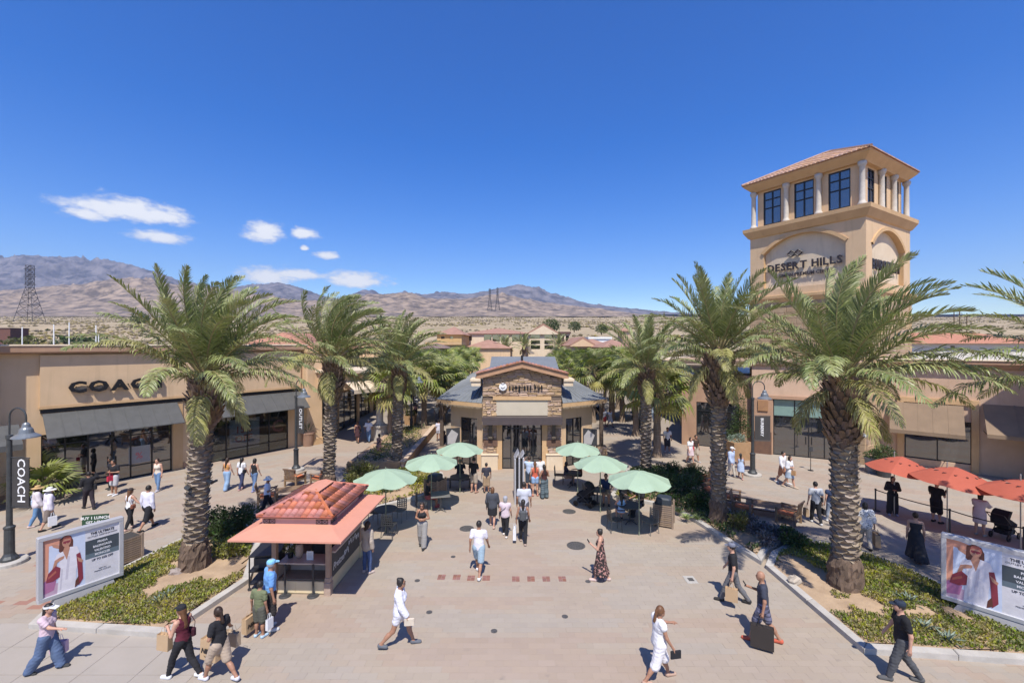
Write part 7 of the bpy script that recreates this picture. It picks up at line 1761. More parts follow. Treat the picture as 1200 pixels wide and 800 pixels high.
# ================================================================== people: one continuous body surface each
def rcone(p, a, b, r1, r2, sq=None):
    'distance to a tapered capsule; sq squashes depth (local y) about the axis'
    a = np.array(a, np.float32); b = np.array(b, np.float32)
    if sq is not None:
        k = np.array([1,1/sq,1], np.float32); p = p*k; a = a*k; b = b*k
    ab = b-a; L2 = float(ab@ab)+1e-9
    t = np.clip(((p-a)@ab)/L2, 0, 1)
    d = np.sqrt(((p-a-t[...,None]*ab)**2).sum(-1))
    return d-(r1+(r2-r1)*t)
def smin(a, b, k): h = np.clip(.5+.5*(b-a)/k, 0, 1); return b*(1-h)+a*h-k*h*(1-h)
def ellip(p, c, r): q = (p-np.array(c, np.float32))/np.array(r, np.float32); return (np.sqrt((q**2).sum(-1))-1)*min(r)
def snet(f, lo, res):
    'surface nets on a scalar grid'
    s = f < 0; nx, ny, nz = f.shape
    c = [(i,j,k) for i in (0,1) for j in (0,1) for k in (0,1)]
    cnt = sum(s[i:nx-1+i, j:ny-1+j, k:nz-1+k].astype(np.int8) for i,j,k in c)
    act = (cnt > 0) & (cnt < 8); idx = -np.ones(act.shape, np.int32); I = np.argwhere(act); 
    if len(I) == 0: return np.zeros((0,3)), np.zeros((0,4), int)
    idx[act] = np.arange(len(I)); acc = np.zeros((len(I),3)); num = np.zeros(len(I))
    for ax in range(3):
        for o1 in (0,1):
            for o2 in (0,1):
                o = [0,0,0]; oth = [q for q in range(3) if q != ax]; o[oth[0]] = o1; o[oth[1]] = o2
                e = list(o); e[ax] = 1
                fa = f[I[:,0]+o[0], I[:,1]+o[1], I[:,2]+o[2]]; fb = f[I[:,0]+e[0], I[:,1]+e[1], I[:,2]+e[2]]
                m = (fa < 0) != (fb < 0); t = np.where(m, fa/(fa-fb+1e-12), 0)
                pt = np.zeros((len(I),3)); pt += np.array(o); pt[:,ax] = t
                acc += pt*m[:,None]; num += m
    V = (I+acc/num[:,None])*res+lo; Q = []
    for ax in range(3):
        oth = [q for q in range(3) if q != ax]; sl0 = [slice(None)]*3; sl1 = [slice(None)]*3; sl0[ax] = slice(0,-1); sl1[ax] = slice(1,None)
        a, b = s[tuple(sl0)], s[tuple(sl1)]; X = np.argwhere(a != b); dirn = a[tuple(X.T)]
        ok = (X[:,oth[0]] > 0) & (X[:,oth[1]] > 0) & (X[:,oth[0]] < f.shape[oth[0]]-1) & (X[:,oth[1]] < f.shape[oth[1]]-1); X = X[ok]; dirn = dirn[ok]
        def g(d0, d1): Y = X.copy(); Y[:,oth[0]] -= d0; Y[:,oth[1]] -= d1; return idx[tuple(Y.T)]
        q = np.stack([g(1,1), g(0,1), g(0,0), g(1,0)], 1)
        fl_ = dirn if ax != 1 else ~dirn
        q[~fl_] = q[~fl_][:, ::-1]; Q.append(q)
    Q = np.concatenate(Q); return V, Q[(Q >= 0).all(1)]
def field(fn, lo, hi, res):
    ax = [np.arange(lo[i]-res, hi[i]+2*res, res, dtype=np.float32) for i in range(3)]
    g = np.stack(np.meshgrid(*ax, indexing='ij'), -1); return fn(g), np.array([a[0] for a in ax])
def surf(name, fn, lo, hi, res, mat, parent):
    f, l0 = field(fn, lo, hi, res)
    if name in ('shirt','trousers','shorts','dress','skirt') and res < .03:
        n_ = [np.arange(k_)*res for k_ in f.shape]; gx3, gy3, gz3 = np.meshgrid(*n_, indexing='ij'); ph = float(lo[0]*31+hi[2]*17)
        f = f+(.0055*np.sin(gx3*58+gz3*34+ph)*np.sin(gy3*47-gz3*41+ph*2)+.004*np.sin(gz3*88+gx3*25+3*np.sin(gy3*20+ph))).astype(np.float32)
    V, Q = snet(f, l0, res)
    if len(V) == 0: return None
    return ob(name, fastmesh(name, V, Q, smooth=True), mat, parent)
CL = {}
def cloth(col, pat=None):
    k = (tuple(col), pat)
    if k in CL: return CL[k]
    c2 = tuple(min(1, x*.86) for x in col)
    if pat == 'floral': m = M(f'cloth_{len(CL)}', col, (.42,.22,.19), 16, .9, lo=.52, hi=.56, detail=2)
    elif pat == 'spots': m = M(f'cloth_{len(CL)}', col, (.04,.045,.06), 22, .9, lo=.60, hi=.63, detail=1)
    elif pat == 'stripe': m = M(f'cloth_{len(CL)}', col, tuple(x*2.2+.03 for x in col), 9, .9, lo=.48, hi=.52, detail=0, stretch=(.05,.05,3))
    elif pat == 'denim': m = M(f'cloth_{len(CL)}', col, tuple(min(1,x*1.35) for x in col), 5, .9, .15, 90, lo=.3, hi=.7)
    else: m = M(f'cloth_{len(CL)}', col, c2, 7, .9, .25, 12, lo=.3, hi=.7)
    CL[k] = m; return m
skin = {'light': M('skin_light', (.52,.30,.21), (.47,.26,.18), 6, .55), 'tan': M('skin_tan', (.36,.19,.12), (.32,.165,.105), 6, .55), 'dark': M('skin_dark', (.16,.085,.055), (.14,.075,.05), 6, .55)}
hairm = {'black': M('hair_black', (.012,.010,.010), (.03,.025,.022), 20, .5), 'brown': M('hair_brown', (.02,.011,.008), (.04,.022,.014), 20, .5), 'auburn': M('hair_auburn', (.10,.045,.02), (.16,.075,.035), 20, .5), 'grey': M('hair_grey', (.35,.34,.33), (.25,.25,.25), 20, .6)}
paperm = M('kraft_paper', (.46,.32,.19), (.42,.29,.17), 3, .85)
WHT = (.72,.72,.73); BLK = (.018,.018,.022); NVY = (.025,.035,.07); JN = (.13,.20,.32); GRY = (.10,.10,.11)
ALLP = []
def person(px, py, label, face=0, H=1.70, sex='m', pose='walk', stride=.37, top=('tee', WHT), bot=('pants', BLK), shoe=(.05,.05,.05), hair=('short','black'), hat=None, sk='light', arms=('swing','swing'), items=(), seat=None, loc=None, heavy=1.0, patt=None, patb=None, lean=0.0, z=0.0, glasses=False, turn=0):
    'face: heading in degrees, 0 = away from the camera, 90 = to the left; arms: (left, right)'
    c = G(px, py, z) if loc is None else Vector(loc); Yd = c.y; near = Yd < 16.5
    t_ = thing('person', label, 'person', (c.x, c.y, z), R(face)); s = H/1.72; far_ = Yd > 28
    res = (.021 if Yd < 14 else .025 if near else .032 if not far_ else .042)
    fem = sex == 'f'; shw = (.165 if fem else .195)*heavy**.5; hipw = .085; S = lambda x,y,z: np.array([x*s, y*s, z*s])
    if pose == 'sit':
        pz = .50; pel = S(0,0,pz); rad = 0
        hips = [S(-hipw,0,pz), S(hipw,0,pz)]; knees = [S(-.11,.42,.48), S(.11,.42,.48)]; ank = [S(-.11,.44,.09), S(.11,.40,.09)]; toes = [S(-.12,.58,.03), S(.12,.54,.03)]
        dz = pz-.92
    elif pose == 'walk':
        st = stride; dz = -.035*st*2
        hips = [S(-hipw,0,.90+dz), S(hipw,0,.90+dz)]
        f_, b_ = (0,1)
        a1 = .62*st; knee_f = S(-.09,.43*math.sin(a1),.90+dz-.43*math.cos(a1)); an_f = knee_f+S(0,.43*math.sin(a1*.62),-.415*math.cos(a1*.62)); an_f[2] = .085*s
        a2 = -.42*st; knee_b = S(.09,.43*math.sin(a2),.90+dz-.43*math.cos(a2)); an_b = knee_b+S(0,-.42*math.sin(.95*st+.02),-.42*math.cos(.95*st+.02)); an_b[2] = max(an_b[2], .09*s)
        knees = [knee_f, knee_b]; ank = [an_f, an_b]; toes = [an_f+S(-.01,.16,-.055), an_b+S(.01,.13,-.06-.0*st)]
        if stride < 0: pass
    else:
        dz = 0; hips = [S(-hipw,0,.90), S(hipw,0,.90)]; knees = [S(-.10,.02,.49), S(.11,.03,.49)]; ank = [S(-.11,-.01,.085), S(.13,.0,.085)]; toes = [S(-.13,.15,.03), S(.16,.15,.03)]
    pel = S(0,0,.95+dz); ln = lean
    W_ = S(0,.02*ln,1.08+dz); chest = S(0,.01+.13*ln,1.27+dz); nk = S(0,.015+.20*ln,1.46+dz); hd = S(0,.045+.26*ln,1.605+dz)
    sh = [S(-shw,.0+.18*ln,1.40+dz), S(shw,.0+.18*ln,1.40+dz)]
    tr = R(turn)
    elb = []; wr = []; hdir = []
    for i, a in enumerate(arms):
        sg = -1 if i == 0 else 1; so_ = sh[i]
        sw = (.36*stride if i == 0 else -.36*stride)*-1 if pose == 'walk' else 0
        if a == 'swing': e = so_+S(sg*.055, .28*math.sin(sw), -.275*math.cos(sw)); w_ = e+S(sg*.02, .25*math.sin(sw+.30), -.24*math.cos(sw+.30)); h_ = (w_-e)
        elif a == 'down': e = so_+S(sg*.05,-.02,-.28); w_ = e+S(sg*.015,.05,-.245); h_ = w_-e
        elif a == 'phone': e = so_+S(sg*.05,.07,-.27); w_ = e+S(-sg*.10,.20,.08); h_ = S(-sg*.04,.08,.04)
        elif a == 'fwd': e = so_+S(sg*.04,.20,-.18); w_ = e+S(0,.22,-.04); h_ = S(0,.1,-.01)
        elif a == 'belly': e = so_+S(sg*.08,.0,-.27); w_ = e+S(-sg*.16,.17,.02); h_ = S(-sg*.1,.03,0)
        elif a == 'head': e = so_+S(sg*.16,.10,-.06); w_ = e+S(-sg*.10,.04,.22); h_ = S(-sg*.06,-.02,.06)
        elif a == 'out': e = so_+S(sg*.13,.08,-.24); w_ = e+S(sg*.14,.12,-.14); h_ = S(sg*.05,.05,-.06)
        elif a == 'carry': e = so_+S(sg*.07,-.03,-.275); w_ = e+S(sg*.03,.04,-.245); h_ = w_-e
        elif a == 'table': e = so_+S(sg*.06,.12,-.22); w_ = e+S(-sg*.06,.22,-.02); h_ = S(-sg*.03,.1,0)
        else: e = so_+S(sg*.17,-.08,-.2); w_ = e+S(-sg*.13,.10,-.14); h_ = S(-sg*.06,.04,-.04)
        elb.append(e); wr.append(w_); h_ = h_/np.linalg.norm(h_); hdir.append(h_)
    hv = heavy; k = s
    def torso(g, o=0.0, zc=None):
        d = rcone(g, pel+S(-.045,0,-.02), pel+S(.045,0,-.02), (.125 if fem else .118)*k*hv+o, (.125 if fem else .118)*k*hv+o, .78)
        d = smin(d, rcone(g, pel, W_, .125*k*hv+o, (.105 if fem else .125)*k*hv+o, .76), .05)
        d = smin(d, rcone(g, W_, chest, (.105 if fem else .125)*k*hv+o, (.125 if fem else .148)*k*hv+o, .74), .05)
        d = smin(d, rcone(g, chest+S(-.06,0,.02), chest+S(.06,0,.02), .115*k*hv+o, .115*k*hv+o, .76), .05)
        d = smin(d, rcone(g, sh[0]+S(.03,0,-.01), sh[1]+S(-.03,0,-.01), .062*k+o, .062*k+o, .95), .05)
        if fem: d = smin(d, np.minimum(rcone(g, chest+S(-.06,.07,-.0), chest+S(-.06,.075,-.02), .055*k+o, .055*k+o), rcone(g, chest+S(.06,.07,.0), chest+S(.06,.075,-.02), .055*k+o, .055*k+o)), .03)
        return d
    def arm(g, i, o=0.0, frac=1.0, fore=0.0):
        e = sh[i]+(elb[i]-sh[i])*min(frac,1); d = rcone(g, sh[i], e, .052*k*hv**.5+o, (.052-.012*min(frac,1))*k+o)
        if frac >= 1 and fore > 0: d = smin(d, rcone(g, elb[i], elb[i]+(wr[i]-elb[i])*fore, .041*k+o, (.041-.014*fore)*k+o), .02)
        return d
    def leg(g, i, o1=0.0, o2=0.0, f=2.0):
        'f: 0..1 thigh, 1..2 shin'
        e = hips[i]+(knees[i]-hips[i])*min(f,1); d = rcone(g, hips[i], e, .088*k*hv+o1, (.088-.03*min(f,1))*k*hv**.5+(o1+(o2-o1)*min(f,1)*.5))
        if f > 1: d = smin(d, rcone(g, knees[i], knees[i]+(ank[i]-knees[i])*(f-1), .058*k+(o1+o2)/2, (.058-.022*(f-1))*k+o2), .025)
        if f > 1.6: c1 = knees[i]+(ank[i]-knees[i])*.3+S(0,-.022,0); d = smin(d, rcone(g, c1, c1+(ank[i]-knees[i])*.2, .047*k+o2, .038*k+o2), .03)
        return d
    def body(g):
        d = torso(g)
        d = smin(d, rcone(g, chest+S(0,0,.1), nk+S(0,.01,.06), .058*k, .050*k), .04)
        h = ellip(g, hd, S(.076,.093,.115)); h = smin(h, ellip(g, hd+S(0,.035,-.062), S(.052,.058,.055)), .03)
        h = smin(h, ellip(g, hd+S(0,.092,-.018), S(.014,.022,.022)), .012)
        for q in (-1,1): h = smin(h, ellip(g, hd+S(q*.077,-.005,-.01), S(.012,.020,.030)), .008)
        d = smin(d, h, .02)
        for i in (0,1):
            d = smin(d, arm(g, i, 0, 1, 1.0), .03)
            hc = wr[i]+hdir[i]*.045*k; d = smin(d, rcone(g, wr[i], wr[i]+hdir[i]*.075*k, .028*k, .034*k, None), .015)
            d = smin(d, leg(g, i), .035)
            c1 = knees[i]+(ank[i]-knees[i])*.3+S(0,-.022,0); d = smin(d, rcone(g, c1, c1+(ank[i]-knees[i])*.2, .047*k, .038*k), .03)
            d = smin(d, rcone(g, ank[i]+S(0,-.02,-.02), toes[i]+S(0,-.01,.005), .042*k, .03*k), .025)
        return d
    pts = np.array([hd+S(0,0,.12), *ank, *toes, *knees, *hips, *elb, *wr, *sh, *[wr[i]+hdir[i]*.14*k for i in (0,1)]])
    lo = pts.min(0)-.14*k*hv; hi = pts.max(0)+.14*k*hv; lo[2] = max(lo[2], -.03)
    f, l0 = field(body, lo, hi, res); V, Q = snet(f, l0, res)
    # hands: four unequal curled fingers and a thumb joined into the body mesh
    vs = [V]; qs = [Q]; off = len(V)
    if not far_:
        for i in (0,1):
            h_ = hdir[i]; sd = np.cross(h_, [0,0,1.0]) if abs(h_[2]) < .9 else np.array([0,1.0,0]); sd = sd-h_*(sd@h_); sd /= np.linalg.norm(sd); nn_ = np.cross(h_, sd); palm = wr[i]+h_*.08*k
            if nn_[0]*(1 if i else -1) > 0: nn_ = -nn_
            m_ = MB()
            for q in range(4):
                b0 = palm+sd*(q-1.5)*.019*k; l = [.060,.072,.076,.066][q]*k; curl = .35 if arms[i] not in ('carry','phone') else 1.1
                p1 = b0+h_*l*.5; p2 = p1+(h_*math.cos(curl)+nn_*math.sin(curl))*l*.35; p3 = p2+(h_*math.cos(curl*1.9)+nn_*math.sin(curl*1.9))*l*.28; m_.tube([b0-h_*.01,p1,p2,p3], [.0095*k,.009*k,.008*k,.006*k], 5)
            b0 = wr[i]+h_*.03*k+sd*.028*k; p1 = b0+sd*.022*k+h_*.025*k+nn_*.01*k; m_.tube([b0, p1, p1+h_*.028*k+nn_*.008*k], [.012*k,.0105*k,.008*k], 5)
            v = np.concatenate(m_.v); vs.append(v); qs.append(np.array([x for x in m_.f if len(x) == 4])+off); off += len(v)
    ob('body', fastmesh('body', np.concatenate(vs), np.concatenate(qs), smooth=True), skin[sk], t_)
    # ---- clothes
    kind, col = top[0], top[1]; tm_ = cloth(col, patt)
    slv = {'tee': (.62,0), 'polo': (.7,0), 'long': (1,.95), 'tank': (0,0), 'blouse': (1,.3), 'shirt': (1,.9), 'vest': (.2,0), 'crop': (0,0)}[kind if kind in ('tee','polo','long','tank','blouse','shirt','vest','crop') else 'tank']
    loose = {'tee': .015, 'polo': .018, 'long': .026, 'tank': .016, 'blouse': .035, 'shirt': .04, 'vest': .025, 'crop': .014}.get(kind, .018)
    hem = (.84 if kind in ('tee','polo','vest') else .74 if kind in ('shirt','blouse') else .88 if kind != 'crop' else 1.12)+dz
    if pose == 'sit': hem = max(hem, .46)
    ntop = {'tank': 1.40, 'crop': 1.36}.get(kind, 1.462)+dz
    def topf(g):
        d = torso(g, loose)
        if kind in ('shirt','blouse','tee','polo','vest'): d = smin(d, rcone(g, pel+S(0,0,-.06), W_, (.15+.02 if kind in('shirt','blouse') else .132)*k*hv+.012, .125*k*hv+.02, .8), .05)
        if slv[0] > 0:
            for i in (0,1): d = smin(d, arm(g, i, loose+.002, slv[0], slv[1]), .015)
        d = np.maximum(d, hem*s-g[...,2]-.12*s*np.clip((np.abs(g[...,0])/s-.21)*8,0,1)*0)
        # sleeves hang below the hem line: only cut the torso
        if slv[0] > 0:
            da = np.minimum(arm(g, 0, loose+.006, slv[0], slv[1]), arm(g, 1, loose+.006, slv[0], slv[1])); d = np.minimum(d, da)
        neck = rcone(g, nk+S(0,.02,-.015), nk+S(0,.03,.3), .066*k, .075*k); d = np.maximum(d, -neck)
        if kind in ('tank','crop'):
            d = np.maximum(d, g[...,2]-ntop*s-np.where(np.abs(np.abs(g[...,0])-.09*s) < .03*s, .06*s, 0))
            for i in (0,1): d = np.maximum(d, -(rcone(g, sh[i]+S((-1 if i == 0 else 1)*.015,0,-.02), sh[i]+S(0,0,.1), .07*k, .06*k)))
        return d
    if kind != 'dress': surf('shirt', topf, lo, hi, res, tm_, t_)
    bk, bc = bot[0], bot[1]; bm_ = cloth(bc, patb)
    wz = 1.03+dz
    def pants(g, f_, o1, o2):
        d = np.maximum(torso(g, .014), g[...,2]-wz*s)
        for i in (0,1): d = smin(d, leg(g, i, o1, o2, f_), .04)
        d = np.maximum(d, g[...,2]-wz*s)
        if f_ > 1.5: d = np.maximum(d, .055*s-g[...,2])
        return d
    if bk in ('pants','jeans','leggings','wide','shorts','longshorts','hotpants'):
        f_, o1, o2 = {'pants': (1.97,.020,.022), 'jeans': (1.97,.016,.014), 'leggings': (1.93,.014,.014), 'wide': (2.0,.03,.062), 'shorts': (.88,.035,.05), 'longshorts': (1.12,.035,.045), 'hotpants': (.45,.022,.03)}[bk]
        surf('trousers' if f_ > 1.2 else 'shorts', lambda g: pants(g, f_, o1, o2), lo, hi, res, bm_, t_)
    elif bk in ('skirt','dress','longdress','flowdress'):
        hz = {'skirt': .52, 'dress': .50, 'longdress': .22, 'flowdress': .16}[bk]; r2 = {'skirt': .20, 'dress': .22, 'longdress': .27, 'flowdress': .30}[bk]
        kc = (knees[0]+knees[1])/2; bt = S(0,(ank[0][1]+ank[1][1])/2/s*.5,hz)
        def skf(g):
            d = rcone(g, pel+S(0,0,.06), bt, .125*k*hv+.02, r2*k, .85)
            for i in (0,1): d = smin(d, leg(g, i, .03, .05, 1.3 if hz > .4 else 1.8), .06)
            if bk == 'flowdress': d = smin(d, rcone(g, pel+S(.05,-.05,-.05), bt+S(.10,-.42,.02), .12*k, .20*k, 1.0), .10)
            if kind == 'dress': d = smin(d, np.maximum(np.maximum(torso(g, .018), g[...,2]-(1.37+dz)*s), -np.minimum(rcone(g, sh[0]+S(-.02,0,-.02), sh[0]+S(0,0,.1), .068*k,.06*k), rcone(g, sh[1]+S(.02,0,-.02), sh[1]+S(0,0,.1), .068*k,.06*k))), .03)
            d = np.maximum(d, hz*s-g[...,2])
            if kind != 'dress': d = np.maximum(d, g[...,2]-wz*s)
            return d
        l2 = lo.copy(); h2 = hi.copy(); l2[:2] -= .3; h2[:2] += .3
        surf('dress' if kind == 'dress' else 'skirt', skf, l2, h2, res, bm_, t_)
    # shoes
    shm = cloth(shoe)
    for i in (0,1):
        a = ank[i]; tt_ = toes[i]
        def shf(g): return np.maximum(smin(rcone(g, a+S(0,-.03,-.035), tt_+S(0,.0,.0), .052*k, .045*k), rcone(g, a+S(0,-.02,-.01), a+S(0,-.02,-.04), .047*k, .047*k), .02), g[...,2]-(a[2]+.012*s))
        q_ = np.array([a, tt_]); surf('shoe', shf, q_.min(0)-.09, q_.max(0)+.09, max(res*.85,.02), shm, t_)
    # hair
    hs, hc = hair
    if hs != 'bald':
        def hf(g):
            d = ellip(g, hd+S(0,-.014,.016), S(.088,.098,.116)); face_ = ellip(g, hd+S(0,.085,-.035), S(.072,.075,.098)); d = np.maximum(d, -face_); d = np.maximum(d, (hd[2]-.05*s)-g[...,2]) if hs in ('short',) else np.maximum(d, (hd[2]-.09*s)-g[...,2])
            if hs == 'long': d = smin(d, rcone(g, hd+S(0,-.06,.0), nk+S(0,-.085,-.20), .070*k, .062*k, .8), .03)
            if hs == 'bun': d = smin(d, ellip(g, hd+S(0,-.07,.095), S(.042,.042,.042)), .015)
            if hs == 'pony': d = smin(d, rcone(g, hd+S(0,-.10,.03), hd+S(0,-.15,-.20), .030*k, .038*k), .02)
            if hs == 'bob': d = smin(d, np.maximum(rcone(g, hd+S(0,-.03,-.02), hd+S(0,-.03,-.10), .088*k, .080*k), -ellip(g, hd+S(0,.09,-.06), S(.075,.09,.11))), .02)
            return d
        surf('hair', hf, np.minimum(hd-.16*s, nk+S(-.1,-.2,-.28)) if hs in ('long','pony') else hd-.16*s, hd+.16*s, max(res*.8,.018), hairm[hc], t_)
    if hat:
        hk, hcol = hat; hm_ = cloth(hcol); m_ = MB(); m_.M = Matrix.Translation(tuple(hd+S(0,-.012,.03)))
        if hk == 'cap':
            m_.lathe([(.094*s,.0),(.096*s,.03),(.088*s,.065),(.055*s,.092),(0,.10)], 14, sy=1.08)
            m_.add([(-.062*s,.085*s,.012),(.062*s,.085*s,.012),(.05*s,.175*s,-.006),(0,.19*s,-.004),(-.05*s,.175*s,-.006),(-.062*s,.085*s,.024),(.062*s,.085*s,.024),(.05*s,.175*s,.004),(0,.19*s,.006),(-.05*s,.175*s,.004)],[(4,3,2,1,0),(5,6,7,8,9),(0,1,6,5),(1,2,7,6),(2,3,8,7),(3,4,9,8),(4,0,5,9)])
        elif hk == 'bucket': m_.lathe([(.185*s,-.045),(.19*s,-.04),(.10*s,.015),(.09*s,.075),(.06*s,.09),(0,.092)], 18)
        elif hk == 'visor': m_.lathe([(.094*s,-.005),(.094*s,.04),(.088*s,.04),(.088*s,-.005)], 14, sy=1.08); m_.add([(-.075*s,.07*s,.0),(.075*s,.07*s,.0),(.07*s,.20*s,-.03),(-.07*s,.20*s,-.03),(-.075*s,.07*s,.012),(.075*s,.07*s,.012),(.07*s,.20*s,-.02),(-.07*s,.20*s,-.02)],[(3,2,1,0),(4,5,6,7),(2,3,7,6),(0,1,5,4),(1,2,6,5),(3,0,4,7)])
        else: m_.lathe([(.20*s,-.02),(.205*s,-.012),(.10*s,.01),(.092*s,.075),(.06*s,.095),(0,.10)], 18)
        ob('hat', m_, hm_, t_, smooth=False)
    if not far_:
        for q in (-1,1):
            m_ = MB(); m_.ell(tuple(hd+S(q*.030,.083,.012)), (.012*s,.008*s,.007*s), 8, 5); ob('eye', m_, simple('eye_dark',(.03,.02,.015),.3), t_)
        m_ = MB(); m_.ell(tuple(hd+S(0,.090,-.058)), (.024*s,.008*s,.006*s), 8, 5); ob('mouth', m_, simple('lip_red',(.32,.09,.075),.5), t_)
    if glasses:
        m_ = MB(); 
        for q in (-1,1): m_.ell(tuple(hd+S(q*.033,.092,.012)), (.028*s,.008*s,.020*s), 10, 5); m_.tube([tuple(hd+S(q*.06,.085,.015)), tuple(hd+S(q*.082,.0,.012))], .004, 4)
        m_.tube([tuple(hd+S(-.01,.098,.015)), tuple(hd+S(.01,.098,.015))], .004, 4); ob('sunglasses', m_, black, t_)
    # ---- things held or worn stay things of their own
    Mw = Matrix.Translation((c.x, c.y, z)) @ Matrix.Rotation(R(face), 4, 'Z')
    for it in items:
        kd, lb = it[0], it[1]; i = it[2] if len(it) > 2 else 1; col_ = it[3] if len(it) > 3 else None; sz = it[4] if len(it) > 4 else 1.0; sg = -1 if i == 0 else 1
        hp = wr[i]+hdir[i]*.11*k
        def root(name, cat, p): 
            q = thing(name, lb, cat, Mw @ Vector(p), R(face)); return q
        if kd in ('paper','nike','tote','black_bag','white_bag'):
            mt = {'paper': paperm, 'nike': paperm, 'tote': cloth(col_ or (.5,.4,.3)), 'black_bag': simple('black_carrier',(.035,.028,.025),.6), 'white_bag': simple('white_carrier',(.72,.72,.74),.6)}[kd]
            w_, d_, h_ = {'paper': (.30,.13,.34), 'nike': (.40,.16,.38), 'tote': (.34,.12,.28), 'black_bag': (.50,.16,.52), 'white_bag': (.26,.11,.38)}[kd]; w_ *= sz; h_ *= sz; d_ *= sz
            q = root('shopping_bag' if kd != 'tote' else 'tote_bag', 'bag', hp+np.array([sg*.05,0,-.16*s-h_])); m_ = MB()
            m_.add([(-d_/2,-w_/2,0),(d_/2,-w_/2,0),(d_/2,w_/2,0),(-d_/2,w_/2,0),(-d_*.42,-w_*.5,h_),(d_*.42,-w_*.5,h_),(d_*.42,w_*.5,h_),(-d_*.42,w_*.5,h_),(-d_*.32,-w_*.47,h_-.05),(d_*.32,-w_*.47,h_-.05),(d_*.32,w_*.47,h_-.05),(-d_*.32,w_*.47,h_-.05)],
                   [(3,2,1,0),(0,1,5,4),(1,2,6,5),(2,3,7,6),(3,0,4,7),(4,5,9,8),(5,6,10,9),(6,7,11,10),(7,4,8,11),(8,9,10,11)]); bg_ = ob('bag_body', m_, mt, q)
            m_ = MB()
            for sx in (-.4,.4): m_.tube([(sx*d_,-w_*.2,h_-.02),(sx*d_*.5,-w_*.12,h_+.15*s),(sx*d_*.5,w_*.12,h_+.15*s),(sx*d_,w_*.2,h_-.02)], .006, 4)
            ob('handle', m_, mt, q)
            if kd == 'nike':
                for sx in (-1,1):
                    te, c_ = text_mesh('NIKE', .13*sz, .003, .005, 'CENTER', 1.0, 1, .3); o_ = ob('lettering', te, black, bg_, (sx*(d_/2+.004), 0-.03*sx, h_*.36), (0,0,R(90)*sx))
                    m_ = MB(); x = sx*(d_/2+.005); yy = sx; m_.add([(x,yy*-.10*sz,h_*.25),(x,yy*-.06*sz,h_*.16),(x,yy*.14*sz,h_*.30),(x,yy*-.05*sz,h_*.21)],[(0,1,2,3) if sx > 0 else (3,2,1,0)]); ob('swoosh', m_, black, bg_)
        elif kd in ('shoulder','crossbody','backpack'):
            mt = cloth(col_ or BLK); w_, d_, h_ = ((.26,.11,.22) if kd != 'backpack' else (.30,.15,.38)); w_ *= sz; h_ *= sz
            if kd == 'backpack': p0 = chest+S(0,-.17-.06,-.24)
            else: p0 = pel+S(sg*.20,-.02,.06)
            q = root('handbag' if kd != 'backpack' else 'backpack', 'bag', p0); m_ = MB()
            if kd == 'backpack': m_.bbox(-w_/2,-d_/2,0,w_/2,d_/2,h_,.05)
            else: m_.bbox(-d_/2,-w_/2,-h_/2,d_/2,w_/2,h_/2,.03)
            ob('bag_body', m_, mt, q); m_ = MB(); tp_ = (chest+S(0,-.0,.17))-p0 if kd == 'backpack' else ((sh[1-i] if kd == 'crossbody' else sh[i])+S(0,0,.075))-p0
            if kd == 'backpack':
                for sx in (-.1,.1): m_.tube([(sx,.05,h_),(sx*1.2,tp_[1]-.02,tp_[2]+.05),(sx*1.2,tp_[1]+.135,tp_[2]-.10),(sx*1.6,.17,.05)], .014, 4)
            else: m_.tube([(0,-w_*.4,h_*.4),tuple(np.array([0,-.14*s,0])*1+tp_*.55),tuple(tp_),tuple(np.array([0,.15*s,0])+tp_*.55),(0,w_*.4,h_*.4)], .009, 4)
            ob('strap', m_, mt, q)
        elif kd == 'phone':
            q = root('phone', 'phone', hp+np.array([0,.0,.0])); m_ = MB(); m_.M = Matrix.Rotation(R(-35),4,'X'); m_.bbox(-.038,-.006,-.03,.038,.006,.12,.004); ob('phone_body', m_, black, q)
        elif kd == 'bottle':
            q = root('bottle', 'bottle', hp+np.array([0,.02,-.10])); m_ = MB(); m_.lathe([(.032,0),(.034,.02),(.034,.15),(.014,.19),(.014,.21)], 10); ob('bottle_body', m_, cloth(col_ or (.45,.65,.75)), q)
        elif kd == 'clutch':
            q = root('clutch', 'bag', hp+np.array([sg*.02,0,-.02])); m_ = MB(); m_.bbox(-.02,-.12,-.10,.02,.12,.07,.01); ob('bag_body', m_, cloth(col_ or BLK), q)
    ALLP.append(t_); return t_
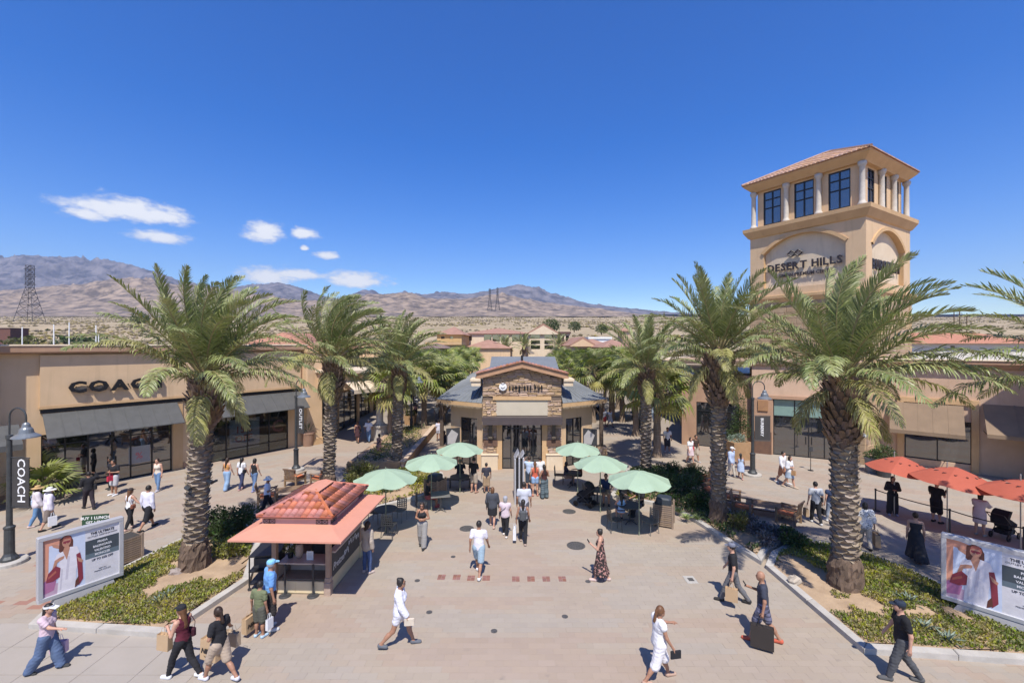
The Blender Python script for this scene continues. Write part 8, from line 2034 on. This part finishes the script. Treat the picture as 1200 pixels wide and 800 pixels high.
def stroller(px, py, label, face, col=BLK):
    c = G(px, py); t_ = thing('stroller', label, 'stroller', (c.x,c.y,0), R(face)); m = cloth(col)
    for sx in (-.25,.25):
        for sy in (-.32,.38):
            mm = MB(); mm.M = Matrix.Translation((sx,sy,.12)) @ Matrix.Rotation(R(90),4,'Y'); mm.lathe([(.12,-.022),(.125,0),(.12,.022),(.05,.022),(.05,-.022)], 16); ob('wheel', mm, black, t_)
        mm = MB(); mm.tube([(sx,-.62,1.0),(sx,-.1,.55),(sx,.38,.12)], .016, 6); mm.tube([(sx,-.32,.12),(sx,.2,.6)], .016, 6); ob('frame', mm, dkgrey, t_)
    mm = MB(); mm.tube([(-.25,-.62,1.0),(.25,-.62,1.0)], .02, 6); ob('handle', mm, black, t_)
    mm = MB(); mm.add([(-.2,-.2,.42),(.2,-.2,.42),(.2,.35,.42),(-.2,.35,.42),(-.22,-.32,.9),(.22,-.32,.9),(.22,.36,.55),(-.22,.36,.55)],[(3,2,1,0),(0,1,5,4),(1,2,6,5),(2,3,7,6),(3,0,4,7)]); ob('seat', mm, m, t_)
    mm = MB(); n = 7
    for i in range(n+1):
        a = R(-20+115*i/n); y, z_ = -.12-.36*math.cos(a)*1, .72+.36*math.sin(a)
        mm.v.append(np.array([(-.24,y*-1-.28 if False else -.05-.34*math.cos(a),z_),(.24,-.05-.34*math.cos(a),z_)])); 
    vs = np.concatenate(mm.v); mm.v = []; mm.add(vs, [(2*i,2*i+1,2*i+3,2*i+2) for i in range(n)]+[tuple(range(0,2*n+2,2))]+[tuple(range(2*n+1,0,-2))]); ob('hood', mm, m, t_)
    mm = MB(); mm.box(-.2,-.25,.2,.2,.25,.36); ob('basket', mm, m, t_)
    return t_

P_ = person
# nearest, bottom of the picture
P_(55,786,'woman in a white visor and lilac tee with flared jeans, walking right at the left', -80, 1.56,'f', stride=0.55, top=('tee',(.58,.44,.50)), bot=('wide',(.075,.11,.19)), patb='denim', hair=('long','black'), hat=('visor',(.75,.75,.75)), sk='light', arms=('down','fwd'), items=[('tote','pale pink handbag carried by the woman in flared jeans',0,(.62,.44,.56),.95)])
P_(214,794,'woman in a black cap and maroon tank reaching forward, walking left', 78, 1.66,'f', stride=0.70, top=('tank',(.11,.015,.03)), bot=('leggings',BLK), shoe=(.7,.7,.7), hair=('long','auburn'), hat=('cap',BLK), sk='light', arms=('phone','fwd'), items=[('paper','brown paper bag hanging from the arm of the woman in maroon',0,None,1.0),('shoulder','small dark handbag on the shoulder of the woman in maroon',1,(.05,.01,.02),.8)])
P_(257,797,'woman with a dark ponytail in black tee carrying big brown paper bags', 72, 1.66,'f', stride=0.74, top=('tee',BLK), bot=('shorts',(.42,.33,.25)), shoe=(.62,.62,.68), hair=('pony','brown'), sk='tan', arms=('belly','out'), items=[('nike','large brown NIKE bag before the ponytailed woman',0,None,1.15),('tote','beige round tote behind the ponytailed woman',1,(.42,.32,.22),1.1)])
P_(316,737,'man in a light blue cap and blue polo standing at the kiosk', -50, 1.80,'m','stand', top=('polo',(.15,.33,.66)), bot=('longshorts',(.035,.03,.03)), shoe=(.5,.5,.5), hair=('short','grey'), hat=('cap',(.22,.50,.76)), sk='tan', heavy=1.18, arms=('down','down'))
P_(304,746,'boy in an olive tee with his back turned beside the man in blue', -15, 1.40,'m','stand', top=('tee',(.15,.17,.09)), bot=('shorts',(.10,.10,.08)), shoe=(.4,.55,.7), hair=('short','black'), sk='tan', arms=('carry','down'), items=[('nike','brown NIKE bag held low by the boy in olive',0,None,1.0),('white_bag','blue and white bag held by the boy in olive',1,None,.7)])
P_(468,757,'woman with a hair bun in a white shirt dress striding right', -85, 1.72,'f', stride=0.78, top=('shirt',(.72,.72,.80)), bot=('hotpants',(.66,.66,.72)), shoe=(.12,.13,.15), hair=('bun','black'), sk='tan', arms=('swing','swing'), glasses=True, items=[('bottle','clear water bottle held by the woman in the white shirt dress',0,(.4,.6,.75)),('clutch','cream clutch under the arm of the woman in the shirt dress',1,(.6,.52,.42))])
P_(561,673,'man in a white tee and pale blue shorts walking away', -8, 1.76,'m', stride=0.63, top=('tee',(.72,.70,.76)), bot=('shorts',(.30,.40,.48)), shoe=(.7,.7,.7), hair=('short','black'), sk='tan', arms=('swing','swing'))
P_(495,641,'woman in a black tank and wide grey trousers facing the camera', 175, 1.66,'f', stride=0.30, top=('crop',BLK), bot=('wide',(.30,.29,.28)), shoe=(.03,.03,.03), hair=('bob','brown'), sk='tan', arms=('belly','belly'), glasses=True)
P_(430,671,'woman with long hair in a beige blouse and jeans at the kiosk side', -30, 1.66,'f','stand', top=('shirt',(.42,.36,.30)), bot=('jeans',(.05,.08,.17)), patb='denim', shoe=(.5,.4,.35), hair=('long','brown'), sk='light', arms=('phone','down'))
P_(704,680,'woman in a long dark floral dress looking at her phone', 70, 1.64,'f', stride=0.41, top=('dress',(.02,.02,.02)), bot=('longdress',(.03,.022,.022)), patb='floral', shoe=(.6,.45,.4), hair=('bun','black'), sk='light', arms=('phone','down'), items=[('phone','dark phone held by the woman in the floral dress',0)])
P_(772,797,'woman in a white sleeveless top and white shorts holding a black clutch', -80, 1.68,'f', stride=0.67, top=('vest',(.76,.75,.76)), bot=('longshorts',(.72,.70,.72)), shoe=(.45,.3,.22), hair=('pony','auburn'), sk='tan', arms=('fwd','swing'), heavy=1.12, items=[('clutch','black clutch in the hand of the woman in white',1,BLK)])
P_(859,705,'man in a grey cap, black tee and grey trousers with a paper bag', 62, 1.74,'m', stride=0.70, top=('tee',BLK), bot=('pants',(.13,.13,.14)), shoe=(.03,.03,.03), hair=('short','black'), hat=('cap',(.16,.17,.22)), sk='light', arms=('carry','swing'), items=[('paper','brown paper bag beside the man in the grey cap',0,None,1.05)])
P_(894,751,'bald man in a dark tee and striped shorts holding a large black bag', 62, 1.78,'m', stride=0.63, top=('tee',(.045,.05,.075)), bot=('shorts',(.05,.05,.08)), patb='stripe', shoe=(.55,.12,.07), hair=('bald','black'), sk='tan', arms=('carry','phone'), items=[('black_bag','large black shopping bag of the bald man',0,None,1.0),('phone','phone in the far hand of the bald man',1)])
P_(1057,797,'man in a black cap and black tee with rolled grey trousers', 68, 1.80,'m', stride=0.59, top=('tee',(.013,.013,.016)), bot=('pants',(.075,.078,.085)), shoe=(.1,.1,.1), hair=('short','black'), hat=('cap',(.02,.03,.05)), sk='light', arms=('swing','swing'), heavy=1.08)
P_(1073,657,'woman in a black strapless dress blowing out behind her', -35, 1.68,'f', stride=0.44, top=('dress',(.025,.025,.03)), bot=('flowdress',(.03,.03,.036)), shoe=(.3,.15,.1), hair=('bun','brown'), sk='light', arms=('down','down'), glasses=True)
P_(1014,641,'woman in a black patterned white shirt carrying several paper bags', -25, 1.66,'f', stride=0.52, top=('blouse',(.68,.67,.66)), patt='spots', bot=('pants',(.46,.40,.33)), shoe=(.02,.02,.02), hair=('bob','black'), sk='light', arms=('carry','carry'), heavy=1.15, items=[('paper','pale paper bag left of the woman in the patterned shirt',0,None,1.2),('paper','pair of brown paper bags right of the woman in the patterned shirt',1,None,1.3)])
P_(956,613,'man in a grey tee with a crossbody strap, walking away by the right palm', -8, 1.74,'m', stride=0.37, top=('tee',(.42,.43,.46)), bot=('pants',BLK), shoe=(.6,.6,.6), hair=('short','black'), sk='light', arms=('carry','down'), items=[('paper','small brown paper bag of the man in the grey tee',0,None,.9),('crossbody','small black crossbody bag of the man in the grey tee',1,BLK,.7)])
P_(974,612,'woman in a navy vest and pale jeans with a black handbag', -5, 1.62,'f', stride=0.37, top=('vest',(.03,.045,.10)), bot=('jeans',(.38,.43,.52)), shoe=(.65,.65,.65), hair=('short','black'), sk='light', arms=('carry','down'), items=[('tote','black handbag of the woman in the navy vest',0,BLK,.8)])
P_(917,566,'man in a white shirt carrying something beside a woman by the glass doors', -150, 1.74,'m', stride=0.52, top=('long',(.70,.69,.72)), bot=('shorts',(.42,.20,.12)), shoe=(.6,.6,.6), hair=('short','black'), sk='light')
P_(925,571,'woman in a pale top and light blue skirt holding a tan bag', -150, 1.66,'f', stride=0.52, top=('blouse',(.62,.62,.64)), bot=('skirt',(.38,.46,.56)), shoe=(.5,.4,.3), hair=('bob','brown'), sk='light', arms=('belly','belly'), items=[('tote','tan bag hugged by the woman in the light blue skirt',1,(.48,.28,.14),.8)])
P_(857,559,'person in a white cap and loose pale blue shirt beside the right lamp', -140, 1.72,'m', stride=0.37, top=('shirt',(.42,.50,.68)), bot=('pants',(.60,.55,.48)), shoe=(.3,.25,.2), hair=('short','grey'), hat=('cap',(.72,.70,.68)), sk='light', heavy=1.15)
P_(868,561,'girl with long black hair in a pale blue dress near the right lamp', -20, 1.42,'f', stride=0.37, top=('dress',(.42,.50,.66)), bot=('dress',(.42,.50,.66)), shoe=(.6,.3,.3), hair=('long','black'), sk='tan')
P_(1046,603,'woman in a black jacket standing behind the leftmost red umbrella', 160, 1.68,'f','stand', top=('long',BLK), bot=('wide',BLK), shoe=(.3,.3,.4), hair=('bob','black'), sk='tan', arms=('belly','belly'))
P_(1097,612,'man in a black tee and black shorts reading a phone in the queue', -75, 1.72,'m','stand', top=('tee',BLK), bot=('longshorts',BLK), shoe=(.03,.03,.03), hair=('short','black'), sk='light', arms=('phone','phone'), heavy=1.1, items=[('phone','phone of the man in black in the queue',1)])
P_(1148,627,'woman in a pale pink tunic and black cap pushing a stroller', -60, 1.60,'f','stand', top=('blouse',(.60,.52,.56)), bot=('skirt',(.58,.52,.55)), shoe=(.3,.3,.3), hair=('bob','black'), hat=('cap',BLK), sk='light', arms=('fwd','fwd'), lean=.3, items=[('paper','tan paper bag on the arm of the woman with the stroller',0,None,1.0)])
stroller(1177,630,'black stroller with raised hood under the rightmost red umbrella', -70)
P_(782,530,'man in a white tee and black shorts walking toward the camera right of the palm', 178, 1.76,'m', stride=0.37, top=('tee',WHT), bot=('shorts',(.05,.05,.06)), shoe=(.6,.6,.6), hair=('short','black'), sk='tan')
P_(809,543,'woman in a white dress with a red bag walking on the right walk', -160, 1.66,'f', stride=0.44, top=('tee',WHT), bot=('skirt',(.62,.50,.52)), shoe=(.05,.05,.05), hair=('bob','black'), sk='light', items=[('shoulder','red handbag of the woman in the white dress',0,(.5,.05,.07),.9)])
P_(815,541,'man in a dark brown tee half hidden behind the woman in the white dress', -160, 1.72,'m', stride=0.37, top=('tee',(.06,.04,.03)), bot=('shorts',(.45,.38,.3)), shoe=(.4,.4,.4), hair=('short','black'), sk='tan')
P_(708,500,'person in white seated far back right of the hut', 150, 1.66,'m','stand', top=('tee',WHT), bot=('shorts',(.5,.06,.06)), shoe=(.4,.1,.1), hair=('short','black'), sk='tan')
P_(715,500,'second person in white far back right of the hut', -150, 1.60,'f', stride=0.59, top=('tee',WHT), bot=('shorts',WHT), shoe=(.05,.05,.05), hair=('bob','black'), sk='light')
# middle group walking away
P_(577,617,'woman with auburn hair in a loose charcoal blouse and black skirt', -5, 1.62,'f', stride=0.37, top=('blouse',(.06,.065,.08)), bot=('skirt',BLK), shoe=(.5,.35,.28), hair=('bob','auburn'), sk='light', heavy=1.1, items=[('shoulder','dark handbag of the woman in the charcoal blouse',0,BLK,.9)])
P_(592,628,'older woman in a grey cap and pale pink sleeveless tunic', -10, 1.54,'f', stride=0.33, top=('vest',(.60,.50,.54)), bot=('leggings',BLK), shoe=(.7,.65,.6), hair=('bob','grey'), hat=('cap',(.35,.36,.40)), sk='light', heavy=1.12, items=[('crossbody','thin strapped black bag of the older woman in pink',0,BLK,.6)])
P_(613,636,'woman with long black hair, a grey backpack and black trousers', -3, 1.64,'f', stride=0.41, top=('tank',(.30,.30,.34)), bot=('pants',BLK), shoe=(.4,.3,.25), hair=('long','black'), sk='tan', arms=('carry','swing'), items=[('white_bag','white shopping bag of the woman with long black hair',0,None,1.1),('backpack','dark grey bag on the back of the long haired woman',1,(.08,.085,.09),.85)])
P_(614,616,'man in a pale grey tee walking away ahead of the long haired woman', 0, 1.80,'m', stride=0.30, top=('tee',(.50,.52,.58)), bot=('pants',(.1,.1,.12)), hair=('short','black'), sk='tan', heavy=1.12, arms=('down','down'))
P_(627,581,'woman in an orange top and denim shorts before the hut doors', 5, 1.66,'f','stand', top=('tank',(.55,.12,.07)), bot=('hotpants',(.25,.38,.58)), patb='denim', shoe=(.5,.2,.15), hair=('long','auburn'), sk='light')
P_(620,574,'person in a pale blue and white top left of the orange top', -20, 1.70,'m','stand', top=('tee',(.45,.55,.72)), bot=('longshorts',(.05,.07,.1)), shoe=(.05,.05,.05), hair=('short','brown'), sk='light', arms=('head','down'))
P_(633,573,'person in a plain white shirt right of the orange top', 20, 1.66,'m','stand', top=('tee',WHT), bot=('pants',(.12,.12,.14)), hair=('short','black'), sk='tan')
P_(638,584,'woman in a black top and dark patterned trousers by the hut doors', 20, 1.62,'f','stand', top=('tank',(.06,.02,.02)), bot=('wide',(.05,.07,.08)), patb='stripe', hair=('long','black'), sk='tan', arms=('belly','belly'))
P_(555,577,'man in a black tee and beige shorts left of the hut doors', -30, 1.74,'m','stand', top=('tee',BLK), bot=('shorts',(.40,.33,.26)), shoe=(.35,.2,.15), hair=('short','black'), sk='light', arms=('down','belly'))
P_(570,577,'boy in a dark grey tee and tan shorts beside the man in black', 10, 1.48,'m','stand', top=('tee',(.04,.04,.055)), bot=('longshorts',(.38,.27,.17)), shoe=(.03,.03,.03), hair=('short','black'), sk='tan')
# seated under the umbrellas
P_(539,566,'person in dark clothes seated under the umbrella left of the hut doors', 0, 1.70,'m','sit', top=('tee',(.02,.025,.035)), bot=('pants',BLK), hair=('short','black'), sk='dark', arms=('table','table'), heavy=1.1)
P_(501,594,'woman in black seated under the middle left umbrella', -80, 1.66,'f','sit', top=('tee',BLK), bot=('shorts',(.35,.1,.1)), shoe=(.5,.1,.1), hair=('short','black'), sk='tan', arms=('table','table'))
P_(663,568,'woman in dark navy seated by the hut on the right', -85, 1.62,'f','sit', top=('tee',(.02,.022,.05)), bot=('shorts',(.3,.2,.15)), hair=('bob','black'), sk='tan', arms=('table','table'))
P_(680,566,'person in brown and black seated facing the woman in navy', 85, 1.60,'m','sit', top=('tee',(.10,.04,.025)), bot=('pants',BLK), hair=('short','black'), sk='tan', arms=('table','table'))
P_(710,588,'man in a navy tee seated under the middle right umbrella', 170, 1.78,'m','sit', top=('tee',(.02,.035,.10)), bot=('shorts',(.33,.24,.17)), hair=('short','brown'), sk='tan', arms=('table','table'), heavy=1.15)
P_(728,612,'woman in a light blue top seated with her back to the camera', 0, 1.62,'f','sit', top=('tank',(.30,.46,.66)), bot=('skirt',(.10,.10,.14)), hair=('long','black'), sk='light', arms=('table','table'))
P_(731,594,'person in black seated across from the woman in light blue', -160, 1.66,'m','sit', top=('long',BLK), bot=('pants',BLK), hair=('short','black'), sk='dark', arms=('table','table'))
P_(751,603,'man in black seated at the right of the largest umbrella table', 110, 1.70,'m','sit', top=('tee',BLK), bot=('pants',(.03,.03,.04)), hair=('short','black'), sk='tan', arms=('table','table'))
stroller(686,592,'black stroller parked left of the middle right umbrella', 60)
# left walk
P_(43,616,'woman in a straw hat, white shirt and blue jeans seen from behind', -35, 1.66,'f', stride=0.37, top=('shirt',(.66,.60,.63)), bot=('jeans',(.10,.19,.33)), patb='denim', shoe=(.6,.45,.4), hair=('bob','brown'), hat=('straw',(.48,.32,.15)), sk='light', items=[('shoulder','pale blue bag of the woman in the straw hat',0,(.38,.48,.62),.9)])
P_(57,620,'person in a white hat and loose white shirt with a white bag', -30, 1.70,'f', stride=0.44, top=('shirt',(.70,.66,.74)), bot=('longshorts',(.20,.16,.14)), shoe=(.02,.02,.02), hair=('bob','grey'), hat=('straw',(.72,.70,.66)), sk='light', heavy=1.1, arms=('down','carry'), items=[('white_bag','white carrier bag of the person in the white hat',1,None,.95)])
P_(104,596,'person all in black raising a hand to the face, walking left', 60, 1.70,'m', stride=0.52, top=('long',BLK), bot=('pants',(.03,.022,.03)), shoe=(.03,.03,.03), hair=('short','black'), sk='tan', arms=('phone','head'), items=[('shoulder','black bag on the hip of the person in black',1,BLK,1.1)])
P_(134,580,'man in a black tee and pale shorts holding a red bag', 165, 1.76,'m','stand', top=('tee',BLK), bot=('shorts',(.52,.52,.54)), shoe=(.7,.7,.7), hair=('short','black'), sk='tan', heavy=1.15, arms=('belly','belly'), items=[('tote','red bag held before the man in the black tee',0,(.55,.03,.07),.85)])
P_(130,573,'person in dark clothes behind the man with the red bag', 150, 1.64,'f','stand', top=('tee',(.02,.02,.03)), bot=('pants',BLK), hair=('bob','black'), sk='dark')
P_(185,575,'woman in a cream tank and blue jeans facing the camera by the doors', 178, 1.66,'f', stride=0.26, top=('tank',(.62,.55,.46)), bot=('jeans',(.12,.20,.34)), patb='denim', shoe=(.45,.45,.5), hair=('bun','brown'), sk='light', arms=('down','down'))
P_(152,620,'woman in a dark cap, white tank and black leggings walking away', -12, 1.66,'f', stride=0.41, top=('tank',WHT), bot=('leggings',BLK), shoe=(.5,.35,.3), hair=('long','auburn'), hat=('cap',(.05,.035,.03)), sk='light', arms=('out','out'), items=[('shoulder','brown bag at the hip of the woman in leggings',1,(.2,.07,.04),.7)])
P_(173,620,'man in a white long sleeved tee and black shorts walking away', -12, 1.80,'m', stride=0.70, top=('long',(.68,.67,.78)), bot=('longshorts',BLK), shoe=(.03,.03,.03), hair=('short','black'), sk='tan', arms=('down','down'))
P_(266,574,'woman in an orange top and wide pale jeans walking away', -10, 1.66,'f', stride=0.37, top=('crop',(.55,.27,.09)), bot=('wide',(.20,.30,.44)), patb='denim', shoe=(.4,.4,.5), hair=('long','brown'), sk='light', arms=('out','swing'))
P_(283,573,'woman with long black hair in a white tee and navy trousers', -12, 1.64,'f', stride=0.41, top=('tee',WHT), bot=('pants',(.04,.05,.11)), shoe=(.5,.3,.3), hair=('long','black'), sk='light', items=[('shoulder','dark bag of the woman in the white tee',1,BLK,.8)])
P_(298,575,'woman in a black vest and blue jeans walking away', -10, 1.66,'f', stride=0.37, top=('tank',BLK), bot=('jeans',(.10,.16,.28)), patb='denim', shoe=(.3,.3,.5), hair=('bob','black'), sk='light')
P_(313,604,'man in a white bucket hat and white tee looking at his phone', -70, 1.74,'m', stride=0.63, top=('tee',(.70,.72,.82)), bot=('pants',BLK), shoe=(.3,.16,.08), hair=('short','black'), hat=('bucket',(.74,.72,.68)), sk='tan', arms=('phone','phone'), items=[('phone','phone of the man in the white bucket hat',1)])
P_(419,519,'woman in a dark red dress walking away by the left shops', 5, 1.64,'f', stride=0.30, top=('dress',(.06,.02,.025)), bot=('dress',(.06,.025,.03)), hair=('bob','auburn'), sk='tan', items=[('shoulder','dark bag of the woman in the dark red dress',1,BLK,1)])
P_(432,518,'man in a pale blue shirt and jeans walking away near the white column', 0, 1.76,'m', stride=0.30, top=('polo',(.58,.62,.72)), bot=('jeans',(.12,.2,.34)), hair=('short','grey'), sk='tan')
P_(444,538,'woman in a long brown patterned dress coming up to the steps', -30, 1.66,'f', stride=0.44, top=('dress',(.05,.035,.04)), bot=('longdress',(.06,.04,.045)), patb='floral', hair=('bun','black'), sk='tan', arms=('phone','down'))
P_(514,517,'woman in a white top with a black bag beside the raised bed', 15, 1.66,'f', stride=0.30, top=('tee',(.60,.58,.66)), bot=('hotpants',(.55,.53,.56)), hair=('bun','black'), sk='tan', items=[('shoulder','black bag of the woman beside the raised bed',1,BLK,1.1)])
P_(521,535,'man in black tee walking toward the left umbrellas', 170, 1.72,'m','stand', top=('tee',(.015,.018,.03)), bot=('pants',(.4,.4,.4)), hair=('short','black'), sk='dark')
for k, (px, py, lb, tp_, bt_) in enumerate([(468,498,'tiny far person in white by the left shops',WHT,BLK),(700,486,'tiny far person in blue beyond the right fan palms',(.1,.2,.5),BLK),(757,487,'tiny far person in red on the right walk',(.5,.05,.05),BLK),(463,503,'tiny far person in dark grey beside the left far lamp',(.05,.05,.06),NVY),(730,488,'tiny far person in grey between the right fan palms',(.3,.3,.32),BLK),(764,494,'tiny far person in pale blue on the right walk',(.4,.5,.65),(.1,.15,.25)),(487,489,'tiny far person in pink at the end of the raised bed',(.6,.3,.35),BLK),(512,494,'tiny far person in white beyond the raised bed',WHT,(.2,.2,.25)),(742,483,'tiny far person in white on the right walk',WHT,NVY)]):
    P_(px, py, lb, 10, 1.68,'m', stride=0.30, top=('tee',tp_), bot=('pants',bt_))
# ================================================================== thin dry-air haze
hz_m = bpy.data.materials.new('haze_air'); hz_m.use_nodes = True; ht = hz_m.node_tree; ht.nodes.clear()
ho = N(ht, 'ShaderNodeOutputMaterial'); hv_ = N(ht, 'ShaderNodeVolumePrincipled'); hv_.inputs['Color'].default_value = (.62,.74,1.0,1); hv_.inputs['Density'].default_value = 8e-5; hv_.inputs['Anisotropy'].default_value = .2
ht.links.new(hv_.outputs[0], ho.inputs['Volume'])
hb_ = MB(); hb_.box(-9400,-3000,-3,9400,6400,1150); tag(ob('haze', hb_, hz_m), 'thin bluish dry haze over the desert', None, None, 'stuff')
